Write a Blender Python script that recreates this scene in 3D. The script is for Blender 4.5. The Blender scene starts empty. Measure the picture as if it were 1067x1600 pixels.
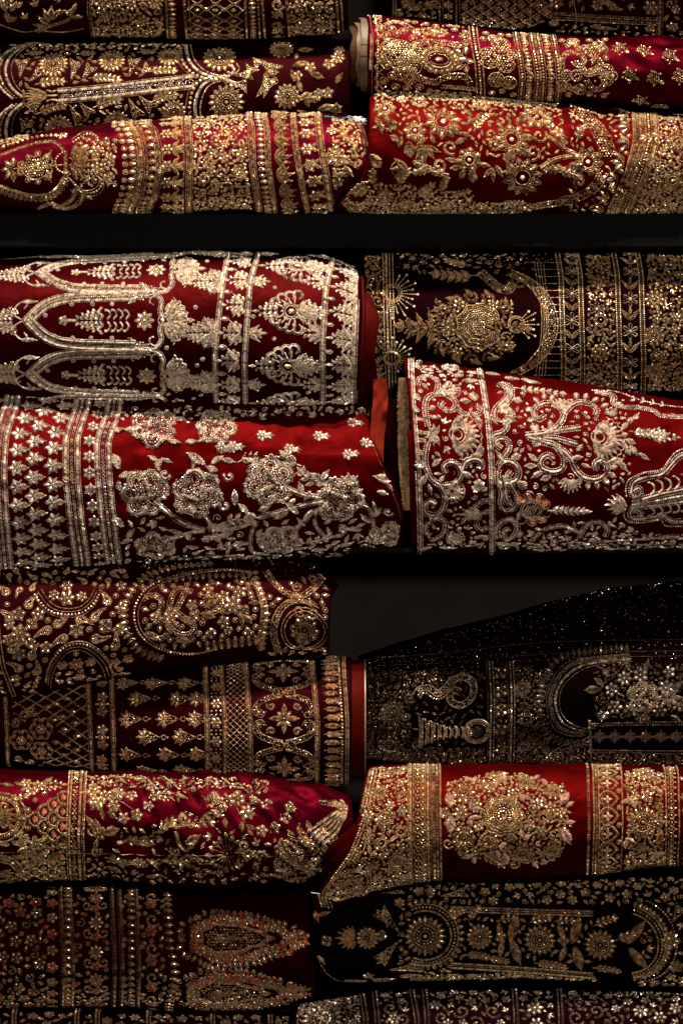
import bpy, math, random
import numpy as np
from mathutils import Vector

random.seed(7)
RNG = np.random.default_rng(7)
PI = math.pi
scene = bpy.context.scene
COL = scene.collection

# ------------------------------------------------------------------ camera
DCAM = 6.0                       # metres from the camera to the front of the stacks
CX, CY = 533.5, 800.0            # the point the camera looks at, in millimetres from the upper left of the view
ZOFF = 1.0
cam_d = bpy.data.cameras.new('camera')
cam = bpy.data.objects.new('camera', cam_d)
COL.objects.link(cam)
cam.location = (0, -DCAM, ZOFF)
cam.rotation_euler = (PI / 2, 0, 0)
cam_d.sensor_fit = 'VERTICAL'
cam_d.sensor_height = 36
cam_d.lens = 36 * DCAM / 1.6
cam_d.clip_end = 100
scene.camera = cam

# ------------------------------------------------------------------ light
w = bpy.data.worlds.new('World')
scene.world = w
w.use_nodes = True
bgn = w.node_tree.nodes['Background']
bgn.inputs[0].default_value = (1.0, 0.86, 0.72, 1)
bgn.inputs[1].default_value = WORLD_STR = 0.012


def lamp(name, kind, loc, target, energy, color, **kw):
    d = bpy.data.lights.new(name, kind)
    d.energy = energy
    d.color = color
    for k, v in kw.items():
        setattr(d, k, v)
    o = bpy.data.objects.new(name, d)
    COL.objects.link(o)
    o.location = loc
    o.rotation_euler = (Vector(target) - Vector(loc)).to_track_quat('-Z', 'Y').to_euler()
    return o


# ceiling spots of the shop, above and in front of the shelves
lamp('ceiling_spot', 'SPOT', (-0.50, -1.05, ZOFF + 2.85), (-0.15, 0.0, ZOFF + 0.15), 480, (1.0, 0.88, 0.74),
     spot_size=math.radians(38), spot_blend=0.9, shadow_soft_size=0.04)
lamp('ceiling_spot', 'SPOT', (0.60, -1.10, ZOFF + 2.85), (0.2, 0.0, ZOFF + 0.1), 385, (1.0, 0.88, 0.74),
     spot_size=math.radians(38), spot_blend=0.9, shadow_soft_size=0.04)
lamp('front_fill', 'AREA', (0.5, -4.6, ZOFF + .7), (0, 0, ZOFF - .1), 72, (1.0, 0.84, 0.68), size=0.35)  # added frontal fill, lifts the grey wall and lower halves of the rolls

scene.view_settings.view_transform = 'Standard'
scene.view_settings.look = 'None'
scene.view_settings.exposure = 0.12
scene.view_settings.gamma = 1
scene.cycles.max_bounces = 5
scene.cycles.diffuse_bounces = 2
scene.cycles.glossy_bounces = 3
scene.cycles.sample_clamp_indirect = 4
scene.cycles.use_adaptive_sampling = True
scene.cycles.adaptive_threshold = 0.02


# ------------------------------------------------------------------ materials
def newmat(name):
    m = bpy.data.materials.new(name)
    m.use_nodes = True
    nt = m.node_tree
    return m, nt, nt.nodes['Principled BSDF']


def ramp(nt, stops):
    n = nt.nodes.new('ShaderNodeValToRGB')
    els = n.color_ramp.elements
    els[0].position, els[0].color = stops[0][0], (*stops[0][1], 1)
    els[1].position, els[1].color = stops[-1][0], (*stops[-1][1], 1)
    for p, c in stops[1:-1]:
        e = els.new(p)
        e.color = (*c, 1)
    return n


def metal_mat(name, dark, mid, bright, metallic=0.62, r0=0.28, r1=0.55):
    """metal thread: every single stitch has its own tone and polish"""
    m, nt, b = newmat(name)
    g = nt.nodes.new('ShaderNodeNewGeometry')
    rp = ramp(nt, [(0, tuple(c * .5 for c in dark)), (0.26, tuple(c * .68 for c in mid)), (0.6, mid), (1, bright)])
    nt.links.new(g.outputs['Random Per Island'], rp.inputs[0])
    nt.links.new(rp.outputs[0], b.inputs['Base Color'])
    b.inputs['Metallic'].default_value = metallic
    mr = nt.nodes.new('ShaderNodeMapRange')
    nt.links.new(g.outputs['Random Per Island'], mr.inputs[0])
    mr.inputs[3].default_value = r1
    mr.inputs[4].default_value = r0
    nt.links.new(mr.outputs[0], b.inputs['Roughness'])
    return m


def cloth_mat(name, col, sheen=0.3, rough=0.6, satin=0.0, alt=None, mottle=0.45, metal=.6):
    m, nt, b = newmat(name)
    tc = nt.nodes.new('ShaderNodeTexCoord')
    n1 = nt.nodes.new('ShaderNodeTexNoise')
    n1.inputs['Scale'].default_value = 24
    n1.inputs['Detail'].default_value = 4
    nt.links.new(tc.outputs['Object'], n1.inputs['Vector'])
    alt = alt or tuple(c * (1 - mottle) for c in col)
    rp = ramp(nt, [(0.3, alt), (0.7, col)])
    nt.links.new(n1.outputs[0], rp.inputs[0])
    nt.links.new(rp.outputs[0], b.inputs['Base Color'])
    b.inputs['Roughness'].default_value = rough
    b.inputs['Metallic'].default_value = metal
    b.inputs['Sheen Weight'].default_value = sheen
    b.inputs['Sheen Roughness'].default_value = 0.35
    b.inputs['Sheen Tint'].default_value = (*[min(1, c * 2.2 + 0.02) for c in col], 1)
    b.inputs['Specular IOR Level'].default_value = 0.25 + satin
    b.inputs['Specular Tint'].default_value = (.8, .8 * col[1] / col[0] + .01, .8 * col[2] / col[0] + .01, 1)
    # pile and small crumples
    n2 = nt.nodes.new('ShaderNodeTexNoise')
    n2.inputs['Scale'].default_value = 900
    n2.inputs['Detail'].default_value = 2
    mp = nt.nodes.new('ShaderNodeMapping')
    mp.inputs['Scale'].default_value = (1, 1, 0.35)
    nt.links.new(tc.outputs['Object'], mp.inputs[0])
    nt.links.new(mp.outputs[0], n2.inputs['Vector'])
    n3 = nt.nodes.new('ShaderNodeTexNoise')
    n3.inputs['Scale'].default_value = 42
    n3.inputs['Detail'].default_value = 2
    n3.inputs['Distortion'].default_value = 0.6
    nt.links.new(tc.outputs['Object'], n3.inputs['Vector'])
    b1 = nt.nodes.new('ShaderNodeBump')
    b1.inputs['Strength'].default_value = 0.4
    b1.inputs['Distance'].default_value = 0.0008
    nt.links.new(n2.outputs[0], b1.inputs['Height'])
    b2 = nt.nodes.new('ShaderNodeBump')
    b2.inputs['Strength'].default_value = 0.35
    b2.inputs['Distance'].default_value = 0.004
    nt.links.new(n3.outputs[0], b2.inputs['Height'])
    nt.links.new(b1.outputs[0], b2.inputs['Normal'])
    nt.links.new(b2.outputs[0], b.inputs['Normal'])
    return m


GOLD = metal_mat('gold_zari', (0.26, 0.16, 0.07), (0.74, 0.52, 0.28), (1.0, 0.84, 0.58))
GOLD2 = metal_mat('antique_gold_zari', (0.15, 0.08, 0.035), (0.44, 0.285, 0.15), (0.82, 0.6, 0.37))
GOLD_BEAD = metal_mat('gold_bead', (0.6, 0.38, 0.17), (0.96, 0.7, 0.38), (1.0, 0.9, 0.66), 0.85, 0.22, 0.42)
OLIVE = metal_mat('olive_crystal', (0.2, 0.12, 0.03), (0.62, 0.39, 0.19), (0.92, 0.68, 0.38), 0.75, 0.2, 0.4)
SILVER = metal_mat('champagne_silver_zari', (0.40, 0.31, 0.24), (0.95, 0.81, 0.67), (1.0, 0.95, 0.88))
SILVER2 = metal_mat('warm_silver_zari', (0.24, 0.16, 0.11), (0.62, 0.49, 0.37), (0.95, 0.84, 0.7))
COPPER = metal_mat('copper_gold_zari', (0.2, 0.11, 0.06), (0.66, 0.42, 0.25), (0.95, 0.7, 0.47))
COPPER_BEAD = metal_mat('copper_gold_bead', (0.6, 0.36, 0.2), (0.95, 0.66, 0.42), (1.0, 0.86, 0.66), 0.85, 0.22, 0.42)
PEARL = metal_mat('pearl_bead', (0.6, 0.4, 0.25), (0.85, 0.68, 0.5), (1.0, 0.9, 0.78), 0.3, 0.2, 0.35)
PINK = metal_mat('pale_pink_silk', (0.6, 0.3, 0.2), (0.8, 0.5, 0.38), (0.95, 0.7, 0.55), 0.15, 0.35, 0.5)
BLUSH = metal_mat('blush_floss', (.5, .36, .28), (.8, .62, .5), (.95, .82, .72), .3, .3, .5)
ORANGE = metal_mat('coral_silk', (0.75, 0.24, 0.1), (0.92, 0.38, 0.19), (0.97, 0.5, 0.3), 0.1, 0.4, 0.5)
REDSTONE = metal_mat('red_stone', (0.3, 0.02, 0.01), (0.55, 0.05, 0.03), (0.8, 0.15, 0.08), 0.2, 0.15, 0.3)
DULL = metal_mat('dark_silver_zari', (0.14, 0.10, 0.08), (0.5, 0.4, 0.32), (0.85, 0.73, 0.62), 0.85, 0.2, 0.5)
BLACKISH = metal_mat('blackened_zari', (0.05, 0.03, 0.02), (0.2, 0.13, 0.08), (0.55, 0.4, 0.25), 0.85, 0.25, 0.5)


# ------------------------------------------------------------------ noise
_lat = RNG.random((256, 256))


def vnoise(x, y):
    x = np.asarray(x, float); y = np.asarray(y, float)
    xi = np.floor(x).astype(int); yi = np.floor(y).astype(int)
    fx = x - xi; fy = y - yi
    fx = fx * fx * (3 - 2 * fx); fy = fy * fy * (3 - 2 * fy)
    a = _lat[xi & 255, yi & 255]; b = _lat[(xi + 1) & 255, yi & 255]
    c = _lat[xi & 255, (yi + 1) & 255]; d = _lat[(xi + 1) & 255, (yi + 1) & 255]
    return (a * (1 - fx) + b * fx) * (1 - fy) + (c * (1 - fx) + d * fx) * fy - 0.5


def fold_noise(x, y):
    """sharp creases like those of gathered cloth"""
    return 1 - 2 * np.abs(vnoise(x, y) + 0.5 * vnoise(x * 2.1 + 7, y * 2.1)) * 1.6


# ------------------------------------------------------------------ meshes
def raw_mesh(name, verts, tris, mats, midx=None, smooth=False):
    me = bpy.data.meshes.new(name)
    nv, nf = len(verts), len(tris)
    k = tris.shape[1]
    me.vertices.add(nv)
    me.vertices.foreach_set('co', np.ascontiguousarray(verts, dtype=np.float32).ravel())
    me.loops.add(nf * k)
    me.loops.foreach_set('vertex_index', np.ascontiguousarray(tris, dtype=np.int32).ravel())
    me.polygons.add(nf)
    me.polygons.foreach_set('loop_start', np.arange(0, nf * k, k, dtype=np.int32))
    me.polygons.foreach_set('use_smooth', np.full(nf, smooth, dtype=bool))
    for m in mats:
        me.materials.append(m)
    if midx is not None:
        me.polygons.foreach_set('material_index', np.ascontiguousarray(midx, dtype=np.int32))
    me.update(calc_edges=True)
    return me


def link(name, me, parent=None):
    o = bpy.data.objects.new(name, me)
    COL.objects.link(o)
    if parent is not None:
        o.parent = parent
    return o


def grid_mesh(name, P, mats, smooth=True):
    """P: (n, m, 3) grid of points"""
    n, m = P.shape[:2]
    i = np.arange(n * m).reshape(n, m)
    q = np.stack([i[:-1, :-1], i[:-1, 1:], i[1:, 1:], i[1:, :-1]], -1).reshape(-1, 4)
    return raw_mesh(name, P.reshape(-1, 3), q, mats, None, smooth)


def hexring(r, h, n=6, ph=0):
    a = np.arange(n) * 2 * PI / n + ph
    return np.stack([r * np.cos(a), r * np.sin(a), np.full(n, h)], 1)


def _bead():
    v = np.vstack([hexring(1, -.1), hexring(.74, .68, 6, .3), [[0, 0, 1]]])
    t = []
    for i in range(6):
        j = (i + 1) % 6
        t += [(i, j, 6 + i), (j, 6 + j, 6 + i), (6 + i, 6 + j, 12)]
    return v, np.array(t)


def _grain():
    v = np.array([(-1, 0, 0), (-.5, -1, 0), (.5, -1, 0), (1, 0, 0), (.5, 1, 0), (-.5, 1, 0), (-.45, 0, 1), (.45, 0, 1)], float)
    v[:6, 2] = -.15
    return v, np.array([(0, 1, 6), (1, 2, 7), (1, 7, 6), (2, 3, 7), (3, 4, 7), (4, 5, 6), (4, 6, 7), (5, 0, 6)])


def _ring():
    n = 7
    v = np.vstack([hexring(1, -.1, n), hexring(.76, 1, n), hexring(.5, -.1, n)])
    t = []
    for i in range(n):
        j = (i + 1) % n
        t += [(i, j, n + j), (i, n + j, n + i), (n + i, n + j, 2 * n + j), (n + i, 2 * n + j, 2 * n + i)]
    return v, np.array(t)


def _sequin():
    v = np.vstack([hexring(1, 0), hexring(.85, 1), [[0, 0, .7]]])
    t = []
    for i in range(6):
        j = (i + 1) % 6
        t += [(i, j, 6 + i), (j, 6 + j, 6 + i), (6 + i, 6 + j, 12)]
    return v, np.array(t)


TPL = [_bead(), _grain(), _ring(), _sequin()]
BEAD, GRAIN, RING, SEQ = 0, 1, 2, 3


# ------------------------------------------------------------------ stitches
def arclen(p):
    return np.concatenate([[0], np.cumsum(np.abs(np.diff(p)))])


def resample(p, step):
    p = np.asarray(p, complex)
    s = arclen(p)
    n = max(2, int(round(s[-1] / step)) + 1)
    t = np.linspace(0, s[-1], n)
    q = np.interp(t, s, p.real) + 1j * np.interp(t, s, p.imag)
    d = np.gradient(q)
    return q, np.angle(d)


def spline(pts, n=10, closed=False):
    p = np.array([complex(*q) if isinstance(q, tuple) else q for q in pts], complex)
    if closed:
        p = np.concatenate([p[-1:], p, p[:2]])
    else:
        p = np.concatenate([[2 * p[0] - p[1]], p, [2 * p[-1] - p[-2]]])
    out = []
    for i in range(1, len(p) - 2):
        t = np.linspace(0, 1, n, endpoint=False)
        a, b, c, d = p[i - 1], p[i], p[i + 1], p[i + 2]
        out.append(0.5 * ((2 * b) + (-a + c) * t + (2 * a - 5 * b + 4 * c - d) * t ** 2 + (-a + 3 * b - 3 * c + d) * t ** 3))
    out.append(p[-2:-1])
    return np.concatenate(out)


def offset(path, d):
    g = np.gradient(path)
    return path + 1j * g / np.maximum(np.abs(g), 1e-9) * d


class Pen:
    """collects stitches in millimetres on the unrolled cloth"""

    def __init__(s):
        s.rows = []
        s.a, s.b, s.f = 1 + 0j, 0j, False

    def at(s, z, ang=0.0, flip=False):
        p = Pen.__new__(Pen)
        p.rows = s.rows
        z = complex(z)
        p.b = s.a * (z.conjugate() if s.f else z) + s.b
        r = complex(math.cos(ang), math.sin(ang))
        p.a = s.a * (r.conjugate() if s.f else r)
        p.f = s.f != flip
        return p

    def add(s, z, ang, hl, hw, h, kind, mat, lift=0.0):
        z = np.atleast_1d(np.asarray(z, complex))
        n = len(z)
        ang = np.broadcast_to(np.asarray(ang, float), n)
        if s.f:
            z = z.conjugate(); ang = -ang
        z = s.a * z + s.b
        ang = ang + np.angle(s.a)
        o = np.empty((n, 9))
        o[:, 0] = z.real; o[:, 1] = z.imag; o[:, 2] = ang
        o[:, 3] = hl; o[:, 4] = hw; o[:, 5] = h; o[:, 6] = kind; o[:, 7] = mat; o[:, 8] = lift
        s.rows.append(o)

    # ---- elementary stitches
    def cord(s, path, w=2.6, mat=0, h=None, twist=0.6, lift=0):
        q, t = resample(path, 0.72 * w)
        s.add(q, t + twist, 0.85 * w, 0.42 * w, h or 0.78 * w, GRAIN, mat, lift)

    def thread(s, path, w=1.5, mat=0, lift=0):
        q, t = resample(path, 1.9 * w)
        s.add(q, t, 1.15 * w, 0.5 * w, 0.95 * w, GRAIN, mat, lift)

    def beads(s, path, d=3.4, mat=2, gap=1.08, kind=BEAD):
        q, t = resample(path, d * gap)
        s.add(q, t, d / 2, d / 2, d * .5 if kind == BEAD else d * .25, kind, mat)

    def chain(s, path, d=5, mat=0):
        q, t = resample(path, d * 1.0)
        s.add(q, t, d / 2, d / 2, d * .3, RING, mat)

    def dot(s, z, d=4, mat=2, ring=False):
        s.add(z, 0, d / 2, d / 2, d * .5, BEAD, mat)
        if ring:
            s.circle(z, d / 2 + 1.1, 1.3)

    def circle(s, z, r, w=1.6, mat=0, a0=0, a1=2 * PI, cord=True):
        a = np.linspace(a0, a1, max(7, int(abs(a1 - a0) * r / 1.5)))
        p = z + r * np.exp(1j * a)
        (s.cord if cord else s.thread)(p, w, mat)

    def stone(s, z, ang, L, W, mat=2, h=None):
        """oval or tear-shaped stone; z is its base"""
        e = complex(math.cos(ang), math.sin(ang))
        s.add(z + e * L / 2, ang, L / 2, W / 2, h or min(L, W) * .42, BEAD, mat)

    def satin(s, z, ang, L, W, mat=0, n=None, pad=1.0):
        """padded satin stitch lobe: stitches lie side by side across it"""
        n = n or max(3, int(L / 1.9))
        t = (np.arange(n) + .5) / n
        wd = W * np.sin(PI * t ** .75) ** .8
        e = complex(math.cos(ang), math.sin(ang))
        s.add(z + e * L * t, ang + PI / 2 - .35, np.maximum(wd * .55, .8), 1.05, 1.0 + pad * wd * .13, GRAIN, mat)

    # ---- small figures
    def tear(s, z, ang, L=9, W=5, mat=2, out=0, w=1.3):
        s.stone(z + .12 * L * complex(math.cos(ang), math.sin(ang)), ang, L * .76, W * .62, mat)
        if out is not None:
            t = np.linspace(0, 1, 8)
            y = W / 2 * np.sin(PI * t ** .72)
            p = np.concatenate([L * t + 1j * y, (L * t - 1j * y)[::-1]])
            s.at(z, ang).thread(p, w, out)

    def leaf(s, z, ang, L=16, W=7, mat=0, out=0, bend=0.0, w=1.5, rib=True):
        t = np.linspace(0, 1, max(6, int(L / 2)))
        y = W / 2 * np.sin(PI * t ** .8)
        c = 1j * bend * L * np.sin(PI * t * .5) ** 2
        q = s.at(z, ang)
        if W > 6.5:      # feathered leaf: slanting stitches stand free along a midrib
            n = max(4, int(L / 3.1))
            tt = (np.arange(n) + .4) / n
            yy = W / 2 * np.sin(PI * (.08 + .9 * tt) ** .8)
            cc = 1j * bend * L * np.sin(PI * tt * .5) ** 2
            for sg in (1, -1):
                q.add(L * tt * .88 + yy * .35 + 1j * sg * yy * .58 + cc, sg * .85, np.maximum(yy * .72, 1.2), 1.25, 2.6 + W * .06, GRAIN, mat)
                q.add(L * tt * .88 + L / n * .5 + yy * .4 + 1j * sg * yy * .5 + cc, sg * .85, np.maximum(yy * .5, 1.0), .8, 1.8, GRAIN, out if out != mat else 1)
            q.cord(L * t * .96 + c, 2.1, mat)
            return
        q.thread(L * t + 1j * y + c, w, out)
        q.thread(L * t - 1j * y + c, w, out)
        n = max(3, int(L / 2.3))
        tt = (np.arange(n) + .6) / (n + .4)
        yy = W / 2 * np.sin(PI * tt ** .8)
        cc = 1j * bend * L * np.sin(PI * tt * .5) ** 2
        if W > 4.5:
            for sg in (1, -1):
                q.add(L * tt + 1j * sg * yy * .5 + cc, sg * .9, np.maximum(yy * .66, .9), 1.2, 2.2 + W * .08, GRAIN, mat)
        else:
            q.add(L * tt + cc, .5, 1.8, 1.3, 2.0, GRAIN, mat)

    def leaf3(s, z, ang, L=14, mat=0, stone=2):
        for d, k in ((0, 1), (.75, .72), (-.75, .72)):
            s.tear(z, ang + d, L * k, L * .42 * k, stone, mat)

    def flower(s, z, R=10, n=6, mat=0, stone=2, ph=0., core=None, style='stone'):
        for i in range(n):
            a = ph + 2 * PI * i / n
            e = complex(math.cos(a), math.sin(a))
            W = 2 * PI * R * .62 / n * .98
            if style == 'stone':
                s.tear(z + e * R * .28, a, R * .74, W, stone, mat)
            elif style == 'bead':
                s.dot(z + e * R * .66, W * .62, stone)
                s.circle(z + e * R * .66, W * .5, 1.3, mat)
            elif style == 'satin':
                s.satin(z + e * R * .22, a, R * .78, W * .8, mat)
            else:
                s.leaf(z + e * R * .2, a, R * .82, W, mat)
        s.dot(z, max(3, R * .34), stone if core is None else core)
        if R > 12:
            s.circle(z, R * .25, 1.5, mat)

    def rosette(s, z, R=20, n=12, mat=0, stone=2, core=2, edge=True):
        ch = s
        k = 2 * PI / n
        for i in range(n):
            a = i * k
            e = complex(math.cos(a), math.sin(a))
            ch.tear(z + e * R * .56, a, R * .42, R * .8 * k * .62 * 1.35, stone, mat)
            ch.add(z + e * R * .5, a + .4, 1.6, 1.1, 1.8, GRAIN, mat)
        ch.circle(z, R * .52, 1.9, mat)
        if R > 13:
            ch.beads(z + R * .38 * np.exp(1j * np.linspace(0, 2 * PI, 24)), max(2.4, R * .15), stone)
            ch.circle(z, R * .24, 1.5, mat)
        ch.dot(z, max(3.2, R * .26), core)

    def carnation(s, z, R=20, ang=0., mat=0, stone=2, stamens=True, dens=1.0):
        """ragged bloom: scalloped lobes packed with knots"""
        n = 6
        s.cluster(z + R * .62 * np.exp(1j * np.linspace(0, 2 * PI, 14)[:-1]), 3.5, (1, mat, stone), jit=.5)
        for i in range(n):
            a = ang + PI * .27 + (2 * PI - PI * .4) * i / (n - 1)
            c = z + R * .6 * complex(math.cos(a), math.sin(a))
            r = R * RNG.uniform(.36, .44)
            t = np.linspace(-1.9, 1.9, 30) + a
            s.thread(c + r * np.exp(1j * t) * (1 + .09 * np.cos(11 * (t - a))), 1.5, mat)
            q, tt = resample(c + r * .82 * np.exp(1j * t), 2.7)
            s.add(q, tt + PI / 2 + .25, r * .2, 1.25, 3.0, GRAIN, mat)
            s.beads(c + r * .52 * np.exp(1j * t), 3.5, mat)
            q, tt = resample(c + r * .28 * np.exp(1j * t), 2.7)
            s.add(q, tt + PI / 2, 2, 1.2, 2.6, GRAIN, stone)
        if stamens:
            for d in (2.55, -2.4):
                s.at(z + np.exp(1j * (ang)) * R * .3, ang + d).satin(0, 0, R * .9, 8, mat, pad=4.2)

    def butti(s, z, ang, S=10, mat=0, stone=2, tip=True):
        for d in (-1.9, -.0, 1.9):
            a = ang + PI + d * .62
            s.tear(z, a, S * .62, S * .42, stone, mat)
        if tip:
            s.leaf(z, ang, S * .95, S * .5, mat, mat)
            s.tear(z, ang + .95, S * .6, S * .32, mat, mat)
            s.tear(z, ang - .95, S * .6, S * .32, mat, mat)

    def scroll(s, z, ang=0., R=12, turns=1.25, hand=1, w=2.4, mat=0, tail=0, twin=True, bulb=True):
        """spiral ending in a bulb, opening into a tail along ang"""
        t = np.linspace(0, 1, 40)
        a = hand * (turns * 2 * PI) * (1 - t)
        r = R * (.16 + .84 * t)
        p = -1j * hand * r * np.exp(-1j * a)
        if tail:
            p = np.concatenate([p, p[-1] + np.linspace(2, tail, 8) * np.exp(1j * hand * .05 * np.linspace(0, 1, 8))])
        q = s.at(z, ang)
        q.cord(p, w, mat)
        if twin:
            q.thread(offset(p, hand * -w * .95), 1.3, mat)
        if bulb:
            q.dot(p[0], w * 1.5, mat)

    def fan(s, z, ang, R=20, n=9, spread=1.25, mat=0, stone=2, r0=.25, rim=True, core=True):
        for i in range(n):
            a = ang + spread * (2 * i / (n - 1) - 1)
            k = 1 - .16 * abs(2 * i / (n - 1) - 1)
            e = complex(math.cos(a), math.sin(a))
            s.leaf(z + e * R * r0, a, R * (1 - r0) * k, 2 * R * spread / n * .98, mat, mat)
            if rim:
                s.dot(z + e * R * (k + .03), 3, stone)
        if core:
            s.circle(z, R * r0 * .8, 1.6, mat)
            s.dot(z, max(3, R * .18), stone)

    def palmette(s, z, ang, L=30, W=24, mat=0, stone=2):
        """pointed tuft of tears narrowing to a tip, like a small cypress"""
        n = max(3, int(L / 6.5))
        q = s.at(z, ang)
        for i in range(n):
            t = i / n
            ww = W * .5 * (1 - t) ** .8 * (.55 + .9 * min(1, t * 3 + .3)) * .78
            m = max(1, int(ww / 3.4))
            x = L * t
            for sg in (1, -1):
                for j in range(m):
                    yy = (j + .5) / m * ww
                    q.tear(x + 1j * sg * yy - yy * .25, sg * (.25 + .75 * (j + 1) / m), 6.6, 3.9, stone if (i + j) % 2 else mat, mat, w=1.2)
        q.leaf(L * .86, 0, L * .2 + 3, 4, mat, mat)

    def sprig(s, path, n=5, L=10, W=5, mat=0, stone=2, w=2.0, end=True, kind='tear', spread=.8):
        q, t = resample(path, arclen(path)[-1] / max(1, n * 1.0))
        s.cord(path, w, mat)
        for i in range(1, len(q)):
            k = 1 - .25 * i / len(q)
            for sg in (1, -1):
                if kind == 'tear':
                    s.tear(q[i], t[i] + sg * spread, L * k, W * k, stone, mat)
                elif kind == 'leaf':
                    s.leaf(q[i], t[i] + sg * spread, L * k, W * k, mat, mat)
                else:
                    s.dot(q[i] + np.exp(1j * (t[i] + sg * 1.2)) * L * .5 * k, W * .8, stone)
        if end:
            (s.tear if kind != 'leaf' else s.leaf)(q[-1], t[-1], L, W)

    def paisley(s, z, ang, L=40, hand=1, mat=0, stone=2, w=2.2):
        a = np.linspace(0, 2 * PI, 40)
        r = L * .28
        body = r * np.exp(1j * a)
        tip = (L * .72) * np.maximum(0, np.cos(a)) ** 5 * np.exp(1j * hand * .75 * np.maximum(0, np.cos(a)))
        p = body + tip
        q = s.at(z, ang)
        q.cord(p, w, mat)
        q.thread(p * .8, 1.3, mat)
        q.beads(p * .62, 2.8, stone)
        q.flower(0, L * .13, 5, mat, stone)

    def cluster(s, poly, d=4.2, mats=(0, 2), kinds=(BEAD, GRAIN), jit=.3, keep=.95):
        poly = np.asarray(poly, complex)
        x0, x1, y0, y1 = poly.real.min(), poly.real.max(), poly.imag.min(), poly.imag.max()
        xs = np.arange(x0, x1, d)
        ys = np.arange(y0, y1, d * .87)
        X, Y = np.meshgrid(xs, ys)
        X = X + (np.arange(len(ys))[:, None] % 2) * d / 2
        z = (X + 1j * Y).ravel() + jit * d * (RNG.random(X.size) - .5 + 1j * (RNG.random(X.size) - .5))
        z = z[inside(z, poly) & (RNG.random(z.size) < keep)]
        if len(z):
            n = len(z)
            k = RNG.choice(kinds, n); m = RNG.choice(mats, n)
            o = np.where(k == BEAD, .44, .56) * d
            s.add(z, RNG.random(n) * 6.3, o, np.where(k == BEAD, .44, .32) * d, .4 * d, k, m)

    def net(s, poly, sp=9, w=1.4, mat=0, knot=2, ang=.78, both=True):
        poly = np.asarray(poly, complex)
        c = poly.mean()
        ext = np.abs(poly - c).max()
        for a in ((ang, PI - ang) if both else (ang,)):
            e = complex(math.cos(a), math.sin(a)); nrm = e * 1j
            for k in np.arange(-int(ext / sp) - 1, int(ext / sp) + 2):
                t = np.arange(-ext, ext, 1.9 * w)
                p = c + nrm * k * sp + e * t
                p = p[inside(p, poly)]
                if len(p) > 1:
                    s.add(p, a, 1.15 * w, .5 * w, .75 * w, GRAIN, mat)
        if knot is not None:
            e1 = complex(math.cos(ang), math.sin(ang)); e2 = complex(-math.cos(ang), math.sin(ang))
            # crossings of the two families of lines
            n = int(ext / sp) + 2
            K, J = np.meshgrid(np.arange(-n, n + 1), np.arange(-n, n + 1))
            s2 = math.sin(2 * ang)
            z = c + (e1 * (J * sp / s2) + e2 * (-K * sp / s2)).ravel()
            z = z[inside(z, poly)]
            if len(z):
                s.add(z, 0, 1.6, 1.6, 2.0, BEAD, knot)


def inside(z, poly):
    poly = np.asarray(poly, complex)
    c = np.zeros(len(z), bool)
    for a, b in zip(poly, np.roll(poly, -1)):
        if a.imag == b.imag:
            continue
        hit = (a.imag > z.imag) != (b.imag > z.imag)
        xx = (b.real - a.real) * (z.imag - a.imag) / (b.imag - a.imag) + a.real
        c ^= hit & (z.real < xx)
    return c


STATS = {'tris': 0}


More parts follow.
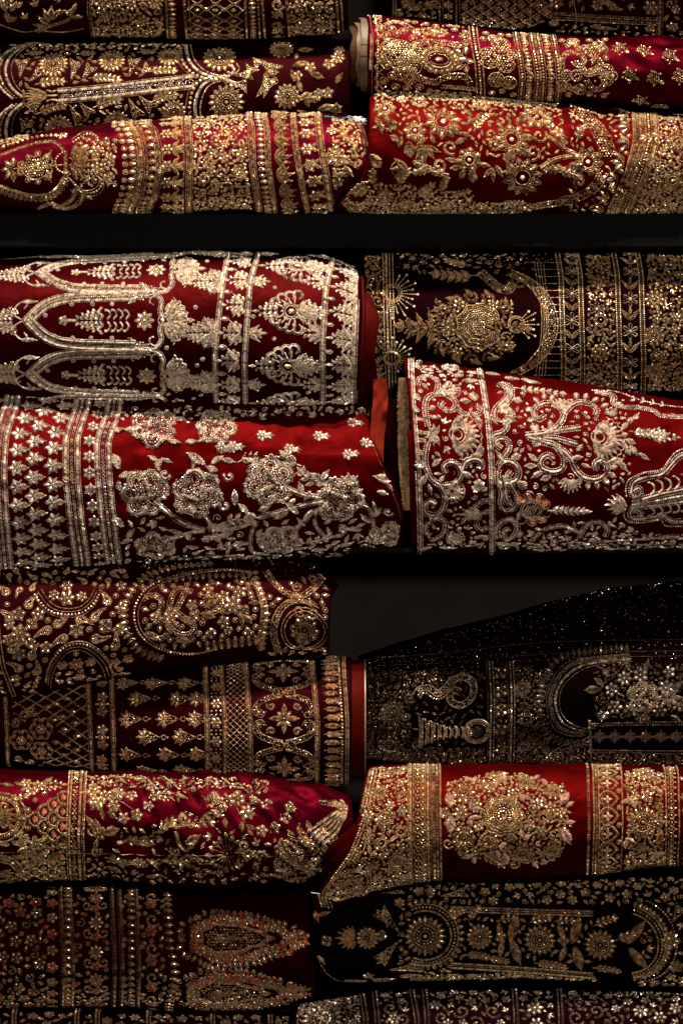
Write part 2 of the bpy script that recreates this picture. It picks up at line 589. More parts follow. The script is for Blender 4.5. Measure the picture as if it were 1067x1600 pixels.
# ------------------------------------------------------------------ a roll of cloth
class Roll:
    def __init__(s, name, label, top, bot, x0=-150, x1=1230, front=0.0, mats=None, cloth=None, flat=1.0,
                 left_end=None, right_end=None, wr=(), seed=0, group='embroidered cloth rolls stacked on the shelves'):
        s.name, s.front, s.flat, s.x0, s.x1, s.wr, s.seed = name, front, flat, x0, x1, wr, seed
        s.mats = mats or [GOLD, GOLD2, GOLD_BEAD, PINK]
        g = np.linspace(-260, 1340, 401)
        def smooth(pts):
            y = np.interp(g, [p[0] for p in pts], [p[1] for p in pts])
            k = np.hanning(9); k /= k.sum()
            yp = np.concatenate([np.full(4, y[0]), y, np.full(4, y[-1])])
            return np.convolve(yp, k, 'valid')
        s.g, s.gt, s.gb = g, smooth(top), smooth(bot)
        s.le, s.re = left_end, right_end      # [(theta_deg, extra millimetres)]
        rm = np.median((s.gb - s.gt)[(g > max(0, x0)) & (g < min(1067, x1))]) / 2
        s.rm = rm
        s.axis = front + rm * flat / 1000
        s.k = 1 + s.axis / DCAM
        s.root = bpy.data.objects.new(name, None)
        COL.objects.link(s.root)
        xm = (max(0, x0) + min(1067, x1)) / 2
        s.root.location = s.S(np.array([xm]), np.array([-PI / 2]))[0]
        s.root['label'] = label
        s.root['category'] = 'fabric roll'
        s.root['group'] = group
        s.root.empty_display_size = .05
        s.org = np.array(s.root.location)
        s.occ = {}
        s.cloth = cloth
        s.body()

    def cr(s, u):
        t = np.interp(u, s.g, s.gt); b = np.interp(u, s.g, s.gb)
        return (t + b) / 2, (b - t) / 2

    def ends(s, th):
        d = np.degrees(th)
        a = np.full(np.shape(th), float(s.x0)); b = np.full(np.shape(th), float(s.x1))
        if s.le: a = s.x0 + np.interp(d, [p[0] for p in s.le], [p[1] for p in s.le])
        if s.re: b = s.x1 + np.interp(d, [p[0] for p in s.re], [p[1] for p in s.re])
        return a, b

    def D(s, u, th):
        o = np.zeros(np.broadcast(u, th).shape)
        v = th * s.rm
        for kind, amp, su, sv, *sk in s.wr:
            skew = sk[0] if sk else 0
            x = (u + skew * v) / su + s.seed * 3.7 + 50; y = v / sv + s.seed * 1.3 + 50
            m = 1.0
            if len(sk) > 1:      # only between these millimetres along the roll
                lo, hi = sk[1]
                m = np.clip((u - lo) / 25, 0, 1) * np.clip((hi - u) / 25, 0, 1)
            o = o + amp * m * (vnoise(x, y) * 2 if kind == 'n' else fold_noise(x, y))
        return o

    def S(s, u, th):
        c, r = s.cr(u)
        sn, cs = np.sin(th), np.cos(th)
        d = s.D(u, th)
        f = s.flat
        py = c - (r + d) * sn
        dep = s.front * 1000 + s.rm * f - (r + d) * f * cs
        return np.stack([(u - CX) / 1000 * s.k, dep / 1000, (CY - py) / 1000 * s.k + ZOFF], -1)

    def inv(s, px, py):
        """point of the picture plane -> (distance along, angle around)"""
        px = np.asarray(px, float); py = np.asarray(py, float)
        u, yy = px.copy(), py.copy()
        for _ in range(7):
            c, r = s.cr(u)
            th = np.arcsin(np.clip((c - yy) / r, -.995, .995))
            P = s.S(u, th)
            q = DCAM / (DCAM + P[..., 1])
            ex = CX + P[..., 0] * 1000 * q - px
            ey = CY - (P[..., 2] - ZOFF) * 1000 * q - py
            u = u - ex; yy = yy - ey
        c, r = s.cr(u)
        return u, np.arcsin(np.clip((c - yy) / r, -.995, .995))

    def body(s):
        nu = int((s.x1 - s.x0) / 7) + 2
        nv = 84
        th = np.linspace(-PI, PI, nv)
        t = np.linspace(0, 1, nu)
        a, b = s.ends(th)
        U = a[None, :] + t[:, None] * (b - a)[None, :]
        TH = np.broadcast_to(th[None, :], U.shape)
        P = s.S(U, TH) - s.org
        # the open end folds inwards
        def lip(end):
            rows = []
            for k, (ins, sh) in enumerate(((3, .985), (1, .955), (-10, .9), (-40, .82), (-41, .5), (-42, .05))):
                uu = (a if end == 0 else b) + (-(ins) if end == 0 else ins)
                c, r = s.cr(uu)
                Q = s.S(uu, th)
                C = s.S(uu, th * 0)
                ctr = C.copy()
                ctr[:, 1] = (s.front * 1000 + s.rm * s.flat) / 1000
                rows.append(ctr + (Q - ctr) * sh - s.org)
            return np.array(rows)
        L = lip(0)[::-1]; R = lip(1)
        P = np.concatenate([L, P, R], 0)
        me = grid_mesh('cloth', P, [s.cloth], True)
        s.clothob = link('cloth', me, s.root)
        STATS['tris'] += len(me.polygons) * 2

    def layers(s, end='right', mat=None, turns=4, proud=4, name='inner_layer'):
        """the coiled cloth seen in the open end"""
        me_m = mat or s.cloth
        for k in range(turns):
            th = np.linspace(-PI, PI, 49)
            f = .9 - .16 * k
            e = (s.x1 if end == 'right' else s.x0)
            sg = 1 if end == 'right' else -1
            a, b = s.ends(th)
            e = b if end == 'right' else a
            rows = []
            for du, g in ((-45, f), (proud - 3 * k, f), (proud - 3 * k, f - .03), (-45, f - .03)):
                uu = e + sg * du
                Q = s.S(uu, th + .3 * k)
                ctr = s.S(uu, th * 0)
                ctr[:, 1] = (s.front * 1000 + s.rm * s.flat) / 1000
                rows.append(ctr + (Q - ctr) * (g + .02 * np.sin(th * 2 + k))[:, None] - s.org)
            me = grid_mesh(name, np.array(rows), [me_m], True)
            link(name, me, s.root)
            STATS['tris'] += len(me.polygons) * 2

    # ---- stitch placing
    def emit(s, name, pen, u0, th0, parent=None, stuff=False, mark=True):
        if not pen.rows:
            return None
        A = np.vstack(pen.rows)
        R0 = s.cr(np.array([u0]))[1][0]
        U = u0 + A[:, 0]
        TH = th0 + A[:, 1] / R0
        a, b = s.ends(TH)
        ok = (U > a + 1) & (U < b - 1) & (np.abs(TH) < 1.62) & (U > -75) & (U < 1142)
        if ok.sum() < 4:
            return None
        A, U, TH = A[ok], U[ok], TH[ok]
        if mark:
            s.mark(U, TH)
        e = .6
        P = s.S(U, TH)
        Tu = s.S(U + e, TH) - s.S(U - e, TH)
        Tv = s.S(U, TH + e / s.rm) - s.S(U, TH - e / s.rm)
        Tu /= np.linalg.norm(Tu, axis=1)[:, None]
        N = np.cross(Tu, Tv); N /= np.linalg.norm(N, axis=1)[:, None]
        n = len(A)
        N = N + .12 * RNG.normal(size=(n, 1)) * Tu + .12 * RNG.normal(size=(n, 1)) * np.cross(N, Tu)
        N /= np.linalg.norm(N, axis=1)[:, None]
        Tv = np.cross(N, Tu); Tv /= np.linalg.norm(Tv, axis=1)[:, None]
        Tu = np.cross(Tv, N)
        ca, sa = np.cos(A[:, 2])[:, None], np.sin(A[:, 2])[:, None]
        X = Tu * ca + Tv * sa
        Y = -Tu * sa + Tv * ca
        V, F, MI = [], [], []
        base = 0
        jit = 1 + .18 * (RNG.random((n, 3)) - .5)
        for kind in range(4):
            m = A[:, 6] == kind
            c = int(m.sum())
            if not c:
                continue
            tv, tf = TPL[kind]
            h = (A[m, 5] * jit[m, 2])[:, None, None]
            v = P[m][:, None, :] + (X[m][:, None, :] * (tv[None, :, 0:1] * (A[m, 3] * jit[m, 0])[:, None, None])
                                    + Y[m][:, None, :] * (tv[None, :, 1:2] * (A[m, 4] * jit[m, 1])[:, None, None])
                                    + N[m][:, None, :] * (tv[None, :, 2:3] * h + A[m, 8][:, None, None])) / 1000
            V.append((v - s.org).reshape(-1, 3))
            f = tf[None] + (np.arange(c) * len(tv))[:, None, None] + base
            F.append(f.reshape(-1, 3))
            MI.append(np.repeat(A[m, 7].astype(int), len(tf)))
            base += c * len(tv)
        V = np.vstack(V); F = np.vstack(F); MI = np.concatenate(MI)
        me = raw_mesh(name, V, F, s.mats, MI, False)
        STATS['tris'] += len(F)
        o = link(name, me, parent or s.root)
        if stuff:
            o['kind'] = 'stuff'
        return o

    def mark(s, U, TH):
        a = np.round(U / 4).astype(int); b = np.round(TH * s.rm / 4).astype(int)
        for k in zip(a.tolist(), b.tolist()):
            s.occ[k] = 1

    def free(s, u, th, r, tol=.06):
        a0, b0 = u / 4, th * s.rm / 4
        k = int(r / 4) + 1
        hit = tot = 0
        for i in range(-k, k + 1):
            for j in range(-k, k + 1):
                if (i * i + j * j) * 16 <= r * r:
                    tot += 1
                    hit += s.occ.get((round(a0) + i, round(b0) + j), 0)
        return hit <= tol * tot

    def draw(s, name, px, py, fn, parent=None, ang=0., flip=False, **kw):
        """a figure whose middle lies at (px, py)"""
        u, th = s.inv([px], [py])
        p = Pen()
        fn(p.at(0, ang, flip))
        return s.emit(name, p, u[0], th[0], parent, **kw)

    def at_uv(s, name, u, th, fn, parent=None, ang=0., flip=False, **kw):
        p = Pen()
        fn(p.at(0, ang, flip))
        return s.emit(name, p, u, th, parent, **kw)

    def ip(s, pts, u0, closed=False, sm=True, n=8):
        """outline given as seen -> millimetres on the unrolled cloth about (u0, 0)"""
        pts = np.array(pts, float)
        if sm:
            q = spline([complex(*p) for p in pts], n, closed)
            pts = np.stack([q.real, q.imag], 1)
        u, th = s.inv(pts[:, 0], pts[:, 1])
        R0 = s.cr(np.array([u0]))[1][0]
        return (u - u0) + 1j * th * R0

    def line(s, name, pts, fn, parent=None, closed=False, sm=True, **kw):
        """fn(pen, path) along an outline given as seen"""
        u0 = float(np.mean([p[0] for p in pts]))
        path = s.ip(pts, u0, closed, sm)
        p = Pen()
        fn(p, path)
        return s.emit(name, p, u0, 0.0, parent, **kw)

    def guide(s, pts):
        pts = np.array(sorted(pts, key=lambda p: -p[1]), float)
        q = np.array([np.linspace(pts[i], pts[i + 1], 6) for i in range(len(pts) - 1)]).reshape(-1, 2)
        u, th = s.inv(q[:, 0], q[:, 1])
        o = np.argsort(th)
        th, u = th[o], u[o]
        tg = np.linspace(-1.9, 1.9, 90)
        ug = np.interp(tg, th, u)
        k = np.hanning(9); k /= k.sum()
        ug = np.convolve(np.concatenate([np.full(4, ug[0]), ug, np.full(4, ug[-1])]), k, 'valid')
        return tg, ug

    def band(s, pts, items, parent=None):
        """rows of trimming running round the roll; items = (offset mm, kind, size[, material])"""
        tg, ug = s.guide(pts)
        u0 = float(ug.mean())
        R0 = s.cr(np.array([u0]))[1][0]
        for it in items:
            off, kind, size = it[:3]
            mat = it[3] if len(it) > 3 else 0
            path = (ug + off - u0) + 1j * tg * R0
            p = Pen()
            if kind == 'cord':
                p.cord(path, size, mat); nm = 'border_cord'
            elif kind == 'rope':       # plump padded cord
                q, t = resample(path, 1.9)
                p.add(q, t + 1.15, size * .55, 1.15, size * .42, GRAIN, mat); nm = 'border_cord'
            elif kind == 'thread':
                p.thread(path, size, mat); nm = 'border_thread'
            elif kind == 'beads':
                p.beads(path, size, mat); nm = 'bead_row'
            elif kind == 'chain':
                p.chain(path, size, mat); nm = 'ring_row'
            elif kind == 'ovals':
                q, t = resample(path, size * .8)
                for z in q: p.tear(z - size * .5, 0, size, size * .55, 2 if mat == 0 else mat, 0)
                nm = 'oval_stone_row'
            elif kind == 'rungs':
                q, t = resample(path, 2.6)
                p.add(q, 0.25, size / 2, .9, 1.5, GRAIN, mat); nm = 'stitched_braid'
            elif kind == 'chev':
                q, t = resample(path, 3.0)
                p.add(q - size * .25, .7, size * .36, .9, 1.6, GRAIN, mat)
                p.add(q + size * .25, -.7, size * .36, .9, 1.6, GRAIN, mat); nm = 'chevron_braid'
            elif kind == 'wave':
                q, t = resample(path, 1.2)
                q = q + size * .5 * np.sin(q.imag / size * 2.2)
                p.cord(q, 1.9, mat); nm = 'wavy_cord'
            elif kind == 'net':
                lo = path - size / 2; hi = path + size / 2
                p.net(np.concatenate([lo, hi[::-1]]), 7, 1.5, mat, 2); nm = 'lattice_band'
            elif kind == 'fill':
                lo = path - size / 2; hi = path + size / 2
                p.cluster(np.concatenate([lo, hi[::-1]]), 4.4, (mat, 1, 2)); nm = 'bead_band'
            s.emit(nm, p, u0, 0.0, parent)

    def row(s, pts, off, step, fn, name, parent=None, phase=0., lim=1.6, **kw):
        """the same figure again and again round the roll"""
        tg, ug = s.guide(pts)
        R = s.cr(np.array([ug.mean()]))[1][0]
        k = 0
        th = -lim + phase / R
        while th < lim:
            u = float(np.interp(th, tg, ug)) + off
            p = Pen()
            fn(p, k)
            s.emit(name, p, u, th, parent, **kw)
            th += step / R
            k += 1

    def fill(s, poly, kinds, gap=3, tries=600, seed=0, stuff_name=None, names=('embroidered_leaf',)):
        """small figures scattered into what is left free in an outlined area of the cloth (poly as seen)
        kinds = [(radius, weight, name, fn(pen, rng))]"""
        rg = random.Random(seed * 31 + s.seed)
        u0 = float(np.mean([p[0] for p in poly]))
        u, th = s.inv([p[0] for p in poly], [p[1] for p in poly])
        R0 = s.rm
        P = u + 1j * th * R0
        x0, x1, y0, y1 = P.real.min(), P.real.max(), P.imag.min(), P.imag.max()
        kinds = sorted(kinds, key=lambda k: -k[0])
        mid = float((x0 + x1) / 2)
        Rm = s.cr(np.array([mid]))[1][0]
        tiny = Pen()                     # pieces too small to pick apart stay one part
        for rad, nt, name, fn in kinds:
            for _ in range(int(nt * (x1 - x0) * (y1 - y0) / (rad * rad) * .9) + 1):
                z = complex(rg.uniform(x0, x1), rg.uniform(y0, y1))
                if not inside(np.array([z]), P)[0]:
                    continue
                t = z.imag / R0
                if abs(t) > 1.7 or not s.free(z.real, t, rad + gap, .04):
                    continue
                if rad < 3.8:
                    c = complex(z.real - mid, t * Rm)
                    a = rg.uniform(0, 6.28)
                    fn(tiny.at(c, a), rg)
                    s.mark(z.real + np.linspace(-rad, rad, 3), t + np.zeros(3))
                    s.mark(z.real + np.zeros(3), t + np.linspace(-rad, rad, 3) / R0)
                    continue
                p = Pen()
                fn(p.at(0, rg.uniform(0, 6.28)), rg)
                s.emit(name, p, z.real, t)
        s.emit('scattered_petals', tiny, mid, 0.0, stuff=True, mark=False)

    def sprinkle(s, poly, d, n, mat=2, name='scattered_beads', seed=0, clear=3, ring=False):
        """many single beads on the bare cloth, too many to count"""
        rg = random.Random(seed * 17 + s.seed + 5)
        u, th = s.inv([p[0] for p in poly], [p[1] for p in poly])
        P = u + 1j * th * s.rm
        u0 = float(u.mean())
        R0 = s.cr(np.array([u0]))[1][0]
        pen = Pen()
        for _ in range(n):
            z = complex(rg.uniform(P.real.min(), P.real.max()), rg.uniform(P.imag.min(), P.imag.max()))
            if inside(np.array([z]), P)[0] and s.free(z.real, z.imag / s.rm, clear, 0):
                s.mark(np.array([z.real]), np.array([z.imag / s.rm]))
                pen.dot(complex(z.real - u0, z.imag / s.rm * R0), d * rg.uniform(.8, 1.15), mat, ring)
        return s.emit(name, pen, u0, 0.0, stuff=True, mark=False)

# ------------------------------------------------------------------ shelves and back wall
def slab(name, x0, x1, z0, z1, y0, y1, mat, bev=.002):
    """board given by its extent as seen (millimetres) and its depth (metres)"""
    k = 1 + y0 / DCAM
    X0, X1 = (x0 - CX) / 1000 * k, (x1 - CX) / 1000 * k
    Z1, Z0 = (CY - z0) / 1000 * k + ZOFF, (CY - z1) / 1000 * k + ZOFF
    import bmesh
    bm = bmesh.new()
    bmesh.ops.create_cube(bm, size=1)
    for v in bm.verts:
        v.co = ((v.co.x) * (X1 - X0), (v.co.y) * (y1 - y0), (v.co.z) * (Z1 - Z0))
    if bev:
        bmesh.ops.bevel(bm, geom=bm.edges[:], offset=bev, segments=2, affect='EDGES')
    me = bpy.data.meshes.new(name)
    bm.to_mesh(me); bm.free()
    me.materials.append(mat)
    o = link(name, me)
    o.location = ((X0 + X1) / 2, (y0 + y1) / 2, (Z0 + Z1) / 2)
    o['kind'] = 'structure'
    return o


def paint(name, col, rough=.5):
    m, nt, b = newmat(name)
    tc = nt.nodes.new('ShaderNodeTexCoord')
    n = nt.nodes.new('ShaderNodeTexNoise'); n.inputs['Scale'].default_value = 9; n.inputs['Detail'].default_value = 6
    nt.links.new(tc.outputs['Object'], n.inputs['Vector'])
    rp = ramp(nt, [(0.3, tuple(c * .75 for c in col)), (.7, col)])
    nt.links.new(n.outputs[0], rp.inputs[0]); nt.links.new(rp.outputs[0], b.inputs['Base Color'])
    b.inputs['Roughness'].default_value = rough
    b.inputs['Specular IOR Level'].default_value = .08
    return m


M_SHELF = paint('black_laminate', (.0016, .0016, .0016), .7)
M_WALL = paint('dark_grey_panel', (.03, .024, .022), .8)
slab('back_wall', -400, 1500, -500, 2100, .42, .45, M_WALL, 0)
slab('overhead_shade_board', -400, 1500, -190, -160, -.02, .419, M_SHELF)  # unseen board, added to keep the spots off the upper wall and top rolls
slab('upper_shelf', -400, 1500, 334, 386, .055, .419, M_SHELF)
slab('middle_shelf', 546, 1500, 856, 864, .10, .419, M_SHELF)

# ------------------------------------------------------------------ cloths
C_RED = cloth_mat('scarlet_silk_velvet', (.075, .0008, .0009), sheen=.08, rough=.54, metal=.65)
C_DEEP = cloth_mat('deep_red_silk', (.034, .0005, .0008), sheen=.1, rough=.5, metal=.6)
C_CRIM = cloth_mat('crimson_satin', (.058, .0003, .0042), sheen=.08, rough=.48, metal=.7)
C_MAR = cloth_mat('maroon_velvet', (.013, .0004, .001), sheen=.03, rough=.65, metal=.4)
C_WINE = cloth_mat('dark_wine_velvet', (.015, .0003, .0012), sheen=.03, rough=.55, metal=.5)
C_BLK = cloth_mat('black_velvet', (.0025, .0008, .001), sheen=0, rough=.85, metal=0, satin=-.2)
C_PLUM = cloth_mat('black_plum_velvet', (.006, .0005, .0012), sheen=.01, rough=.75, metal=.2, satin=-.18)
C_LINING = cloth_mat('red_lining', (.055, .0025, .002), sheen=.1, rough=.6, metal=.1)
C_TAN = cloth_mat('brown_folded_cloth', (.045, .022, .011), sheen=.03, rough=.6, metal=.2)
TEAL = metal_mat('teal_thread', (.01, .2, .2), (.02, .35, .35), (.1, .6, .6), 0, .4, .6)
FLUFF = metal_mat('white_fluff', (.6, .6, .6), (.8, .8, .8), (.9, .9, .9), 0, .5, .8)
C_FELT = cloth_mat('brick_red_felt', (.2, .018, .008), sheen=.2, rough=.9, metal=0)

rolls = {}


def vine(r, pts, w=3.0, mat=0, name='embroidered_vine', twin=True, dots=False, parent=None, closed=False):
    def f(p, path):
        p.cord(path, w, mat)
        if dots:
            for sg in (1, -1): p.beads(offset(path, sg * (w * .6 + 1.9)), 2.2, mat, 1.45)
        elif twin:
            p.thread(offset(path, w * .95), 1.3, mat)
            p.thread(offset(path, -w * .95), 1.3, mat)
    return r.line(name, pts, f, parent=parent, closed=closed)


def small_kinds(scale=1.0, leaf=1.0, flower=1.0, curl=.6, mat=0, st=2):
    k = scale
    return [
        (11 * k, .5 * flower, 'embroidered_flower', lambda p, g: p.flower(0, 10 * k, g.choice((5, 6)), mat, st)),
        (9 * k, .7 * leaf, 'embroidered_sprig', lambda p, g: p.at(-6 * k).leaf3(0, 0, 15 * k, mat, st)),
        (7 * k, 1.0 * curl, 'embroidered_curl', lambda p, g: p.scroll(0, 0, 6 * k, 1.1, g.choice((1, -1)), 1.8, mat, twin=False)),
        (5 * k, 1.3 * leaf, 'embroidered_leaf', lambda p, g: p.at(-5 * k).leaf(0, 0, 10.5 * k, 5 * k, mat, mat)),
        (3.4 * k, 1.3, 'embroidered_petal', lambda p, g: p.at(-3.4 * k).tear(0, 0, 7 * k, 4.2 * k, st, mat)),
    ]


# ================================================================== LEFT, middle shelf: silver on dark red, pointed cartouches
def build_L4():
    r = rolls['L4'] = Roll('fabric_roll', 'dark red roll with silver pointed cartouches, just under the black shelf at left',
             [(-200, 410), (0, 406), (60, 402), (200, 399), (330, 396), (450, 396), (505, 399), (540, 409), (562, 424), (600, 430)],
             [(-200, 624), (0, 628), (100, 632), (250, 636), (400, 638), (500, 640), (555, 636), (570, 628), (600, 620)],
             x1=560, front=0, cloth=C_DEEP, mats=[SILVER, SILVER2, GOLD_BEAD, PINK], seed=4,
             wr=[('n', 2.0, 130, 60), ('n', .7, 25, 40)],
             right_end=[(-90, -2), (-20, -1), (20, 2), (60, 0), (90, -8)])
    # pointed cartouche with everything inside it
    def cart(k):
        th = math.radians(5 + 44 * k)
        du = 16 * max(0, k) + (2 if k < 0 else 0)
        u = 160 + du
        half = [(-112, 0), (-100, 14), (-84, 28), (-62, 38), (-30, 42.5), (10, 43.5), (50, 44.5), (72, 45)]
        up = spline([complex(*q) for q in half], 8)
        path = np.concatenate([up[::-1].conjugate()[:-1], up]) if False else np.concatenate([up.conjugate()[::-1][:-1], up])
        def outer(p):
            p.cord(path, 3.6, 0); p.thread(offset(path, 3.4), 1.4, 0)
            ins = offset(path, -5.2)
            p.beads(ins, 2.8, 1); p.thread(offset(path, -8), 1.6, 1); p.thread(offset(path, -3), 1.3, 0)
            i2 = offset(path, -10.5)[6:-6]
            p.cord(i2, 3.0, 0); p.thread(offset(i2, -3), 1.3, 0)
        fr = r.at_uv('cartouche', u, th, outer)
        r.at_uv('trefoil', u, th, lambda p: (p.at(-52).flower(0, 8, 5, 0, 2), p.leaf(-47, 0, 10, 4)), fr)
        def tuft(p):
            q = p.at(-40)
            q.palmette(40, PI, 38, 34, 0, 2)
            for s in (1, -1):
                q.cord(spline([44 + 2j * s, 46 + 8j * s, 41 + 13j * s, 45 + 20j * s]), 3.0, 0)
                q.thread(spline([47 + 2j * s, 49 + 8j * s, 44 + 13j * s, 48 + 20j * s]), 1.3, 0)
        r.at_uv('palmette', u, th, tuft, fr)
        def commas(p):
            for i in range(4):
                for s in (1, -1):
                    q = p.at(16 + 9.5 * i + 0j, 0, s < 0)
                    q.cord(spline([0 + 3j, 3.5 + 8j, 1 + 14j, -3 + 17j]), 3.2, 0)
                    q.dot(-4 + 15j, 3, 1)
        r.at_uv('chevron_leaves', u, th, commas, fr)
        r.at_uv('flower', u, th, lambda p: p.at(72).flower(0, 15, 8, 0, 2), fr)
        def scr(p):
            for s in (1, -1):
                q = p.at(0, 0, s < 0)
                sp = spline([58 + 42j, 74 + 45j, 90 + 41j, 98 + 29j, 96 + 14j, 100 + 3j], 8)
                q.cord(sp, 4.2, 0); q.thread(offset(sp, 3.6), 1.4, 0); q.thread(offset(sp, -3.6), 1.4, 0)
                q.cord(spline([97 + 28j, 92 + 38j, 82 + 36j, 80 + 28j, 85 + 25j]), 3, 0)
                poly = [52 + 44j, 76 + 46j, 80 + 37j, 70 + 32j, 58 + 30j, 46 + 24j, 50 + 33j]
                q.cluster(poly, 3.6, (0, 0, 1), jit=.2)
        r.at_uv('scroll_pair', u, th, scr, fr)
        def fn(p):
            q = p.at(100)
            q.fan(0, 0, 40, 9, 1.15, 0, 2, .22)
            for rr_ in (24, 31):
                for a in np.linspace(-1.05, 1.05, 10 + rr_ // 8):
                    q.tear(rr_ * np.exp(1j * a) * .92, a, 9, 4.6, 2, 0)
            q.cord(38 * np.exp(1j * np.linspace(-1.15, 1.15, 40)) * (1 + .05 * np.cos(np.linspace(-1.15, 1.15, 40) * 22)), 2.2, 0)
            q.leaf(36, 0, 12, 6)
        r.at_uv('fan_flower', u, th, fn, fr)
        # tuft and leaf scrolls on the outer side of the point
        def tail(p):
            q = p.at(-124)
            for s in (1, -1):
                w_ = q.at(0, 0, s < 0)
                w_.cord(spline([6 + 2j, -4 + 10j, -2 + 22j, 8 + 30j, 16 + 26j, 12 + 20j]), 3, 0)
                w_.leaf(8 + 30j, .2, 24, 7, 0, 0, -.15)
                w_.cluster([-8 + 8j, 2 + 12j, -2 + 26j, -12 + 22j], 4, (0, 2))
            q.palmette(-8, PI, 56, 38, 0, 2)
        r.at_uv('leafy_tail', u, th, tail)
        for x, y in ((-66, 30), (-66, -30), (-36, 28), (-36, -29), (-4, 29), (-4, -28), (24, 29), (24, -28), (-80, 12), (-80, -12)):
            pass
        r.at_uv('scattered_beads', u, th, lambda p: [p.dot(complex(x, y), 3.6, 1, True) for x, y in
            ((-66, 24), (-66, -24), (-40, 26), (-38, -27), (-8, 26), (-10, -27), (22, 26), (22, -27), (-80, 8), (104, 48), (150, 20), (150, -24))], stuff=True)
    for k in (-2, -1, 0, 1, 2):
        cart(k)
    r1 = [(356, 400), (347, 450), (339, 520), (336, 560), (338, 635)]
    r2 = [(403, 400), (391, 440), (385, 520), (382, 570), (384, 636)]
    r3 = [(520, 405), (509, 450), (504, 540), (505, 636)]
    r4 = [(556, 425), (557, 470), (554, 540), (551, 632)]
    for g, wd in ((r1, 6), (r2, 6), (r3, 6), (r4, 6)):
        r.band(g, [(0, 'rope', wd), (-3.9, 'thread', 1.5), (3.9, 'thread', 1.5)])
    r.band(r4, [(6, 'beads', 2.4, 1)])
    # facing tufts on the ruled lines
    r.row(r1, 21, 44, lambda p, k: (p.palmette(14, PI, 30, 34), [p.leaf(14, PI + a, 24, 6) for a in (-.9, .9)]), 'leafy_tuft', phase=8)
    r.row(r1, 11, 44, lambda p, k: p.tear(5, PI, 14, 7, 1, 0), 'small_petal', phase=30)
    r.row(r2, 5, 86, lambda p, k: (p.leaf(0, 0, 24, 9), p.leaf(0, .7, 20, 7), p.leaf(0, -.7, 20, 7), p.palmette(2, 0, 20, 18)), 'leafy_tuft', phase=12)
    r.row(r3, -6, 86, lambda p, k: (p.palmette(0, PI, 28, 30), [p.leaf(0, PI + a, 18, 6) for a in (-.8, .8)]), 'leafy_tuft', phase=12)
    r.row(r3, 30, 43, lambda p, k: (p.palmette(14, PI, 34, 38), [p.leaf(14, PI + a, 26, 6) for a in (-.95, .95)]), 'leafy_tuft', phase=6)
    r.row(r3, 10, 43, lambda p, k: p.tear(5, PI, 12, 6, 1, 0), 'small_petal', phase=27)
    # eye flowers
    def eye(p, k):
        p.stone(-6, 0, 14, 9, 2)
        p.circle(0, 9, 1.8); p.circle(0, 12, 1.5)
        for a in np.linspace(-PI, PI, 17)[:-1]:
            if abs(a) > .7:
                p.add(13.8 * np.exp(1j * a), a, 2.4, 1.2, 1.8, GRAIN, 0)
        for s in (1, -1):
            q = p.at(0, 0, s < 0)
            q.leaf(10, .95, 24, 9); q.leaf(13, 1.25, 20, 7); q.leaf(14, .35, 20, 8)
            for (cx_, cy_, a, hd) in ((-14, 21, 2.2, 1), (-2, 25, 1.7, 1), (10, 27, 1.3, 1), (-24, 13, 2.6, 1)):
                c = complex(cx_, cy_)
                q.cord(c + 6.5 * np.exp(1j * np.linspace(a - 2.4, a + 1.6, 14)), 3.2, 0)
                q.thread(c + 9.3 * np.exp(1j * np.linspace(a - 1.8, a + 1.4, 14)), 1.2, 0)
                q.cord(np.array([c * .55, c * .85 - 2]), 3.0, 0)
        p.palmette(-22, PI, 32, 32)
        p.palmette(22, 0, 30, 40)
        p.fan(14, 0, 30, 5, .5, core=False, rim=False)
    r.row(r2, 66, 86, eye, 'eye_flower', phase=47)
    r.row(r1, -22, 86, lambda p, k: (p.palmette(20, PI, 54, 44), [p.leaf(18, PI + a, 30, 7) for a in (-1, 1, -.5, .5)]), 'leafy_tuft', phase=12)
    for poly in ([(250, 400), (340, 400), (340, 640), (250, 640)], [(385, 400), (505, 405), (505, 640), (385, 640)]):
        r.sprinkle(poly, 4, 26, 1, ring=True, clear=6)
    # red piping and the lining that shows past the edge
    me_rows = []
    th = np.linspace(-1.5, 1.3, 50)
    for name, off, rad, mat in (('piping', 6, 2.6, C_LINING), ):
        a, b = r.ends(th)
        rows = []
        for j in range(9):
            al = 2 * PI * j / 8
            P = r.S(b + off + rad * math.cos(al) , th)
            C = r.S(b + off, th * 0); C[:, 1] = r.axis
            d = P - C; d /= np.linalg.norm(d, axis=1)[:, None]
            rows.append(P + d * rad * math.sin(al) / 1000 - d * .002 - r.org)
        link(name, grid_mesh(name, np.array(rows), [mat]), r.root)
    th = np.linspace(-1.62, .75, 60)
    a, b = r.ends(th)
    rows = []
    for off, sh in ((-30, .93), (6, .955), (16, .95), (24, .94), (28, .93), (28.5, .915), (24, .90), (-30, .88)):
        o2 = off * (1 - .35 * np.clip((th - .2) / .55, 0, 1)) if off > 6 else off
        P = r.S(b + o2 + (2.5 * np.sin(th * 5) if off > 6 else 0), th)
        C = r.S(b, th * 0); C[:, 1] = r.axis
        C[:, 0] = P[:, 0]
        f = sh + .012 * np.sin(th * 9 + off * .2)
        rows.append(C + (P - C) * f[:, None] - r.org)
    link('lining', grid_mesh('lining', np.array(rows), [C_LINING]), r.root)
    r.layers('right', C_MAR, 3, 0)


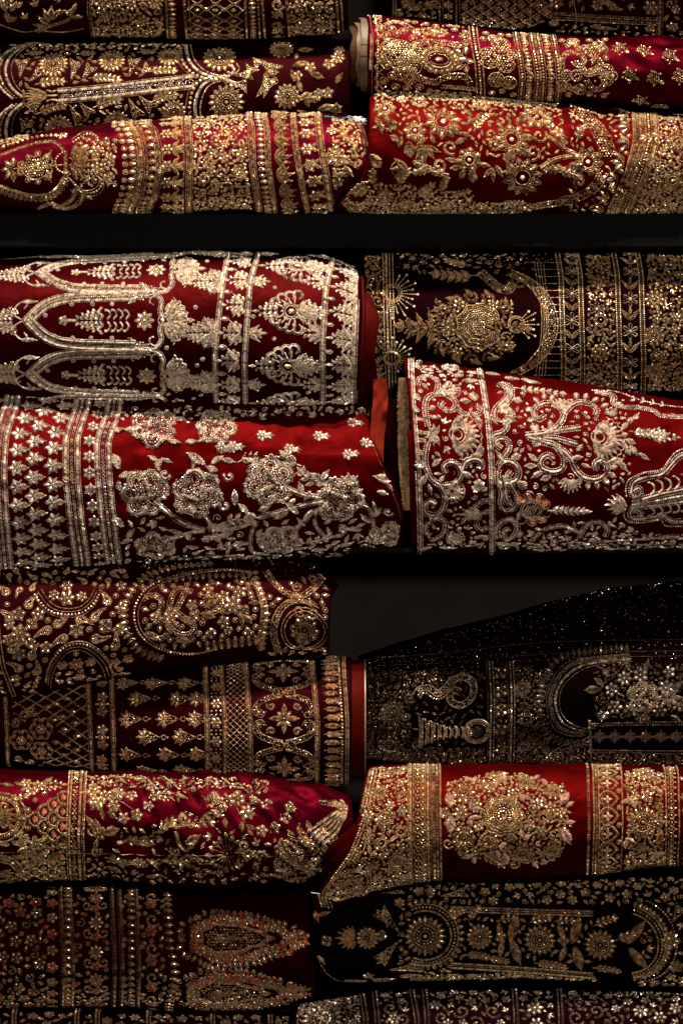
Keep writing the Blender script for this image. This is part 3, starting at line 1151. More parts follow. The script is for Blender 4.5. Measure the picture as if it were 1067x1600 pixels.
# ================================================================== LEFT, lower: silver flowers on scarlet
def build_L5():
    def seam(u, th):
        c, rr = r_c(u)
        py = c - rr * np.sin(th)
        line = np.interp(u, [150, 250, 400, 500, 640], [684, 697, 712, 722, 734])
        m = np.clip((u - 140) / 30, 0, 1)
        d = py - line
        return m * (3.2 * np.exp(-((d + 7) / 8) ** 2) - 2.6 * np.exp(-((d - 3) / 4) ** 2))
    top = [(-200, 590), (0, 598), (300, 610), (560, 620), (640, 640)]
    bot = [(-200, 915), (0, 906), (60, 900), (150, 890), (250, 880), (330, 873), (430, 871), (530, 868), (560, 858), (640, 853)]
    gg = np.linspace(-260, 1340, 401)
    r_c = lambda u: ((np.interp(u, [p[0] for p in top], [p[1] for p in top]) + np.interp(u, [p[0] for p in bot], [p[1] for p in bot])) / 2,
                     (np.interp(u, [p[0] for p in bot], [p[1] for p in bot]) - np.interp(u, [p[0] for p in top], [p[1] for p in top])) / 2)

    class R5_(Roll):
        def D(s, u, th):
            return Roll.D(s, u, th) + seam(u, th)
    r = rolls['L5'] = R5_('fabric_roll', 'scarlet roll with silver stemmed carnations, below the dark red cartouche roll',
             top, bot, x1=630, front=.018, cloth=C_RED, mats=[SILVER, SILVER2, GOLD_BEAD, PINK], seed=5,
             wr=[('n', 3, 110, 50), ('f', 2.4, 34, 26, .5), ('f', 3.5, 40, 24, -.5, (165, 330)), ('n', 1.0, 14, 22, .4)],
             right_end=[(-90, -16), (-70, -10), (-31, -3), (-15, -12), (0, -28), (26, -50), (60, -55), (90, -55)])
    A = [(28, 632), (10, 680), (7, 740), (10, 800), (20, 905)]
    B = [(119, 638), (103, 684), (103, 745), (109, 806), (122, 894)]
    C = [(169, 642), (151, 690), (153, 745), (159, 806), (171, 890)]
    for g, o in ((A, -17), (A, 0), (B, 0), (B, 18), (C, 0), (C, 18)):
        r.band(g, [(o, 'rope', 6.2), (o - 4, 'thread', 1.5), (o + 4, 'thread', 1.5)])
    for g, o in ((A, -8.5), (B, 9), (C, 9)):
        r.band(g, [(o, 'chain', 5.6)])
    for o, ph in ((20, 0), (45, 14), (74, 2), (-38, 10), (-62, 0), (-88, 14)):
        r.row(A, o, 29, lambda p, k: p.at(-2).butti(0, 0, 20.5, 0, 0), 'embroidered_sprig', phase=ph)
    r.row(B, 36, 26, lambda p, k: p.flower(0, 9.5, 6, 0, 0, .5, 2), 'small_flower', phase=5)
    # carnations and their stems
    for x, y, R, a in ((226, 770, 34, -.7), (309, 772, 36, -1.1), (421, 752, 36, -.35), (531, 780, 34, .15), (437, 845, 33, -.9),
                       (607, 838, 28, 1.9), (241, 664, 34, -.2), (243, 858, 30, .9), (338, 667, 30, 0.2), (148 + 232, 880, 30, 1.2)):
        r.draw('carnation', x, y, lambda p: p.carnation(0, R * 1.1, a, 0, 1))
    for pts, w_ in (([(243, 784), (262, 800), (288, 818), (320, 829)], 6), ([(320, 806), (327, 815), (332, 826)], 5),
                    ([(445, 760), (470, 772), (500, 777)], 6), ([(505, 783), (470, 790), (425, 803), (405, 808)], 5.5),
                    ([(505, 790), (480, 810), (462, 826)], 5.5), ([(493, 800), (493, 820), (510, 838), (535, 835), (538, 824), (530, 822)], 4.5),
                    ([(318, 829), (290, 834), (258, 846)], 5), ([(336, 828), (365, 826), (398, 815)], 5), ([(400, 815), (392, 840), (395, 862), (420, 866)], 5),
                    ([(562, 786), (578, 796), (584, 822), (590, 830)], 5), ([(380, 868), (330, 868), (290, 872)], 4)):
        r.line('embroidered_stem', pts, lambda p, q: (p.cord(q, w_ * .62, 0), p.thread(offset(q, w_ * .6), 1.4), p.thread(offset(q, -w_ * .6), 1.4)))
    LF = [(182, 720, 2.0, 26, 15), (196, 742, .3, 20, 11), (186, 760, -1.6, 15, 9), (186, 815, 2.2, 22, 11), (205, 832, .9, 20, 10), (198, 845, -2.8, 20, 9),
          (246, 726, 1.9, 20, 9), (239, 716, 2.7, 16, 8), (250, 722, 1.0, 16, 8), (262, 720, -.35, 16, 7), (305, 716, 2.6, 34, 14), (303, 722, 1.4, 16, 10),
          (340, 718, .6, 22, 10), (358, 720, -.2, 22, 9), (330, 732, 2.8, 20, 10), (367, 776, 1.6, 26, 12), (380, 794, 2.4, 20, 10), (394, 806, -.4, 18, 10),
          (497, 748, 2.5, 34, 15), (508, 742, .9, 20, 9), (545, 748, 1.7, 20, 8), (552, 750, .7, 18, 8), (540, 750, 2.3, 18, 8), (600, 748, 3.0, 38, 15), (608, 760, -.8, 14, 8),
          (470, 762, 1.9, 20, 9), (480, 775, -2.2, 18, 9), (455, 785, -2.4, 16, 8), (455, 793, 2.4, 30, 10), (425, 803, 2.9, 24, 9), (438, 806, -2.7, 24, 9),
          (480, 806, -2.2, 26, 9), (470, 815, 2.3, 18, 8), (512, 815, .5, 14, 7), (515, 835, 1.1, 14, 7), (552, 826, 2.8, 26, 9), (570, 810, 2.3, 22, 8), (590, 800, .9, 20, 9),
          (585, 790, 1.9, 18, 7), (598, 770, -.2, 16, 8), (560, 768, .5, 14, 8), (412, 795, -2.8, 18, 12), (300, 793, 2.2, 18, 10), (282, 795, -1.2, 16, 8),
          (272, 830, 2.9, 22, 7), (350, 822, 2.8, 26, 12), (352, 835, -2.7, 26, 11), (340, 842, -1.2, 18, 10), (310, 862, .2, 20, 7), (300, 855, 2.9, 18, 7), (405, 832, 1.1, 18, 8),
          (410, 850, 1.0, 20, 7), (378, 848, 2.7, 22, 8), (470, 856, .2, 20, 7), (500, 858, .1, 26, 8), (540, 850, .1, 26, 8), (180, 868, .6, 22, 10), (200, 875, 1.2, 18, 9),
          (188, 645, .2, 18, 8), (185, 672, .1, 20, 9), (205, 671, .2, 18, 16), (273, 690, -.2, 20, 8), (282, 655, 0, 20, 8), (300, 690, .1, 20, 9), (318, 686, .6, 16, 8), (360, 655, .3, 22, 8)]
    for x, y, a, L, W in LF:
        r.draw('embroidered_leaf', x, y, lambda p: p.at(-L * .5 * complex(math.cos(a), math.sin(a))).leaf(0, a, L, W, 0, 0))
    for x, y in ((366, 697), (412, 680), (455, 701), (500, 681), (546, 709), (553, 660), (574, 692), (335, 825), (339, 838), (326, 842), (348, 700)):
        r.draw('small_flower', x, y, lambda p: (p.flower(-2, 9.5, 7, 0, 0, .3, 2), p.leaf(5, 0, 11, 5), p.tear(4, .6, 10, 4, 0, 0), p.tear(4, -.6, 10, 4, 0, 0)))
    for x, y, h in ((258, 741, 1), (358, 744, -1), (352, 790, -1), (536, 826, 1), (606, 800, 1), (296, 838, 1)):
        r.draw('embroidered_curl', x, y, lambda p: p.scroll(0, 1.2, 7.5, .8, h, 3.2, 0))
    for x, y, a, L_, ll in ((345, 818, .2, 44, 15), (395, 820, 1.9, 30, 12), (400, 845, -.3, 40, 14), (262, 846, 2.6, 36, 13), (470, 850, .3, 44, 14), (200, 805, 2.2, 30, 13), (205, 860, .6, 34, 13), (330, 858, .2, 44, 13), (520, 800, -1.4, 30, 12),
                            (570, 815, -2.5, 40, 14), (560, 848, .2, 40, 13), (470, 728, 2.6, 34, 13), (385, 790, -1.2, 30, 12), (500, 760, 2.5, 40, 14), (230, 712, 1.4, 26, 12), (372, 722, .3, 30, 12), (350, 730, 3.0, 34, 13), (596, 738, .2, 26, 12)):
        uu_, tt_ = r.inv([x], [y])
        if not r.free(uu_[0] + 14 * math.cos(a), tt_[0] + 14 * math.sin(a) / r.rm, 11, .3): continue
        r.draw('leafy_sprig', x, y, lambda p: p.sprig(spline([0, L_ * .45 + L_ * .06j, L_ * .8]), 3, ll, ll * .55, 0, 0, 2.2, kind='leaf'), None, a)
    r.fill([(180, 795), (420, 800), (620, 800), (620, 860), (180, 890)], small_kinds(1.15, .9, .2, .5, 0, 0)[1:4], gap=2.5, seed=2)
    r.fill([(30, 640), (580, 640), (580, 650), (250, 660), (30, 645)], small_kinds(.95, 1.0, .3, .5, 0, 0)[1:], gap=2, seed=3)
    # more of the same pattern beyond the visible left edge
    r.line('edge_thread', [(577, 645), (582, 690), (600, 738), (621, 790), (628, 820)], lambda p, q: p.thread(q, 1.2, 1), parent=None)


# ================================================================== RIGHT, lower: silver scrolls on scarlet
def build_R5():
    r = rolls['R5'] = Roll('fabric_roll', 'scarlet roll with silver scrolls and beaded left edge, on the thin middle shelf',
             [(560, 558), (632, 560), (700, 570), (760, 580), (850, 592), (950, 606), (1067, 627), (1250, 650)],
             [(560, 864), (640, 862), (750, 860), (900, 857), (1067, 855), (1250, 853)],
             x0=640, front=0, cloth=C_RED, mats=[SILVER, SILVER2, PEARL, BLUSH, ORANGE], seed=15, flat=.9,
             wr=[('n', 3, 120, 60), ('f', 2.2, 40, 22, -.4), ('f', 1.2, 18, 15, .5), ('n', .8, 12, 12)],
             left_end=[(-90, 10), (-60, 9), (0, 5), (30, 0), (60, -5), (90, -8)])
    th = np.linspace(-1.5, 1.5, 40)
    a, _ = r.ends(th)
    eg = [(640, 566), (642, 615), (648, 700), (652, 744), (654, 800), (655, 858)]
    r.band(eg, [(2, 'cord', 3.4), (-2, 'beads', 2.6, 0), (5.5, 'beads', 2.4, 0)])
    g = [(750, 585), (754, 600), (763, 660), (768, 722), (769, 790), (769, 858)]
    r.band(g, [(0, 'rope', 5.6), (-4, 'beads', 2.4, 0), (4, 'thread', 1.5)])
    V = lambda pts, w_=3.6: vine(r, pts, w_ * .95, dots=True)
    # field between edge and ruled line
    V([(668, 665), (664, 640), (668, 622), (684, 615), (700, 618), (711, 628), (710, 638), (698, 641), (688, 634), (692, 628)])
    V([(712, 635), (722, 645), (738, 648), (750, 645), (752, 638), (744, 635)])
    V([(668, 692), (664, 720), (672, 745), (688, 757), (710, 755), (720, 742), (716, 728), (704, 722), (694, 728), (696, 738)])
    V([(722, 735), (728, 722), (742, 717), (752, 722), (752, 730), (746, 730)])
    V([(688, 758), (695, 775), (692, 795), (680, 805), (666, 802), (664, 790), (672, 783), (680, 786)])
    V([(675, 845), (692, 835), (696, 820), (688, 810), (672, 814), (664, 828), (670, 836)])
    V([(675, 577), (660, 577), (650, 572), (656, 565)], 3)
    V([(652, 602), (656, 591), (668, 587), (680, 592)], 3)
    V([(680, 590), (684, 600), (682, 612)], 3)
    V([(740, 795), (750, 785), (764, 782)], 3); V([(748, 806), (744, 820), (752, 828), (762, 824)], 3); V([(736, 800), (752, 802), (766, 798)], 3)
    def bigfan(p, R, n=11, spread=1.35):
        for i in range(n):
            a_ = spread * (2 * i / (n - 1) - 1)
            p.satin(R * .36 * np.exp(1j * a_), a_, R * .62, 2 * R * .8 * spread / n * 1.35, 3, pad=1.6)
        p.cord(R * 1.02 * np.exp(1j * np.linspace(-spread - .1, spread + .1, 60)) * (1 + .03 * np.cos(np.linspace(-1, 1, 60) * PI * n)), 1.8, 0)
        p.circle(0, R * .33, 2.2); p.circle(0, R * .2, 2)
        for s in (1, -1):
            q = p.at(0, 0, s < 0)
            q.leaf(-8 + 3j, .95, R * .85, R * .36, 0, 0, .2)
            q.cord(spline([-6 + 2j, R * .1 + R * .45j, R * .05 + R * .85j]), 2.2, 0)
    r.draw('fan_flower', 714, 679, lambda p: bigfan(p, 37), ang=.0)
    r.draw('fan_flower', 706, 768, lambda p: bigfan(p, 19, 7, 1.1), ang=-.5)
    r.draw('fan_flower', 706, 840, lambda p: bigfan(p, 19, 7, 1.1), ang=-.1)
    r.draw('fan_flower', 698, 608, lambda p: bigfan(p, 20, 7, 1.0), ang=-.35)
    r.draw('fan_flower', 700, 575, lambda p: bigfan(p, 16, 6, 1.0), ang=-.3)
    r.draw('palmette', 680, 680, lambda p: [p.leaf(0, a_, 16, 6) for a_ in np.linspace(1.2, 5.1, 8)])
    r.draw('palmette', 735, 803, lambda p: [p.leaf(12, PI + a_, 34 - 18 * abs(a_), 8) for a_ in np.linspace(-1.1, 1.1, 7)])
    for x, y, a, L, W in ((650, 620, 2.4, 18, 13), (650, 640, 3, 12, 9), (675, 638, .7, 12, 9), (655, 655, 3, 14, 8), (677, 652, -.2, 14, 7), (656, 675, 2.9, 20, 6), (656, 688, 3.3, 18, 6),
                          (654, 724, 2.7, 20, 14), (682, 722, .8, 18, 9), (656, 706, 2.3, 12, 6), (660, 752, -2.1, 26, 10), (672, 765, -1.3, 18, 7), (730, 742, -.4, 20, 10), (690, 748, .9, 14, 7),
                          (740, 620, 1.7, 20, 16), (748, 660, -1.2, 18, 12), (727, 627, .1, 16, 9), (750, 704, 1.6, 20, 12), (745, 710, .4, 12, 8), (748, 758, 1.6, 18, 16), (742, 764, 2.6, 12, 9), (756, 764, .6, 12, 9),
                          (752, 838, .1, 22, 10), (735, 595, .2, 26, 10), (715, 587, .3, 18, 10), (740, 583, .0, 20, 8), (700, 856, .1, 26, 6), (740, 855, .1, 26, 6), (665, 856, .3, 18, 7), (702, 798, -.3, 10, 7),
                          (662, 592, 2.0, 12, 6), (664, 604, -.9, 12, 6)):
        r.draw('embroidered_leaf', x, y, lambda p: p.at(-L * .5 * complex(math.cos(a), math.sin(a))).leaf(0, a, L, W, 0, 0))
    # S-shaped feathers along the right of the ruled line
    V([(778, 600), (790, 606), (792, 620), (780, 632), (772, 645), (776, 658), (792, 658), (800, 648), (795, 640)], 4)
    V([(784, 598), (798, 606), (798, 622), (788, 634), (782, 645)], 3)
    V([(770, 690), (772, 680), (784, 676), (792, 666), (790, 655)], 3.4)
    V([(782, 700), (774, 692), (780, 686), (792, 688), (795, 700), (785, 716), (778, 728)], 3.4)
    V([(790, 755), (806, 750), (810, 736), (802, 724), (788, 722), (778, 735), (778, 752), (784, 772), (782, 786), (790, 798), (804, 792), (808, 776), (798, 757), (793, 745), (798, 737)], 4)
    V([(786, 745), (790, 765), (792, 780), (797, 788)], 4)
    V([(776, 840), (776, 825), (786, 814), (800, 812), (808, 824), (802, 838), (790, 844), (786, 832), (795, 826)], 4)
    for x, y, a, L, W in ((808, 625, -.1, 16, 13), (790, 640, -.5, 30, 16), (797, 655, -.4, 20, 12), (806, 714, .4, 16, 12), (780, 712, 2.2, 20, 8), (815, 758, -.6, 18, 16),
                          (780, 760, -1.7, 18, 8), (810, 805, 1.4, 14, 8), (812, 835, 1.2, 12, 9), (788, 850, .1, 30, 8), (802, 850, .2, 22, 8), (770, 585, .0, 22, 8), (800, 592, .0, 22, 8), (830, 597, -.05, 30, 8)):
        r.draw('embroidered_leaf', x, y, lambda p: p.at(-L * .5 * complex(math.cos(a), math.sin(a))).leaf(0, a, L, W, 0, 0))
    r.draw('palmette', 812, 607, lambda p: p.sprig(spline([-8, 10, 40 - 1j, 62 - 2j]), 7, 10, 5, 0, 0, kind='leaf'))
    # coral-petalled medallion
    def coral(p):
        p.circle(0, 13, 2.4); p.circle(0, 16, 1.6)
        for k in np.linspace(-8, 8, 5):
            p.cord(np.array([complex(k - 4, -8), complex(k + 3, 8)]), 2, 0)
        for a_ in (-2.2, -1.45, -.8, -.2, .45, 1.05, 1.7, 2.3):
            p.circle(24 * np.exp(1j * a_), 7.6, 1.4, cord=False)
        p.sprig(spline([26, 44, 62, 76]), 6, 11, 5, 0, 0, kind='leaf')
        p.leaf(74, 0, 20, 7)
    cm = r.draw('medallion', 829, 797, coral)
    def cpet(a_):
        return lambda p: [p.satin(17 * np.exp(1j * a_), a_, 14, 14, 4, 9, .8)]
    for a_ in (-1.45, -.8, 1.05, 1.7, .45, 2.3):
        r.draw('coral_petal', 829, 797, cpet(a_), cm)
    # great scroll palmette in the middle
    V([(822, 680), (850, 677), (878, 672), (905, 668)], 4.4)
    V([(826, 683), (845, 690), (870, 698), (890, 715), (900, 735), (915, 747), (932, 748), (945, 740), (948, 728), (940, 720), (930, 724), (931, 734)], 4.4)
    V([(850, 684), (872, 686), (900, 694)], 4)
    V([(868, 697), (880, 715), (878, 732), (862, 737), (846, 730), (845, 718), (855, 711), (864, 716)], 4)
    V([(850, 676), (870, 666), (880, 650), (872, 636), (855, 630), (838, 636), (834, 648), (842, 655), (852, 650)], 4)
    V([(882, 645), (892, 634), (906, 628), (922, 632), (932, 640), (930, 648)], 4)
    r.draw('fan_flower', 936, 683, lambda p: bigfan(p, 38, 12, 1.3), ang=-.15)
    r.draw('fan_flower', 882, 640, lambda p: p.fan(0, 1.9, 24, 7, .9))
    r.draw('fan_flower', 891, 745, lambda p: p.fan(0, -1.7, 24, 7, .9))
    for x, y, a, L, W in ((838, 626, 2.2, 14, 10), (826, 640, 2.9, 12, 10), (828, 656, 3.6, 12, 9), (850, 620, 1.5, 12, 9), (862, 622, 1.2, 14, 9), (900, 618, 1.5, 14, 9), (915, 620, 1.3, 14, 9), (930, 625, .9, 14, 9), (944, 634, .6, 14, 9), (950, 646, .1, 12, 9),
                          (835, 668, 2.0, 20, 14), (838, 692, -2.2, 18, 13), (860, 664, 1.8, 16, 10), (832, 715, 2.5, 16, 9), (828, 728, 3.2, 18, 9), (838, 742, -2.6, 20, 9), (852, 747, -2.8, 18, 10), (905, 700, .9, 14, 9), (902, 715, .2, 16, 8), (915, 728, -.3, 14, 7),
                          (905, 752, -2.0, 14, 9), (918, 758, -1.6, 14, 9), (932, 758, -1.3, 14, 9), (946, 752, -.9, 14, 9), (955, 742, -.4, 14, 9), (958, 730, .2, 12, 8),
                          (958, 645, 1.0, 20, 11), (966, 632, .9, 14, 10), (962, 720, .3, 26, 12), (972, 728, -.8, 22, 10), (980, 705, -.9, 14, 9), (976, 665, 1.0, 18, 9), (984, 658, .9, 18, 9), (993, 652, 1.0, 18, 9),
                          (976, 698, -1.0, 18, 9), (990, 704, -.9, 20, 10), (1006, 714, -.5, 18, 8), (985, 690, -.2, 16, 9), (975, 680, .4, 12, 8)):
        r.draw('embroidered_leaf', x, y, lambda p: p.at(-L * .5 * complex(math.cos(a), math.sin(a))).leaf(0, a, L, W, 0, 0))
    r.draw('palmette', 1010, 677, lambda p: (p.sprig(spline([-26, 0, 20]), 6, 12, 7, 0, 0), p.palmette(12, 0, 36, 24, 0, 0)))
    # cartouches at the right side
    def cart2(pts, pts2, tuft=True):
        V(pts, 3.8)
        r.line('cartouche_beads', pts2, lambda p, q: p.beads(q, 3.4, 0))
    cart2([(1100, 700), (1064, 712), (1050, 724), (1035, 740), (1012, 745), (992, 752), (986, 765), (988, 775)],
          [(1100, 693), (1060, 704), (1045, 718), (1032, 734), (1005, 739), (982, 750), (977, 765), (978, 775)])
    cart2([(988, 793), (984, 803), (990, 811), (1008, 810), (1034, 805), (1044, 812), (1060, 815), (1100, 812)],
          [(978, 790), (974, 806), (984, 816), (1010, 816), (1032, 812), (1042, 822), (1100, 820)])
    for pts in ([(988, 782), (1010, 778), (1040, 770), (1100, 758)], [(988, 788), (1015, 784), (1045, 778), (1100, 768)], [(988, 793), (1020, 790), (1050, 786), (1100, 778)]):
        V(pts, 3.2)
    V([(988, 778), (1000, 772), (998, 763), (990, 766)], 3); V([(990, 796), (1000, 800), (1000, 806)], 3)
    for i in range(6):
        x = 1016 + 13 * i
        r.draw('comma_leaf', x, 764 - 3 * i, lambda p: p.cord(spline([0 - 8j, 5 - 2j, 4 + 6j, -3 + 10j]), 3.6, 0))
        r.draw('comma_leaf', x, 800 - 2 * i, lambda p: p.cord(spline([0 + 8j, 5 + 2j, 4 - 5j, -3 - 8j]), 3.6, 0))
    r.draw('palmette', 960, 788, lambda p: [p.leaf(16, PI + a_, 32 - 10 * abs(a_), 9) for a_ in np.linspace(-.9, .9, 7)])
    cart2([(930, 613), (958, 618), (958, 630), (975, 636), (1000, 637), (1022, 642), (1035, 650), (1100, 652)],
          [(925, 610), (960, 612), (990, 622), (1010, 628), (1040, 634), (1100, 640)])
    for x, y in ((985, 622), (1000, 626), (1015, 628), (1030, 632)):
        r.draw('comma_leaf', x, y, lambda p: p.cord(spline([0 - 8j, 5 - 2j, 4 + 6j]), 3.2, 0))
    # border growing along the bottom
    V([(830, 845), (850, 828), (880, 822), (905, 832)], 3.2); V([(905, 840), (915, 822), (932, 815), (948, 825), (945, 838)], 3.2); V([(900, 850), (950, 845), (1000, 842), (1060, 838)], 3)
    r.fill([(825, 832), (880, 815), (960, 812), (1000, 835), (1090, 835), (1090, 858), (825, 858)], small_kinds(.9, 1.2, .2, .6, 0, 0)[1:], gap=1, seed=5)
    r.fill([(775, 600), (820, 610), (820, 856), (775, 856)], small_kinds(.8, .6, 0, .6, 0, 0)[2:], gap=3, seed=6)
    r.fill([(840, 625), (960, 625), (960, 755), (840, 755)], small_kinds(.75, .6, 0, .6, 0, 0)[2:], gap=2, seed=8)
    r.fill([(654, 570), (752, 588), (768, 720), (768, 856), (656, 856)], small_kinds(.8, .8, 0, .5, 0, 0)[1:], gap=2.2, seed=11)
    r.fill([(815, 630), (975, 625), (985, 740), (960, 765), (830, 765), (815, 700)], small_kinds(.8, .6, 0, .3, 0, 0)[2:], gap=2.5, seed=12)
    r.sprinkle([(650, 570), (765, 590), (765, 855), (655, 855)], 3.6, 70, 1, clear=5, ring=True)
    r.sprinkle([(840, 640), (960, 640), (960, 750), (840, 750)], 3.6, 16, 1, clear=4, ring=True)
    # red selvedge standing a little proud of the beaded edge
    th = np.linspace(-1.5, .25, 40)
    a, _ = r.ends(th)
    rows = []
    for off, sh in ((10, .95), (-6, .985), (-9, .975), (-8, .955), (10, .93)):
        P = r.S(a + off, th); C = P.copy(); C[:, 1] = r.axis; C[:, 2] = r.S(a, th * 0)[:, 2]
        rows.append(C + (P - C) * sh - r.org)
    link('selvedge', grid_mesh('selvedge', np.array(rows), [C_RED]), r.root)

# ------------------------------------------------------------------ short forms for drawing at a seen place
def FL(r, L_, mat=0, st=2, style='stone', name='embroidered_flower', parent=None):
    for x, y, R, *n in L_:
        nn = n[0] if n else 6
        r.draw(name, x, y, lambda p: p.flower(0, R, nn, mat, st, .3 * x, style=style), parent)


def RO(r, L_, mat=0, st=2, core=2, name='rosette', parent=None):
    for x, y, R, *n in L_:
        nn = n[0] if n else 12
        r.draw(name, x, y, lambda p: p.rosette(0, R, nn, mat, st, core), parent)


def LV(r, L_, mat=0, out=0, name='embroidered_leaf', parent=None, stone=None):
    for x, y, a, L, W in L_:
        def f(p):
            q = -L * .5 * complex(math.cos(a), math.sin(a))
            if stone is None: p.leaf(q, a, L, W, mat, out)
            else: p.tear(q, a, L, W, stone, out)
        r.draw(name, x, y, f, parent)


def SP(r, L_, mat=0, st=2, name='leafy_sprig', kind='tear'):
    """x, y of the foot, direction, length, leaf length"""
    for x, y, a, L, ll in L_:
        r.draw(name, x, y, lambda p: p.sprig(spline([0, L * .5 + L * .04j, L * .82]), max(2, int(L * .82 / (ll * .62))), ll, ll * .52, mat, st, 1.7, kind=kind), None, a)


def CU(r, L_, mat=0, name='embroidered_curl', w_=2.6, turns=1.1):
    for x, y, R, a, h in L_:
        r.draw(name, x, y, lambda p: p.scroll(0, 0, R, turns, h, w_, mat), None, a)


def WING(r, L_, mat=0, st=2, name='winged_leaf'):
    """flaring leaf with a straight tip filled with knots: foot, direction, length, width"""
    for x, y, a, L, W in L_:
        def f(p):
            o = [0, L * .45 + W * .18j, L + W * .55j, L * .86 + 0j, L - W * .5j, L * .42 - W * .2j]
            q = spline(o, 4, True)
            p.thread(q, 1.6, mat)
            p.cluster(q * .9 + L * .05, 3.6, (st, mat), (BEAD,), .2)
        r.draw(name, x, y, f, None, a)


def knots(r, name, pts, width, d=4, mats=(0, 2), closed=False, edge=True, parent=None):
    """strip of packed knots following an outline as seen"""
    def f(p, path):
        a, b = offset(path, width / 2), offset(path, -width / 2)
        p.cluster(np.concatenate([a, b[::-1]]), d, mats)
        if edge:
            p.thread(a, 1.5, 0); p.thread(b, 1.5, 0)
    return r.line(name, pts, f, parent=parent, closed=closed)


def trim(r, pts, w_=3, kind='cord', mat=0, name=None, parent=None, sm=True, closed=False):
    nm = name or {'cord': 'embroidered_cord', 'beads': 'bead_line', 'chain': 'ring_line', 'thread': 'fine_thread', 'rope': 'embroidered_cord', 'chev': 'chevron_braid'}[kind]
    def f(p, q):
        if kind == 'cord': p.cord(q, w_, mat)
        elif kind == 'rope':
            z, t = resample(q, 1.9); p.add(z, t + 1.15, w_ * .55, 1.15, w_ * .42, GRAIN, mat)
        elif kind == 'chev':
            z, t = resample(q, 3.0); nrm = 1j * np.exp(1j * t)
            p.add(z + nrm * w_ * .25, t + .8, w_ * .38, .9, 1.7, GRAIN, mat); p.add(z - nrm * w_ * .25, t - .8, w_ * .38, .9, 1.7, GRAIN, mat)
        else: getattr(p, kind)(q, w_, mat)
    return r.line(nm, pts, f, sm=sm, parent=parent, closed=closed)


# ================================================================== LEFT, top of the view: dim maroon
def build_L1():
    r = rolls['L1'] = Roll('fabric_roll', 'dim maroon roll embroidered in bands, cut off by the upper edge at left',
             [(-200, -84), (0, -82), (545, -72)], [(-200, 55), (0, 55), (200, 59), (400, 60), (520, 54), (545, 44)], x1=541, front=.05, cloth=C_WINE,
             mats=[GOLD2, COPPER, GOLD_BEAD, PINK], seed=1, wr=[('n', 2, 140, 60), ('n', .8, 30, 30)])
    r.band([(138, -20), (137, 20), (143, 50)], [(0, 'thread', 1.8), (4, 'chain', 4)])
    r.band([(183, -20), (183, 20), (186, 50)], [(0, 'chain', 4.4)])
    r.band([(258, -20), (261, 20), (262, 55)], [(0, 'chain', 4.4), (9, 'ovals', 10)])
    r.band([(287, -20), (289, 20), (292, 58)], [(0, 'chain', 5), (7, 'thread', 1.6)])
    r.band([(382, -20), (384, 20), (386, 58)], [(0, 'chain', 4.6), (11, 'ovals', 9), (20, 'chain', 4)])
    r.band([(408, -20), (411, 20), (414, 58)], [(0, 'chain', 5), (38, 'chain', 5)])
    r.band([(524, -20), (527, 20), (529, 52)], [(0, 'chain', 5), (7, 'cord', 3)])
    G = [(337, -20), (337, 50)]
    def ogee(p, k):
        for s in (1, -1):
            p.thread(spline([-42, -28 + 8j * s, -14, 0 + 8j * s, 14, 28 + 8j * s, 42]), 1.7, 0)
            p.thread(spline([-42 + 3j, -28 + 11j * s, -14 + 3j, 0 + 11j * s, 14 + 3j, 28 + 11j * s, 42]), 1.4, 0)
        for x in (-28, 0, 28): p.tear(x - 4, 0, 9, 6, 2, 0)
        for x in (-14, 14): p.dot(x, 3.4)
    r.row(G, 0, 19, ogee, 'ogee_row')
    r.row([(432, 0), (432, 50)], 0, 38, lambda p, k: (p.scroll(2 + 6j, 1.2, 9, 1.1, 1, 2.8), p.flower(-1 - 10j, 7, 5), p.leaf(4 - 3j, -1.2, 14, 6)), 'scroll_flower')
    LV(r, [(68, 32, 2.3, 22, 9), (73, 24, 1.9, 24, 9), (80, 20, 1.4, 24, 9), (88, 22, .9, 24, 9), (62, 40, 2.9, 20, 8), (64, 46, 3.3, 18, 8), (112, 18, .6, 20, 9), (121, 26, .0, 16, 8), (117, 12, 1.2, 14, 7),
                (5, 8, 2, 18, 9), (22, 10, 1, 18, 9), (12, 25, 1.8, 20, 10), (20, 30, .5, 16, 9), (30, 8, .6, 14, 8)])
    vine(r, [(60, 50), (80, 40), (100, 34), (112, 26), (102, 18), (94, 22)], 2.4)
    vine(r, [(0, 38), (20, 45), (40, 50), (60, 48), (100, 50), (130, 45)], 1.8, twin=False)
    FL(r, [(160, 8, 13), (163, 28, 9), (225, 32, 11), (205, 8, 10), (240, 6, 9), (468, 10, 12), (496, 12, 10), (470, 40, 10), (12, 5, 10)])
    CU(r, [(457, 28, 8, .5, 1), (505, 36, 8, 2, -1), (483, 38, 7, 1, 1), (515, 15, 6, 1, -1), (245, 18, 8, 4, 1)])
    K = small_kinds(.85, 1, .3, .5)
    r.fill([(145, -60), (255, -60), (255, 56), (145, 56)], K, 1, seed=1)
    r.fill([(452, -60), (522, -60), (522, 56), (452, 56)], K, 1, seed=2)
    r.fill([(-70, -60), (135, -60), (135, 30), (-70, 20)], K[1:], 8, seed=3)
    r.layers('right', C_MAR, 3, 2)


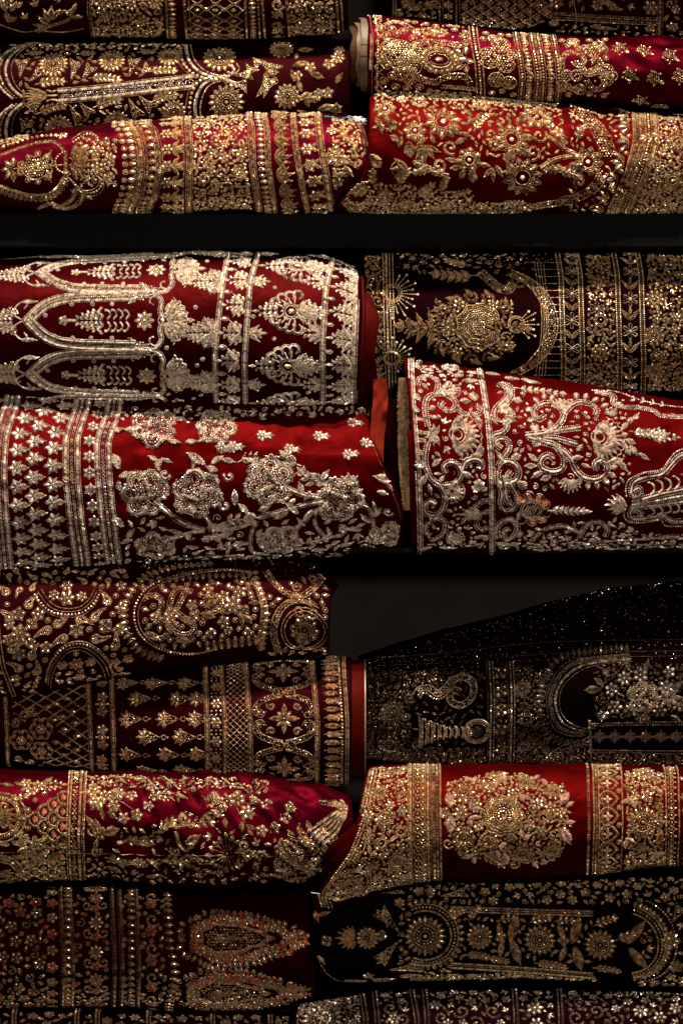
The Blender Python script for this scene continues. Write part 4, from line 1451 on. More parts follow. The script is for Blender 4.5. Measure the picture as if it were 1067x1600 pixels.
# ================================================================== LEFT, second from the top
def build_L2():
    r = rolls['L2'] = Roll('fabric_roll', 'dark wine roll with a long straight pale braid between marigolds, upper left',
             [(-200, 70), (0, 68), (150, 66), (300, 66), (450, 63), (545, 62)], [(-200, 236), (0, 230), (150, 222), (540, 212)], x1=545, front=.085, cloth=C_MAR,
             mats=[GOLD, GOLD2, GOLD_BEAD, PINK, SILVER], seed=2, wr=[('n', 2, 120, 60), ('n', .8, 30, 30)])
    # arch and long braid
    for pts in ([(60, 66), (38, 72), (17, 88), (9, 110), (17, 135), (35, 152)], [(35, 162), (17, 178), (10, 200), (12, 222)]):
        ob = trim(r, pts, 6, 'rope', 4)
        off = [(x - 9, y + 1) for x, y in pts]
        trim(r, off, 4, 'beads', 1); trim(r, [(x - 15, y + 2) for x, y in pts], 5, 'rope', 4)
        trim(r, [(x + 9, y - 1) for x, y in pts][:], 1.6, 'thread')
    bd = [(92, 150), (150, 145), (200, 139), (250, 133), (303, 127)]
    for o, k_, w_, m_ in ((-7.5, 'rope', 6.5, 4), (7.5, 'rope', 6.5, 4), (-11.5, 'thread', 1.5, 0), (11.5, 'thread', 1.5, 0)):
        trim(r, [(x, y + o) for x, y in bd], w_, k_, m_)
    knots(r, 'braid_filling', bd, 9, 3.4, (1, 4), edge=False)
    r.draw('tassel_knot', 62, 150, lambda p: (p.fan(20, PI, 42, 7, .35, rim=False, core=False), p.cord(np.array([-24 + 8j, -24 - 8j]), 4), [p.cord(spline([12 + (8 * s) * 1j, 20 + 6j * s, 28 + 8j * s]), 3) for s in (1, 0, -1)]))
    RO(r, [(84, 100, 24, 18), (175, 94, 22, 18), (265, 88, 20, 16), (92, 199, 23, 18), (183, 192, 22, 18), (272, 175, 20, 16)])
    WING(r, [(32, 120, 1.5, 34, 22), (46, 128, .8, 26, 16), (112, 125, 1.35, 36, 20), (128, 126, 1.0, 30, 18), (203, 118, 1.35, 34, 20), (218, 120, .9, 26, 16),
             (38, 162, -.4, 24, 18), (110, 165, -1.1, 34, 18), (125, 160, -.9, 28, 18), (202, 155, -1.1, 34, 20), (218, 150, -.8, 30, 18), (32, 185, -1.1, 22, 18)])
    SP(r, [(56, 132, .1, 46, 11), (140, 122, -.05, 50, 11), (232, 112, .05, 44, 11), (58, 178, .3, 48, 11), (146, 168, .3, 46, 11), (235, 160, .3, 44, 11), (40, 85, .2, 24, 9), (120, 85, .1, 26, 9), (215, 82, .1, 24, 9)])
    # scalloped arches at the right of the braid
    a1 = [(290, 72), (296, 95), (312, 112), (335, 120), (356, 119), (366, 110), (362, 102)]
    a2 = [(370, 136), (362, 127), (345, 123), (322, 129), (310, 145), (305, 170), (310, 195)]
    for pts in (a1, a2):
        trim(r, pts, 6, 'rope', 4); trim(r, [(x + 8, y - 2 if pts is a1 else y + 3) for x, y in pts], 3, 'beads')
        trim(r, [(x - 9, y + 4 if pts is a1 else y - 2) for x, y in pts[:-1]], 7, 'beads', 2, name='bead_line')
        trim(r, [(x - 15, y + 5 if pts is a1 else y - 2) for x, y in pts[:-1]], 1.6, 'thread')
    RO(r, [(343, 90, 27, 16), (354, 160, 28, 16), (449, 151, 21, 14), (440, 76, 20, 14)])
    WING(r, [(368, 118, .1, 26, 18), (385, 100, -1.0, 20, 20), (400, 92, -.6, 42, 22), (385, 145, 2.0, 22, 18), (402, 150, .9, 38, 24), (412, 152, 1.25, 34, 20), (395, 90, -.9, 20, 20)])
    LV(r, [(468, 133, 1.9, 20, 8), (478, 150, .4, 22, 12), (490, 155, -.2, 20, 12), (480, 160, -1.2, 16, 9), (463, 88, -1.8, 12, 7), (478, 78, .1, 22, 10)])
    FL(r, [(512, 145, 9, 5), (514, 100, 10, 5), (528, 90, 12, 8), (498, 147, 9, 6), (530, 78, 9)])
    LV(r, [(470, 100, .3, 26, 12), (495, 118, -.4, 24, 12), (458, 118, 1.9, 20, 10), (510, 168, .2, 26, 12), (475, 178, -.5, 26, 12), (430, 190, .1, 30, 12), (425, 115, .2, 24, 12), (530, 122, 1, 20, 10)], 1, 0)
    FL(r, [(485, 105, 9, 5), (525, 170, 10, 6), (450, 190, 11, 6), (500, 190, 10, 6), (465, 118, 8, 5)])
    K = small_kinds(.8, 1, .4, .3)
    r.fill([(20, 70), (290, 70), (290, 120), (20, 140)], K[2:], 1.5, seed=1)
    r.fill([(30, 165), (300, 140), (300, 200), (30, 215)], K[2:], 2, seed=2)
    r.fill([(-70, 75), (0, 75), (0, 215), (-70, 215)], K, 1, seed=3)
    r.layers('right', C_MAR, 3, 2)


# ================================================================== LEFT, third: crimson with gold bands
def build_L3():
    r = rolls['L3'] = Roll('fabric_roll', 'crimson roll with gold teardrop medallion and bands, lying on the black shelf at left',
             [(-200, 228), (0, 219), (100, 201), (190, 190), (300, 183), (400, 178), (520, 178), (560, 184), (600, 195)],
             [(-200, 332), (0, 332), (300, 332), (520, 329), (600, 326)], x1=572, front=.0, cloth=C_CRIM, mats=[GOLD, GOLD2, GOLD_BEAD, OLIVE], seed=3,
             wr=[('n', 2.5, 90, 50), ('f', 1.5, 30, 26, .4), ('n', .8, 14, 16)],
             right_end=[(-90, -56), (-62, -50), (-45, -40), (-27, -22), (-8, 1), (20, 3), (60, 0), (90, -4)])
    # teardrop medallion
    med = [(-70, 262), (-30, 250), (0, 243), (30, 232), (60, 223), (84, 222), (98, 232), (103, 250), (101, 272), (92, 292), (72, 304), (45, 304), (15, 296), (-20, 283), (-70, 262)]
    m0 = trim(r, med, 6, 'chev', 0, name='medallion')
    trim(r, med, 1.5, 'thread', 0, parent=m0)
    out = [(-70, 250), (-30, 240), (0, 232), (30, 222), (60, 214), (88, 212)]
    trim(r, out, 7, 'beads', 2, parent=m0)
    def ring_ov(p, q):
        z, t = resample(q, 8.5)
        for a, b in zip(z, t): p.tear(a, b - PI / 2 if False else b + PI / 2, 11, 7, 2, 0)
    r.line('oval_stone_row', [(110, 272), (104, 292), (82, 312), (45, 314), (10, 306), (-25, 292), (-70, 275)], lambda p, q: ring_ov(p, q[::-1]), m0)
    def pom(p):
        p.cluster(spline([-22, -8 + 15j, 10 + 12j, 16, 10 - 12j, -8 - 15j], 5, True), 4, (3, 2), (BEAD,))
        p.thread(spline([-24, -8 + 17j, 12 + 14j, 18, 12 - 14j, -8 - 17j], 6, True), 1.8)
        p.stone(-2, .8, 12, 7, 2); p.circle(2 + 3j, 8, 1.6)
        for a in (-2.2, -1.5, -.8, .8, 1.5, 2.2): p.dot(26 * np.exp(1j * a) * .85, 6.5, 2, True)
        for s in (1, -1):
            p.leaf(16 + 6j * s, s * 1.25, 20, 8); p.cord(spline([16 + 2j * s, 24 + 4j * s, 22 + 14j * s]), 2.4)
        p.cord(np.array([14 + 0j, 42 + 0j]), 2.6)
    r.draw('pomegranate_flower', 58, 262, pom, m0)
    def tip(p):
        for a in np.linspace(1.6, 4.7, 5): p.tear(4 * np.exp(1j * a), a, 15, 8, 2, 0)
        p.cord(spline([0, 12, 22]), 2)
        for s in (1, -1): p.scroll(12 + 6j * s, s * .9, 6, 1.1, s, 2, 0)
    r.draw('tip_flower', 22, 264, tip, m0)
    def bigfan(p):
        for a in np.linspace(-1.15, 1.15, 9):
            p.leaf(12 * np.exp(1j * a), a, 22, 8, 1, 0)
        p.circle(0, 10, 2.2, 3, -1.4, 1.4); p.circle(0, 6, 2.4, 3, -1.4, 1.4)
        p.beads(-4 + 17 * np.exp(1j * np.linspace(1.7, 4.6, 14)), 4, 2)
    r.draw('fan_flower', 108, 253, bigfan)
    FL(r, [(150, 236, 11), (152, 262, 11), (172, 248, 10), (165, 222, 8, 3), (170, 276, 8, 3), (98, 212, 9, 5)])
    for pts in ([(115, 222), (135, 210), (152, 214), (152, 224)], [(112, 282), (132, 300), (152, 298), (160, 284), (152, 276)]):
        trim(r, pts, 4.5, 'beads'); trim(r, [(x + 3, y + 5) for x, y in pts], 1.6, 'thread'); trim(r, [(x - 3, y - 4) for x, y in pts], 1.6, 'thread')
    vine(r, [(85, 322), (105, 326), (122, 318), (130, 305), (122, 295), (114, 300)], 4)
    vine(r, [(60, 326), (80, 318), (95, 322), (112, 312), (118, 302)], 3.4)
    LV(r, [(136, 282, .6, 14, 7), (140, 308, -.8, 12, 7), (132, 230, .4, 18, 9), (150, 250, 0, 14, 8)], stone=2)
    B1 = [(203, 196), (213, 204), (220, 233), (222, 270), (215, 306), (204, 328)]
    r.band(B1, [(0, 'rope', 7.5), (-5, 'thread', 1.6), (5, 'thread', 1.6), (9, 'chain', 4.2), (27, 'chev', 8), (22, 'thread', 1.4), (33, 'thread', 1.4)])
    r.row(B1, -13, 12.5, lambda p, k: (p.tear(9, PI, 17, 11, 2, 0), p.dot(-12, 5.5, 2, True)), 'oval_stone')
    r.row(B1, 17, 12.5, lambda p, k: p.tear(-5, 0, 11, 8, 2, 0), 'oval_stone', phase=3)
    B3 = [(293, 190), (296, 215), (297, 250), (295, 325)]
    r.band(B3, [(0, 'chev', 8), (-5, 'thread', 1.5), (5, 'thread', 1.5), (-9, 'chain', 3.4)])
    r.row(B3, -34, 27, lambda p, k: (p.flower(-1, 9.5, 6), [p.leaf(8 + 2j * s, s * .85, 14, 6) for s in (1, -1)], p.leaf(9, 0, 15, 6), p.leaf(14, .5, 12, 5), p.leaf(14, -.5, 12, 5)), 'posy', phase=3)
    RO(r, [(313, 228, 12, 8)])
    RO(r, [(374, 270, 14, 9), (356, 310, 13, 9), (352, 205, 10, 8)])
    CU(r, [(338, 218, 9, .5, 1), (316, 252, 11, 2.5, -1), (362, 215, 8, 4, 1), (322, 278, 8, 1, -1), (345, 235, 8, 1, 1), (378, 222, 9, 3, 1), (345, 272, 8, 5, -1), (318, 300, 7, .3, 1), (378, 300, 8, 2, 1)])
    FL(r, [(330, 240, 8, 5), (350, 246, 9), (330, 265, 8), (352, 225, 7), (335, 298, 8), (316, 285, 7, 4), (378, 240, 9, 4)])
    B5 = [(389, 182), (393, 200), (394, 230), (395, 260), (405, 325)]
    r.band(B5, [(0, 'chev', 7.5), (-5, 'thread', 1.4), (5, 'thread', 1.4), (24, 'chev', 6), (20, 'thread', 1.3), (28, 'thread', 1.3)])
    r.row(B5, 9, 9.5, lambda p, k: p.tear(0, 0, 10, 7, 2, 0), 'oval_stone')
    def spray(p, k):
        for a in (-1.0, -.5, 0, .5, 1.0): p.leaf(-12, a + .25, 27 - 7 * abs(a), 9, 1, 0)
        p.dot(3 - 4j, 4)
    r.row(B5, 48, 28, spray, 'leaf_spray', phase=8)
    B7 = [(458, 184), (460, 205), (462, 230), (473, 295), (480, 326)]
    r.band(B7, [(0, 'chev', 6.5), (-4.2, 'thread', 1.4), (4.2, 'thread', 1.4)])
    B9 = [(497, 184), (499, 205), (502, 230), (510, 278), (517, 326)]
    r.band(B9, [(0, 'rope', 7.5), (-5, 'thread', 1.5), (5, 'thread', 1.5)])
    r.row(B7, 17, 26, lambda p, k: (p.flower(0, 10, 6), p.leaf(6, .9, 12, 6), p.leaf(8, -.4, 10, 5)), 'posy', phase=6)
    RO(r, [(525, 244, 17, 8)])
    LV(r, [(540, 250, -.3, 26, 12), (545, 268, -.9, 22, 9), (532, 272, .3, 24, 8), (540, 215, -1.2, 30, 8), (528, 205, .4, 14, 8), (555, 230, 1, 14, 9), (555, 245, .2, 14, 9), (548, 200, 2, 12, 8), (526, 222, .6, 13, 8)])
    FL(r, [(518, 204, 9), (527, 285, 9, 4), (548, 222, 7, 4)])
    trim(r, [(552, 186), (562, 196), (570, 215), (573, 240)], 8, 'chev', 1)
    trim(r, [(533, 196), (545, 218), (556, 240)], 3.4, 'cord')
    K = small_kinds(.75, 1.2, .3, .7)
    r.fill([(304, 184), (386, 180), (392, 326), (304, 328)], K[1:], .6, seed=1)
    r.fill([(125, 215), (182, 215), (182, 290), (125, 290)], K[2:], 1, seed=4)
    r.fill([(518, 185), (560, 190), (568, 250), (520, 300)], K[2:], 1, seed=5)
    r.fill([(-70, 235), (45, 210), (45, 215), (-70, 245)], K[2:], 1, seed=6)
    # teal basting thread and fluff at the upper right corner
    th = np.array([1.25, 1.2, 1.28, 1.18, 1.1, 1.0])
    us = np.array([508, 525, 540, 552, 566, 572.])
    p = Pen(); p.thread(spline([complex(a - 540, b * 70 + 4 * math.sin(a)) for a, b in zip(us, th)]), 1.1, 0)
    keep = r.mats
    r.mats = [TEAL]; r.emit('loose_thread', p, 540, 0.0)
    r.mats = [FLUFF]
    q = Pen()
    for _ in range(60):
        c = complex(RNG.normal() * 7, RNG.normal() * 5)
        q.add(c, RNG.random() * 6.3, 4, .4, .5, GRAIN, 0, 1.5 + 2 * RNG.random())
    r.emit('loose_thread', q, 562, 1.15, mark=False)
    r.mats = keep
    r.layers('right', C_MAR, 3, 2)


# ================================================================== RIGHT, top of the view
def build_R1():
    r = rolls['R1'] = Roll('fabric_roll', 'dim maroon roll with a knotted lattice, cut off by the upper edge at right',
             [(600, -110), (1250, -95)], [(600, 23), (700, 37), (800, 47), (950, 57), (1067, 64), (1250, 72)], x0=611, front=.07, cloth=C_WINE,
             mats=[GOLD2, COPPER, COPPER_BEAD, PINK], seed=11, wr=[('n', 2, 140, 60), ('n', .8, 30, 30)])
    r.band([(615, -30), (614, 20)], [(0, 'beads', 3.2), (4, 'beads', 3, 1)])
    r.band([(686, -30), (687, 30)], [(0, 'cord', 2.6), (5, 'thread', 1.4)])
    r.band([(712, -30), (713, 35)], [(0, 'cord', 2.6), (5, 'thread', 1.4)])
    def lat(p, q):
        p.net(q, 13, 1.5, 0, None, .75); p.net(q, 13, 3, 0, 2, .75)
    u0 = 775
    poly = r.ip([(718, -70), (840, -70), (848, -10), (862, 12), (840, 38), (800, 46), (718, 36)], u0, sm=False)
    p = Pen(); p.net(poly, 17, 1.5, 0, 2, .75)
    p.at(3).net(poly, 17, 1.4, 0, None, .75)
    r.emit('lattice', p, u0, 0.0)
    pen = Pen()
    e1, e2 = np.exp(.75j), np.exp(-.75j)
    for i in range(-9, 10):
        for j in range(-9, 10):
            z = poly.mean() + (i + .5) * 17 / math.sin(1.5) * e1 + (j + .5) * 17 / math.sin(1.5) * e2
            if inside(np.array([z]), poly)[0]:
                for dz in (-3, 3, 4j, -4j): pen.dot(z + dz, 3.6, 2, dz == -3)
    r.emit('bead_group', pen, u0, 0.0, stuff=True)
    for o in (0, 7):
        trim(r, [(835, -40), (846, 0), (860, 18 + o), (900, 22 + o), (960, 26 + o), (1025, 29 + o), (1030, 30 + o)], 4.4, 'chain')
        trim(r, [(830, -40), (842, 3), (858, 21 + o), (900, 25 + o), (960, 29 + o), (1025, 32 + o)], 1.3, 'thread')
    r.band([(1030, -40), (1031, 20), (1029, 55)], [(0, 'rope', 5), (-4, 'thread', 1.5), (4, 'thread', 1.5)])
    FL(r, [(868, 3, 12), (865, 36, 9), (933, 8, 10), (1016, 12, 13), (1015, 45, 9), (1050, 42, 11), (638, 6, 13), (670, 8, 9), (1055, 15, 8), (700, 8, 8), (700, 26, 7), (660, 24, 9)])
    LV(r, [(955, 8, -.4, 34, 11), (962, 14, 0, 22, 8), (948, 44, .0, 34, 8), (930, 40, .4, 16, 8), (892, 5, 1.3, 12, 6), (1040, 28, 1, 14, 7), (652, 12, .6, 18, 8), (905, 0, 1, 12, 7)])
    CU(r, [(680, 5, 8, 1, 1), (1047, 5, 8, 2, 1), (625, 22, 7, 0, 1)])
    K = small_kinds(.8, 1, .3, .6)
    r.fill([(618, -70), (684, -70), (684, 28), (618, 22)], K, 1.5, seed=1)
    r.fill([(690, -70), (710, -70), (710, 30), (690, 28)], K[2:], 1.5, seed=4)
    r.fill([(870, -70), (1024, -70), (1024, 20), (870, 12)], K, 6, seed=2)
    r.fill([(1036, -70), (1130, -70), (1130, 62), (1036, 58)], K, 3, seed=3)
    r.fill([(870, 35), (1024, 40), (1024, 56), (870, 50)], K[2:], 5, seed=5)
    r.layers('left', C_MAR, 3, 2)
    # a pale loose thread hanging off the cloth
    tube('loose_thread', [(895, -4), (897, 8), (899, 18), (900, 30), (896, 38), (891, 44), (887, 50)], r, .45, PINK, 4)


def tube(name, pts, r, rad, mat, lift=3.0, parent=None):
    q = spline([complex(*p) for p in pts], 6)
    u, th = r.inv(q.real, q.imag)
    P = r.S(u, th)
    C = P.copy(); C[:, 1] = r.axis
    c, _ = r.cr(u); C[:, 2] = (CY - c) / 1000 * r.k + ZOFF
    N = P - C; N /= np.linalg.norm(N, axis=1)[:, None]
    P = P + N * lift / 1000
    T = np.gradient(P, axis=0); T /= np.linalg.norm(T, axis=1)[:, None]
    B = np.cross(T, N)
    ring = [P + (math.cos(a) * N + math.sin(a) * B) * rad / 1000 - r.org for a in np.linspace(0, 2 * PI, 6)]
    return link(name, grid_mesh(name, np.array(ring), [mat]), parent or r.root)


# ================================================================== RIGHT, second: crimson, gold, with woven tape at its end
def build_R2():
    r = rolls['R2'] = Roll('fabric_roll', 'crimson roll with beaded gold scrolls and tan layers at its left end, upper right',
             [(560, 25), (620, 28), (700, 38), (800, 51), (900, 57), (1067, 64), (1250, 70)],
             [(560, 148), (700, 152), (800, 155), (950, 161), (1067, 168), (1250, 176)], x0=575, front=.025, cloth=C_CRIM,
             mats=[GOLD, GOLD2, GOLD_BEAD, OLIVE], seed=12, wr=[('n', 2, 120, 60), ('f', 4.5, 48, 40, .7, (955, 1400)), ('n', 2, 30, 30, .4, (950, 1400)), ('n', .7, 20, 20)],
             left_end=[(-90, 2), (-40, 2), (0, 1), (40, 3), (90, -2)])
    E = [(575, 28), (580, 61), (578, 110), (578, 151)]
    r.band(E, [(0, 'cord', 3), (3, 'thread', 1.3)])
    r.band(E, [(11, 'wave', 7), (11, 'beads', 4.4, 2), (18, 'wave', 5)])
    b = r.band
    # beaded scroll field
    knots(r, 'beaded_scroll', [(640, 76), (660, 66), (690, 66), (715, 70), (728, 66), (728, 58), (718, 55)], 9, 4)
    knots(r, 'beaded_scroll', [(640, 108), (655, 122), (675, 128), (684, 127)], 10, 4)
    knots(r, 'beaded_scroll', [(686, 124), (705, 119), (725, 120), (735, 130)], 9, 4)
    knots(r, 'beaded_scroll', [(600, 40), (615, 34), (632, 38), (650, 50), (665, 58)], 7, 4)
    knots(r, 'beaded_scroll', [(640, 52), (660, 48), (685, 52), (700, 50)], 10, 4, (2, 3))
    knots(r, 'beaded_scroll', [(690, 135), (720, 137), (745, 140)], 6, 4)
    def blob(R, d=4.2):
        return lambda p: (p.cluster(R * np.exp(1j * np.linspace(0, 2 * PI, 16)[:-1]) * (1 + .14 * np.cos(5 * np.linspace(0, 2 * PI, 16)[:-1])), d, (2, 2, 3), (BEAD,)), p.circle(0, R * 1.05, 1.6))
    for x, y, R in ((625, 85, 22), (640, 100, 18), (612, 72, 12), (648, 82, 14), (625, 115, 11), (640, 124, 9), (764, 90, 16), (782, 70, 14), (790, 100, 13), (775, 125, 12), (795, 130, 11), (770, 60, 8), (800, 85, 8)):
        r.draw('beaded_flower', x, y, blob(R))
    def oval(p):
        for a in np.linspace(0, 2 * PI, 19)[:-1]:
            z = 26 * math.cos(a) + 18j * math.sin(a)
            p.dot(z, 6.4, 2, True)
        t = np.linspace(0, 2 * PI, 40)
        p.cord(19 * np.cos(t) + 12j * np.sin(t), 2.4, 0); p.beads(15 * np.cos(t) + 8j * np.sin(t), 3, 3)
        p.stone(-8, 0, 16, 8, 2)
    md = r.draw('oval_medallion', 686, 93, oval)
    r.draw('oval_medallion', 680, 50, lambda p: (p.cord(18 * np.cos(np.linspace(0, 6.3, 40)) + 9j * np.sin(np.linspace(0, 6.3, 40)), 2.4, 0), p.stone(-9, 0, 18, 10, 2)))
    for x, y in ((601, 78), (597, 90), (604, 102), (600, 126), (612, 118), (618, 135), (636, 137), (655, 136), (612, 45), (620, 52), (604, 55), (645, 60), (630, 48), (596, 44)):
        r.draw('ringed_stone', x, y, lambda p: (p.dot(0, 7, 2), p.circle(0, 6, 1.8)))
    LV(r, [(716, 80, 2.6, 15, 8), (716, 105, -2.6, 15, 8), (728, 78, 1.4, 14, 8), (728, 108, -1.4, 14, 8), (722, 92, 0, 18, 10), (734, 96, 0, 12, 7), (606, 62, 2.8, 12, 8)], stone=2)
    A = [(733, 50), (737, 75), (742, 100), (745, 140)]
    b(A, [(0, 'cord', 2.2), (6, 'beads', 4.6, 2), (12, 'cord', 2.2)])
    b([(802, 58), (808, 90), (812, 120), (809, 152)], [(0, 'thread', 1.6), (4, 'beads', 4.4, 2), (8, 'thread', 1.5), (16, 'wave', 10), (16, 'ovals', 8), (24, 'thread', 1.5), (28, 'beads', 4.4, 2), (32, 'thread', 1.6)])
    b([(836, 58), (842, 90), (845, 120), (843, 153)], [(0, 'thread', 1.6), (4, 'beads', 4.4, 2), (8, 'thread', 1.5), (16, 'wave', 10), (16, 'ovals', 8), (24, 'thread', 1.5), (28, 'beads', 4.4, 2), (32, 'thread', 1.6)])
    for pts in ([(878, 110), (878, 92), (888, 82), (904, 84), (912, 94), (906, 102), (896, 98)], [(915, 115), (930, 108), (938, 100), (932, 92), (922, 98)],
                [(915, 125), (925, 138), (938, 138), (944, 126), (938, 118)], [(882, 72), (895, 68), (905, 76), (915, 72)], [(908, 106), (918, 115), (935, 112), (950, 118)], [(880, 128), (895, 140), (910, 138)]):
        knots(r, 'beaded_scroll', pts, 8, 4)
    for x, y, R in ((925, 78, 12), (935, 70, 9), (948, 110, 9), (948, 125, 9), (900, 118, 8), (885, 118, 8), (878, 135, 9), (905, 140, 9), (895, 65, 9)):
        r.draw('beaded_flower', x, y, blob(R))
    for x, y in ((957, 119), (942, 77)):
        r.draw('ringed_stone', x, y, lambda p: (p.dot(0, 8, 2), p.circle(0, 7, 1.8)))
    def butti(p):
        p.cluster([-13 + 1j, -8 + 9j, 2 + 11j, 8 + 4j, 15 + 1j, 8 - 5j, 2 - 11j, -8 - 8j], 3.8, (2, 0, 3))
        for a in (-2.4, -1.2, 1.2, 2.4): p.dot(12 * np.exp(1j * a), 4.4, 2)
        p.tear(8, 0, 9, 5, 2, 0)
    for x, y in ((968, 76), (1006, 80), (984, 118), (1022, 123), (1062, 120), (1046, 87), (1030, 165), (1000, 158), (1100, 125), (1085, 90)):
        r.draw('small_sprig', x, y, butti, None, -.45)
    K = [(5, 2, 'ringed_stone', lambda p, g: (p.dot(0, 5.5, 2), p.circle(0, 4.6, 1.5))), (3, 3, 'single_bead', lambda p, g: p.dot(0, 4.4, 2))]
    r.fill([(596, 30), (733, 45), (740, 148), (596, 145)], K, 1, seed=1)
    r.fill([(752, 50), (800, 55), (806, 150), (756, 150)], K, 1, seed=2)
    r.fill([(876, 60), (945, 62), (950, 150), (876, 150)], K, 1, seed=3)
    # woven tape and the layers it binds, seen at the end
    m, nt, bs = newmat('tan_woven_tape')
    tc = nt.nodes.new('ShaderNodeTexCoord'); wv = nt.nodes.new('ShaderNodeTexWave'); wv.inputs['Scale'].default_value = 160; wv.bands_direction = 'DIAGONAL'
    nt.links.new(tc.outputs['Object'], wv.inputs[0]); rp = ramp(nt, [(0, (.05, .028, .012)), (1, (.14, .085, .045))]); nt.links.new(wv.outputs[0], rp.inputs[0]); nt.links.new(rp.outputs[0], bs.inputs[0])
    bs.inputs['Roughness'].default_value = .55
    th = np.linspace(-1.5, 1.5, 60)
    a, _ = r.ends(th)
    for k, (o1, sh, nm) in enumerate(((-14, .95, 'woven_tape'), (-20, .83, 'woven_tape'), (-29, .74, 'folded_edge'))):
        rows = []
        for off, g in ((20, sh), (o1 + 1.5, sh), (o1, sh - .012), (o1 + 1.5, sh - .03), (20, sh - .05)):
            wob = 1.2 * np.sin(th * 7 + k * 2) + 2 * np.exp(-((th - .25) / .04) ** 2) * (k == 0)
            P = r.S(a + off + wob, th); C = r.S(a, th * 0); C[:, 1] = r.axis; C[:, 0] = P[:, 0]
            rows.append(C + (P - C) * g - r.org)
        link(nm, grid_mesh(nm, np.array(rows), [m if k < 2 else C_TAN]), r.root)
    for t0 in (-.55, .18, -.1):
        rows = []
        for off, g in ((18, .958), (-15.5, .96), (-16, .95)):
            tt = np.linspace(t0, t0 + .045, 3)
            P = r.S(a[0] + off + 0 * tt, tt); C = r.S(a[0] + 0 * tt, tt * 0); C[:, 1] = r.axis; C[:, 0] = P[:, 0]
            rows.append(C + (P - C) * (g + .01) - r.org)
        link('tape_join', grid_mesh('tape_join', np.array(rows), [m]), r.root)
    r.layers('left', C_MAR, 3, -8)


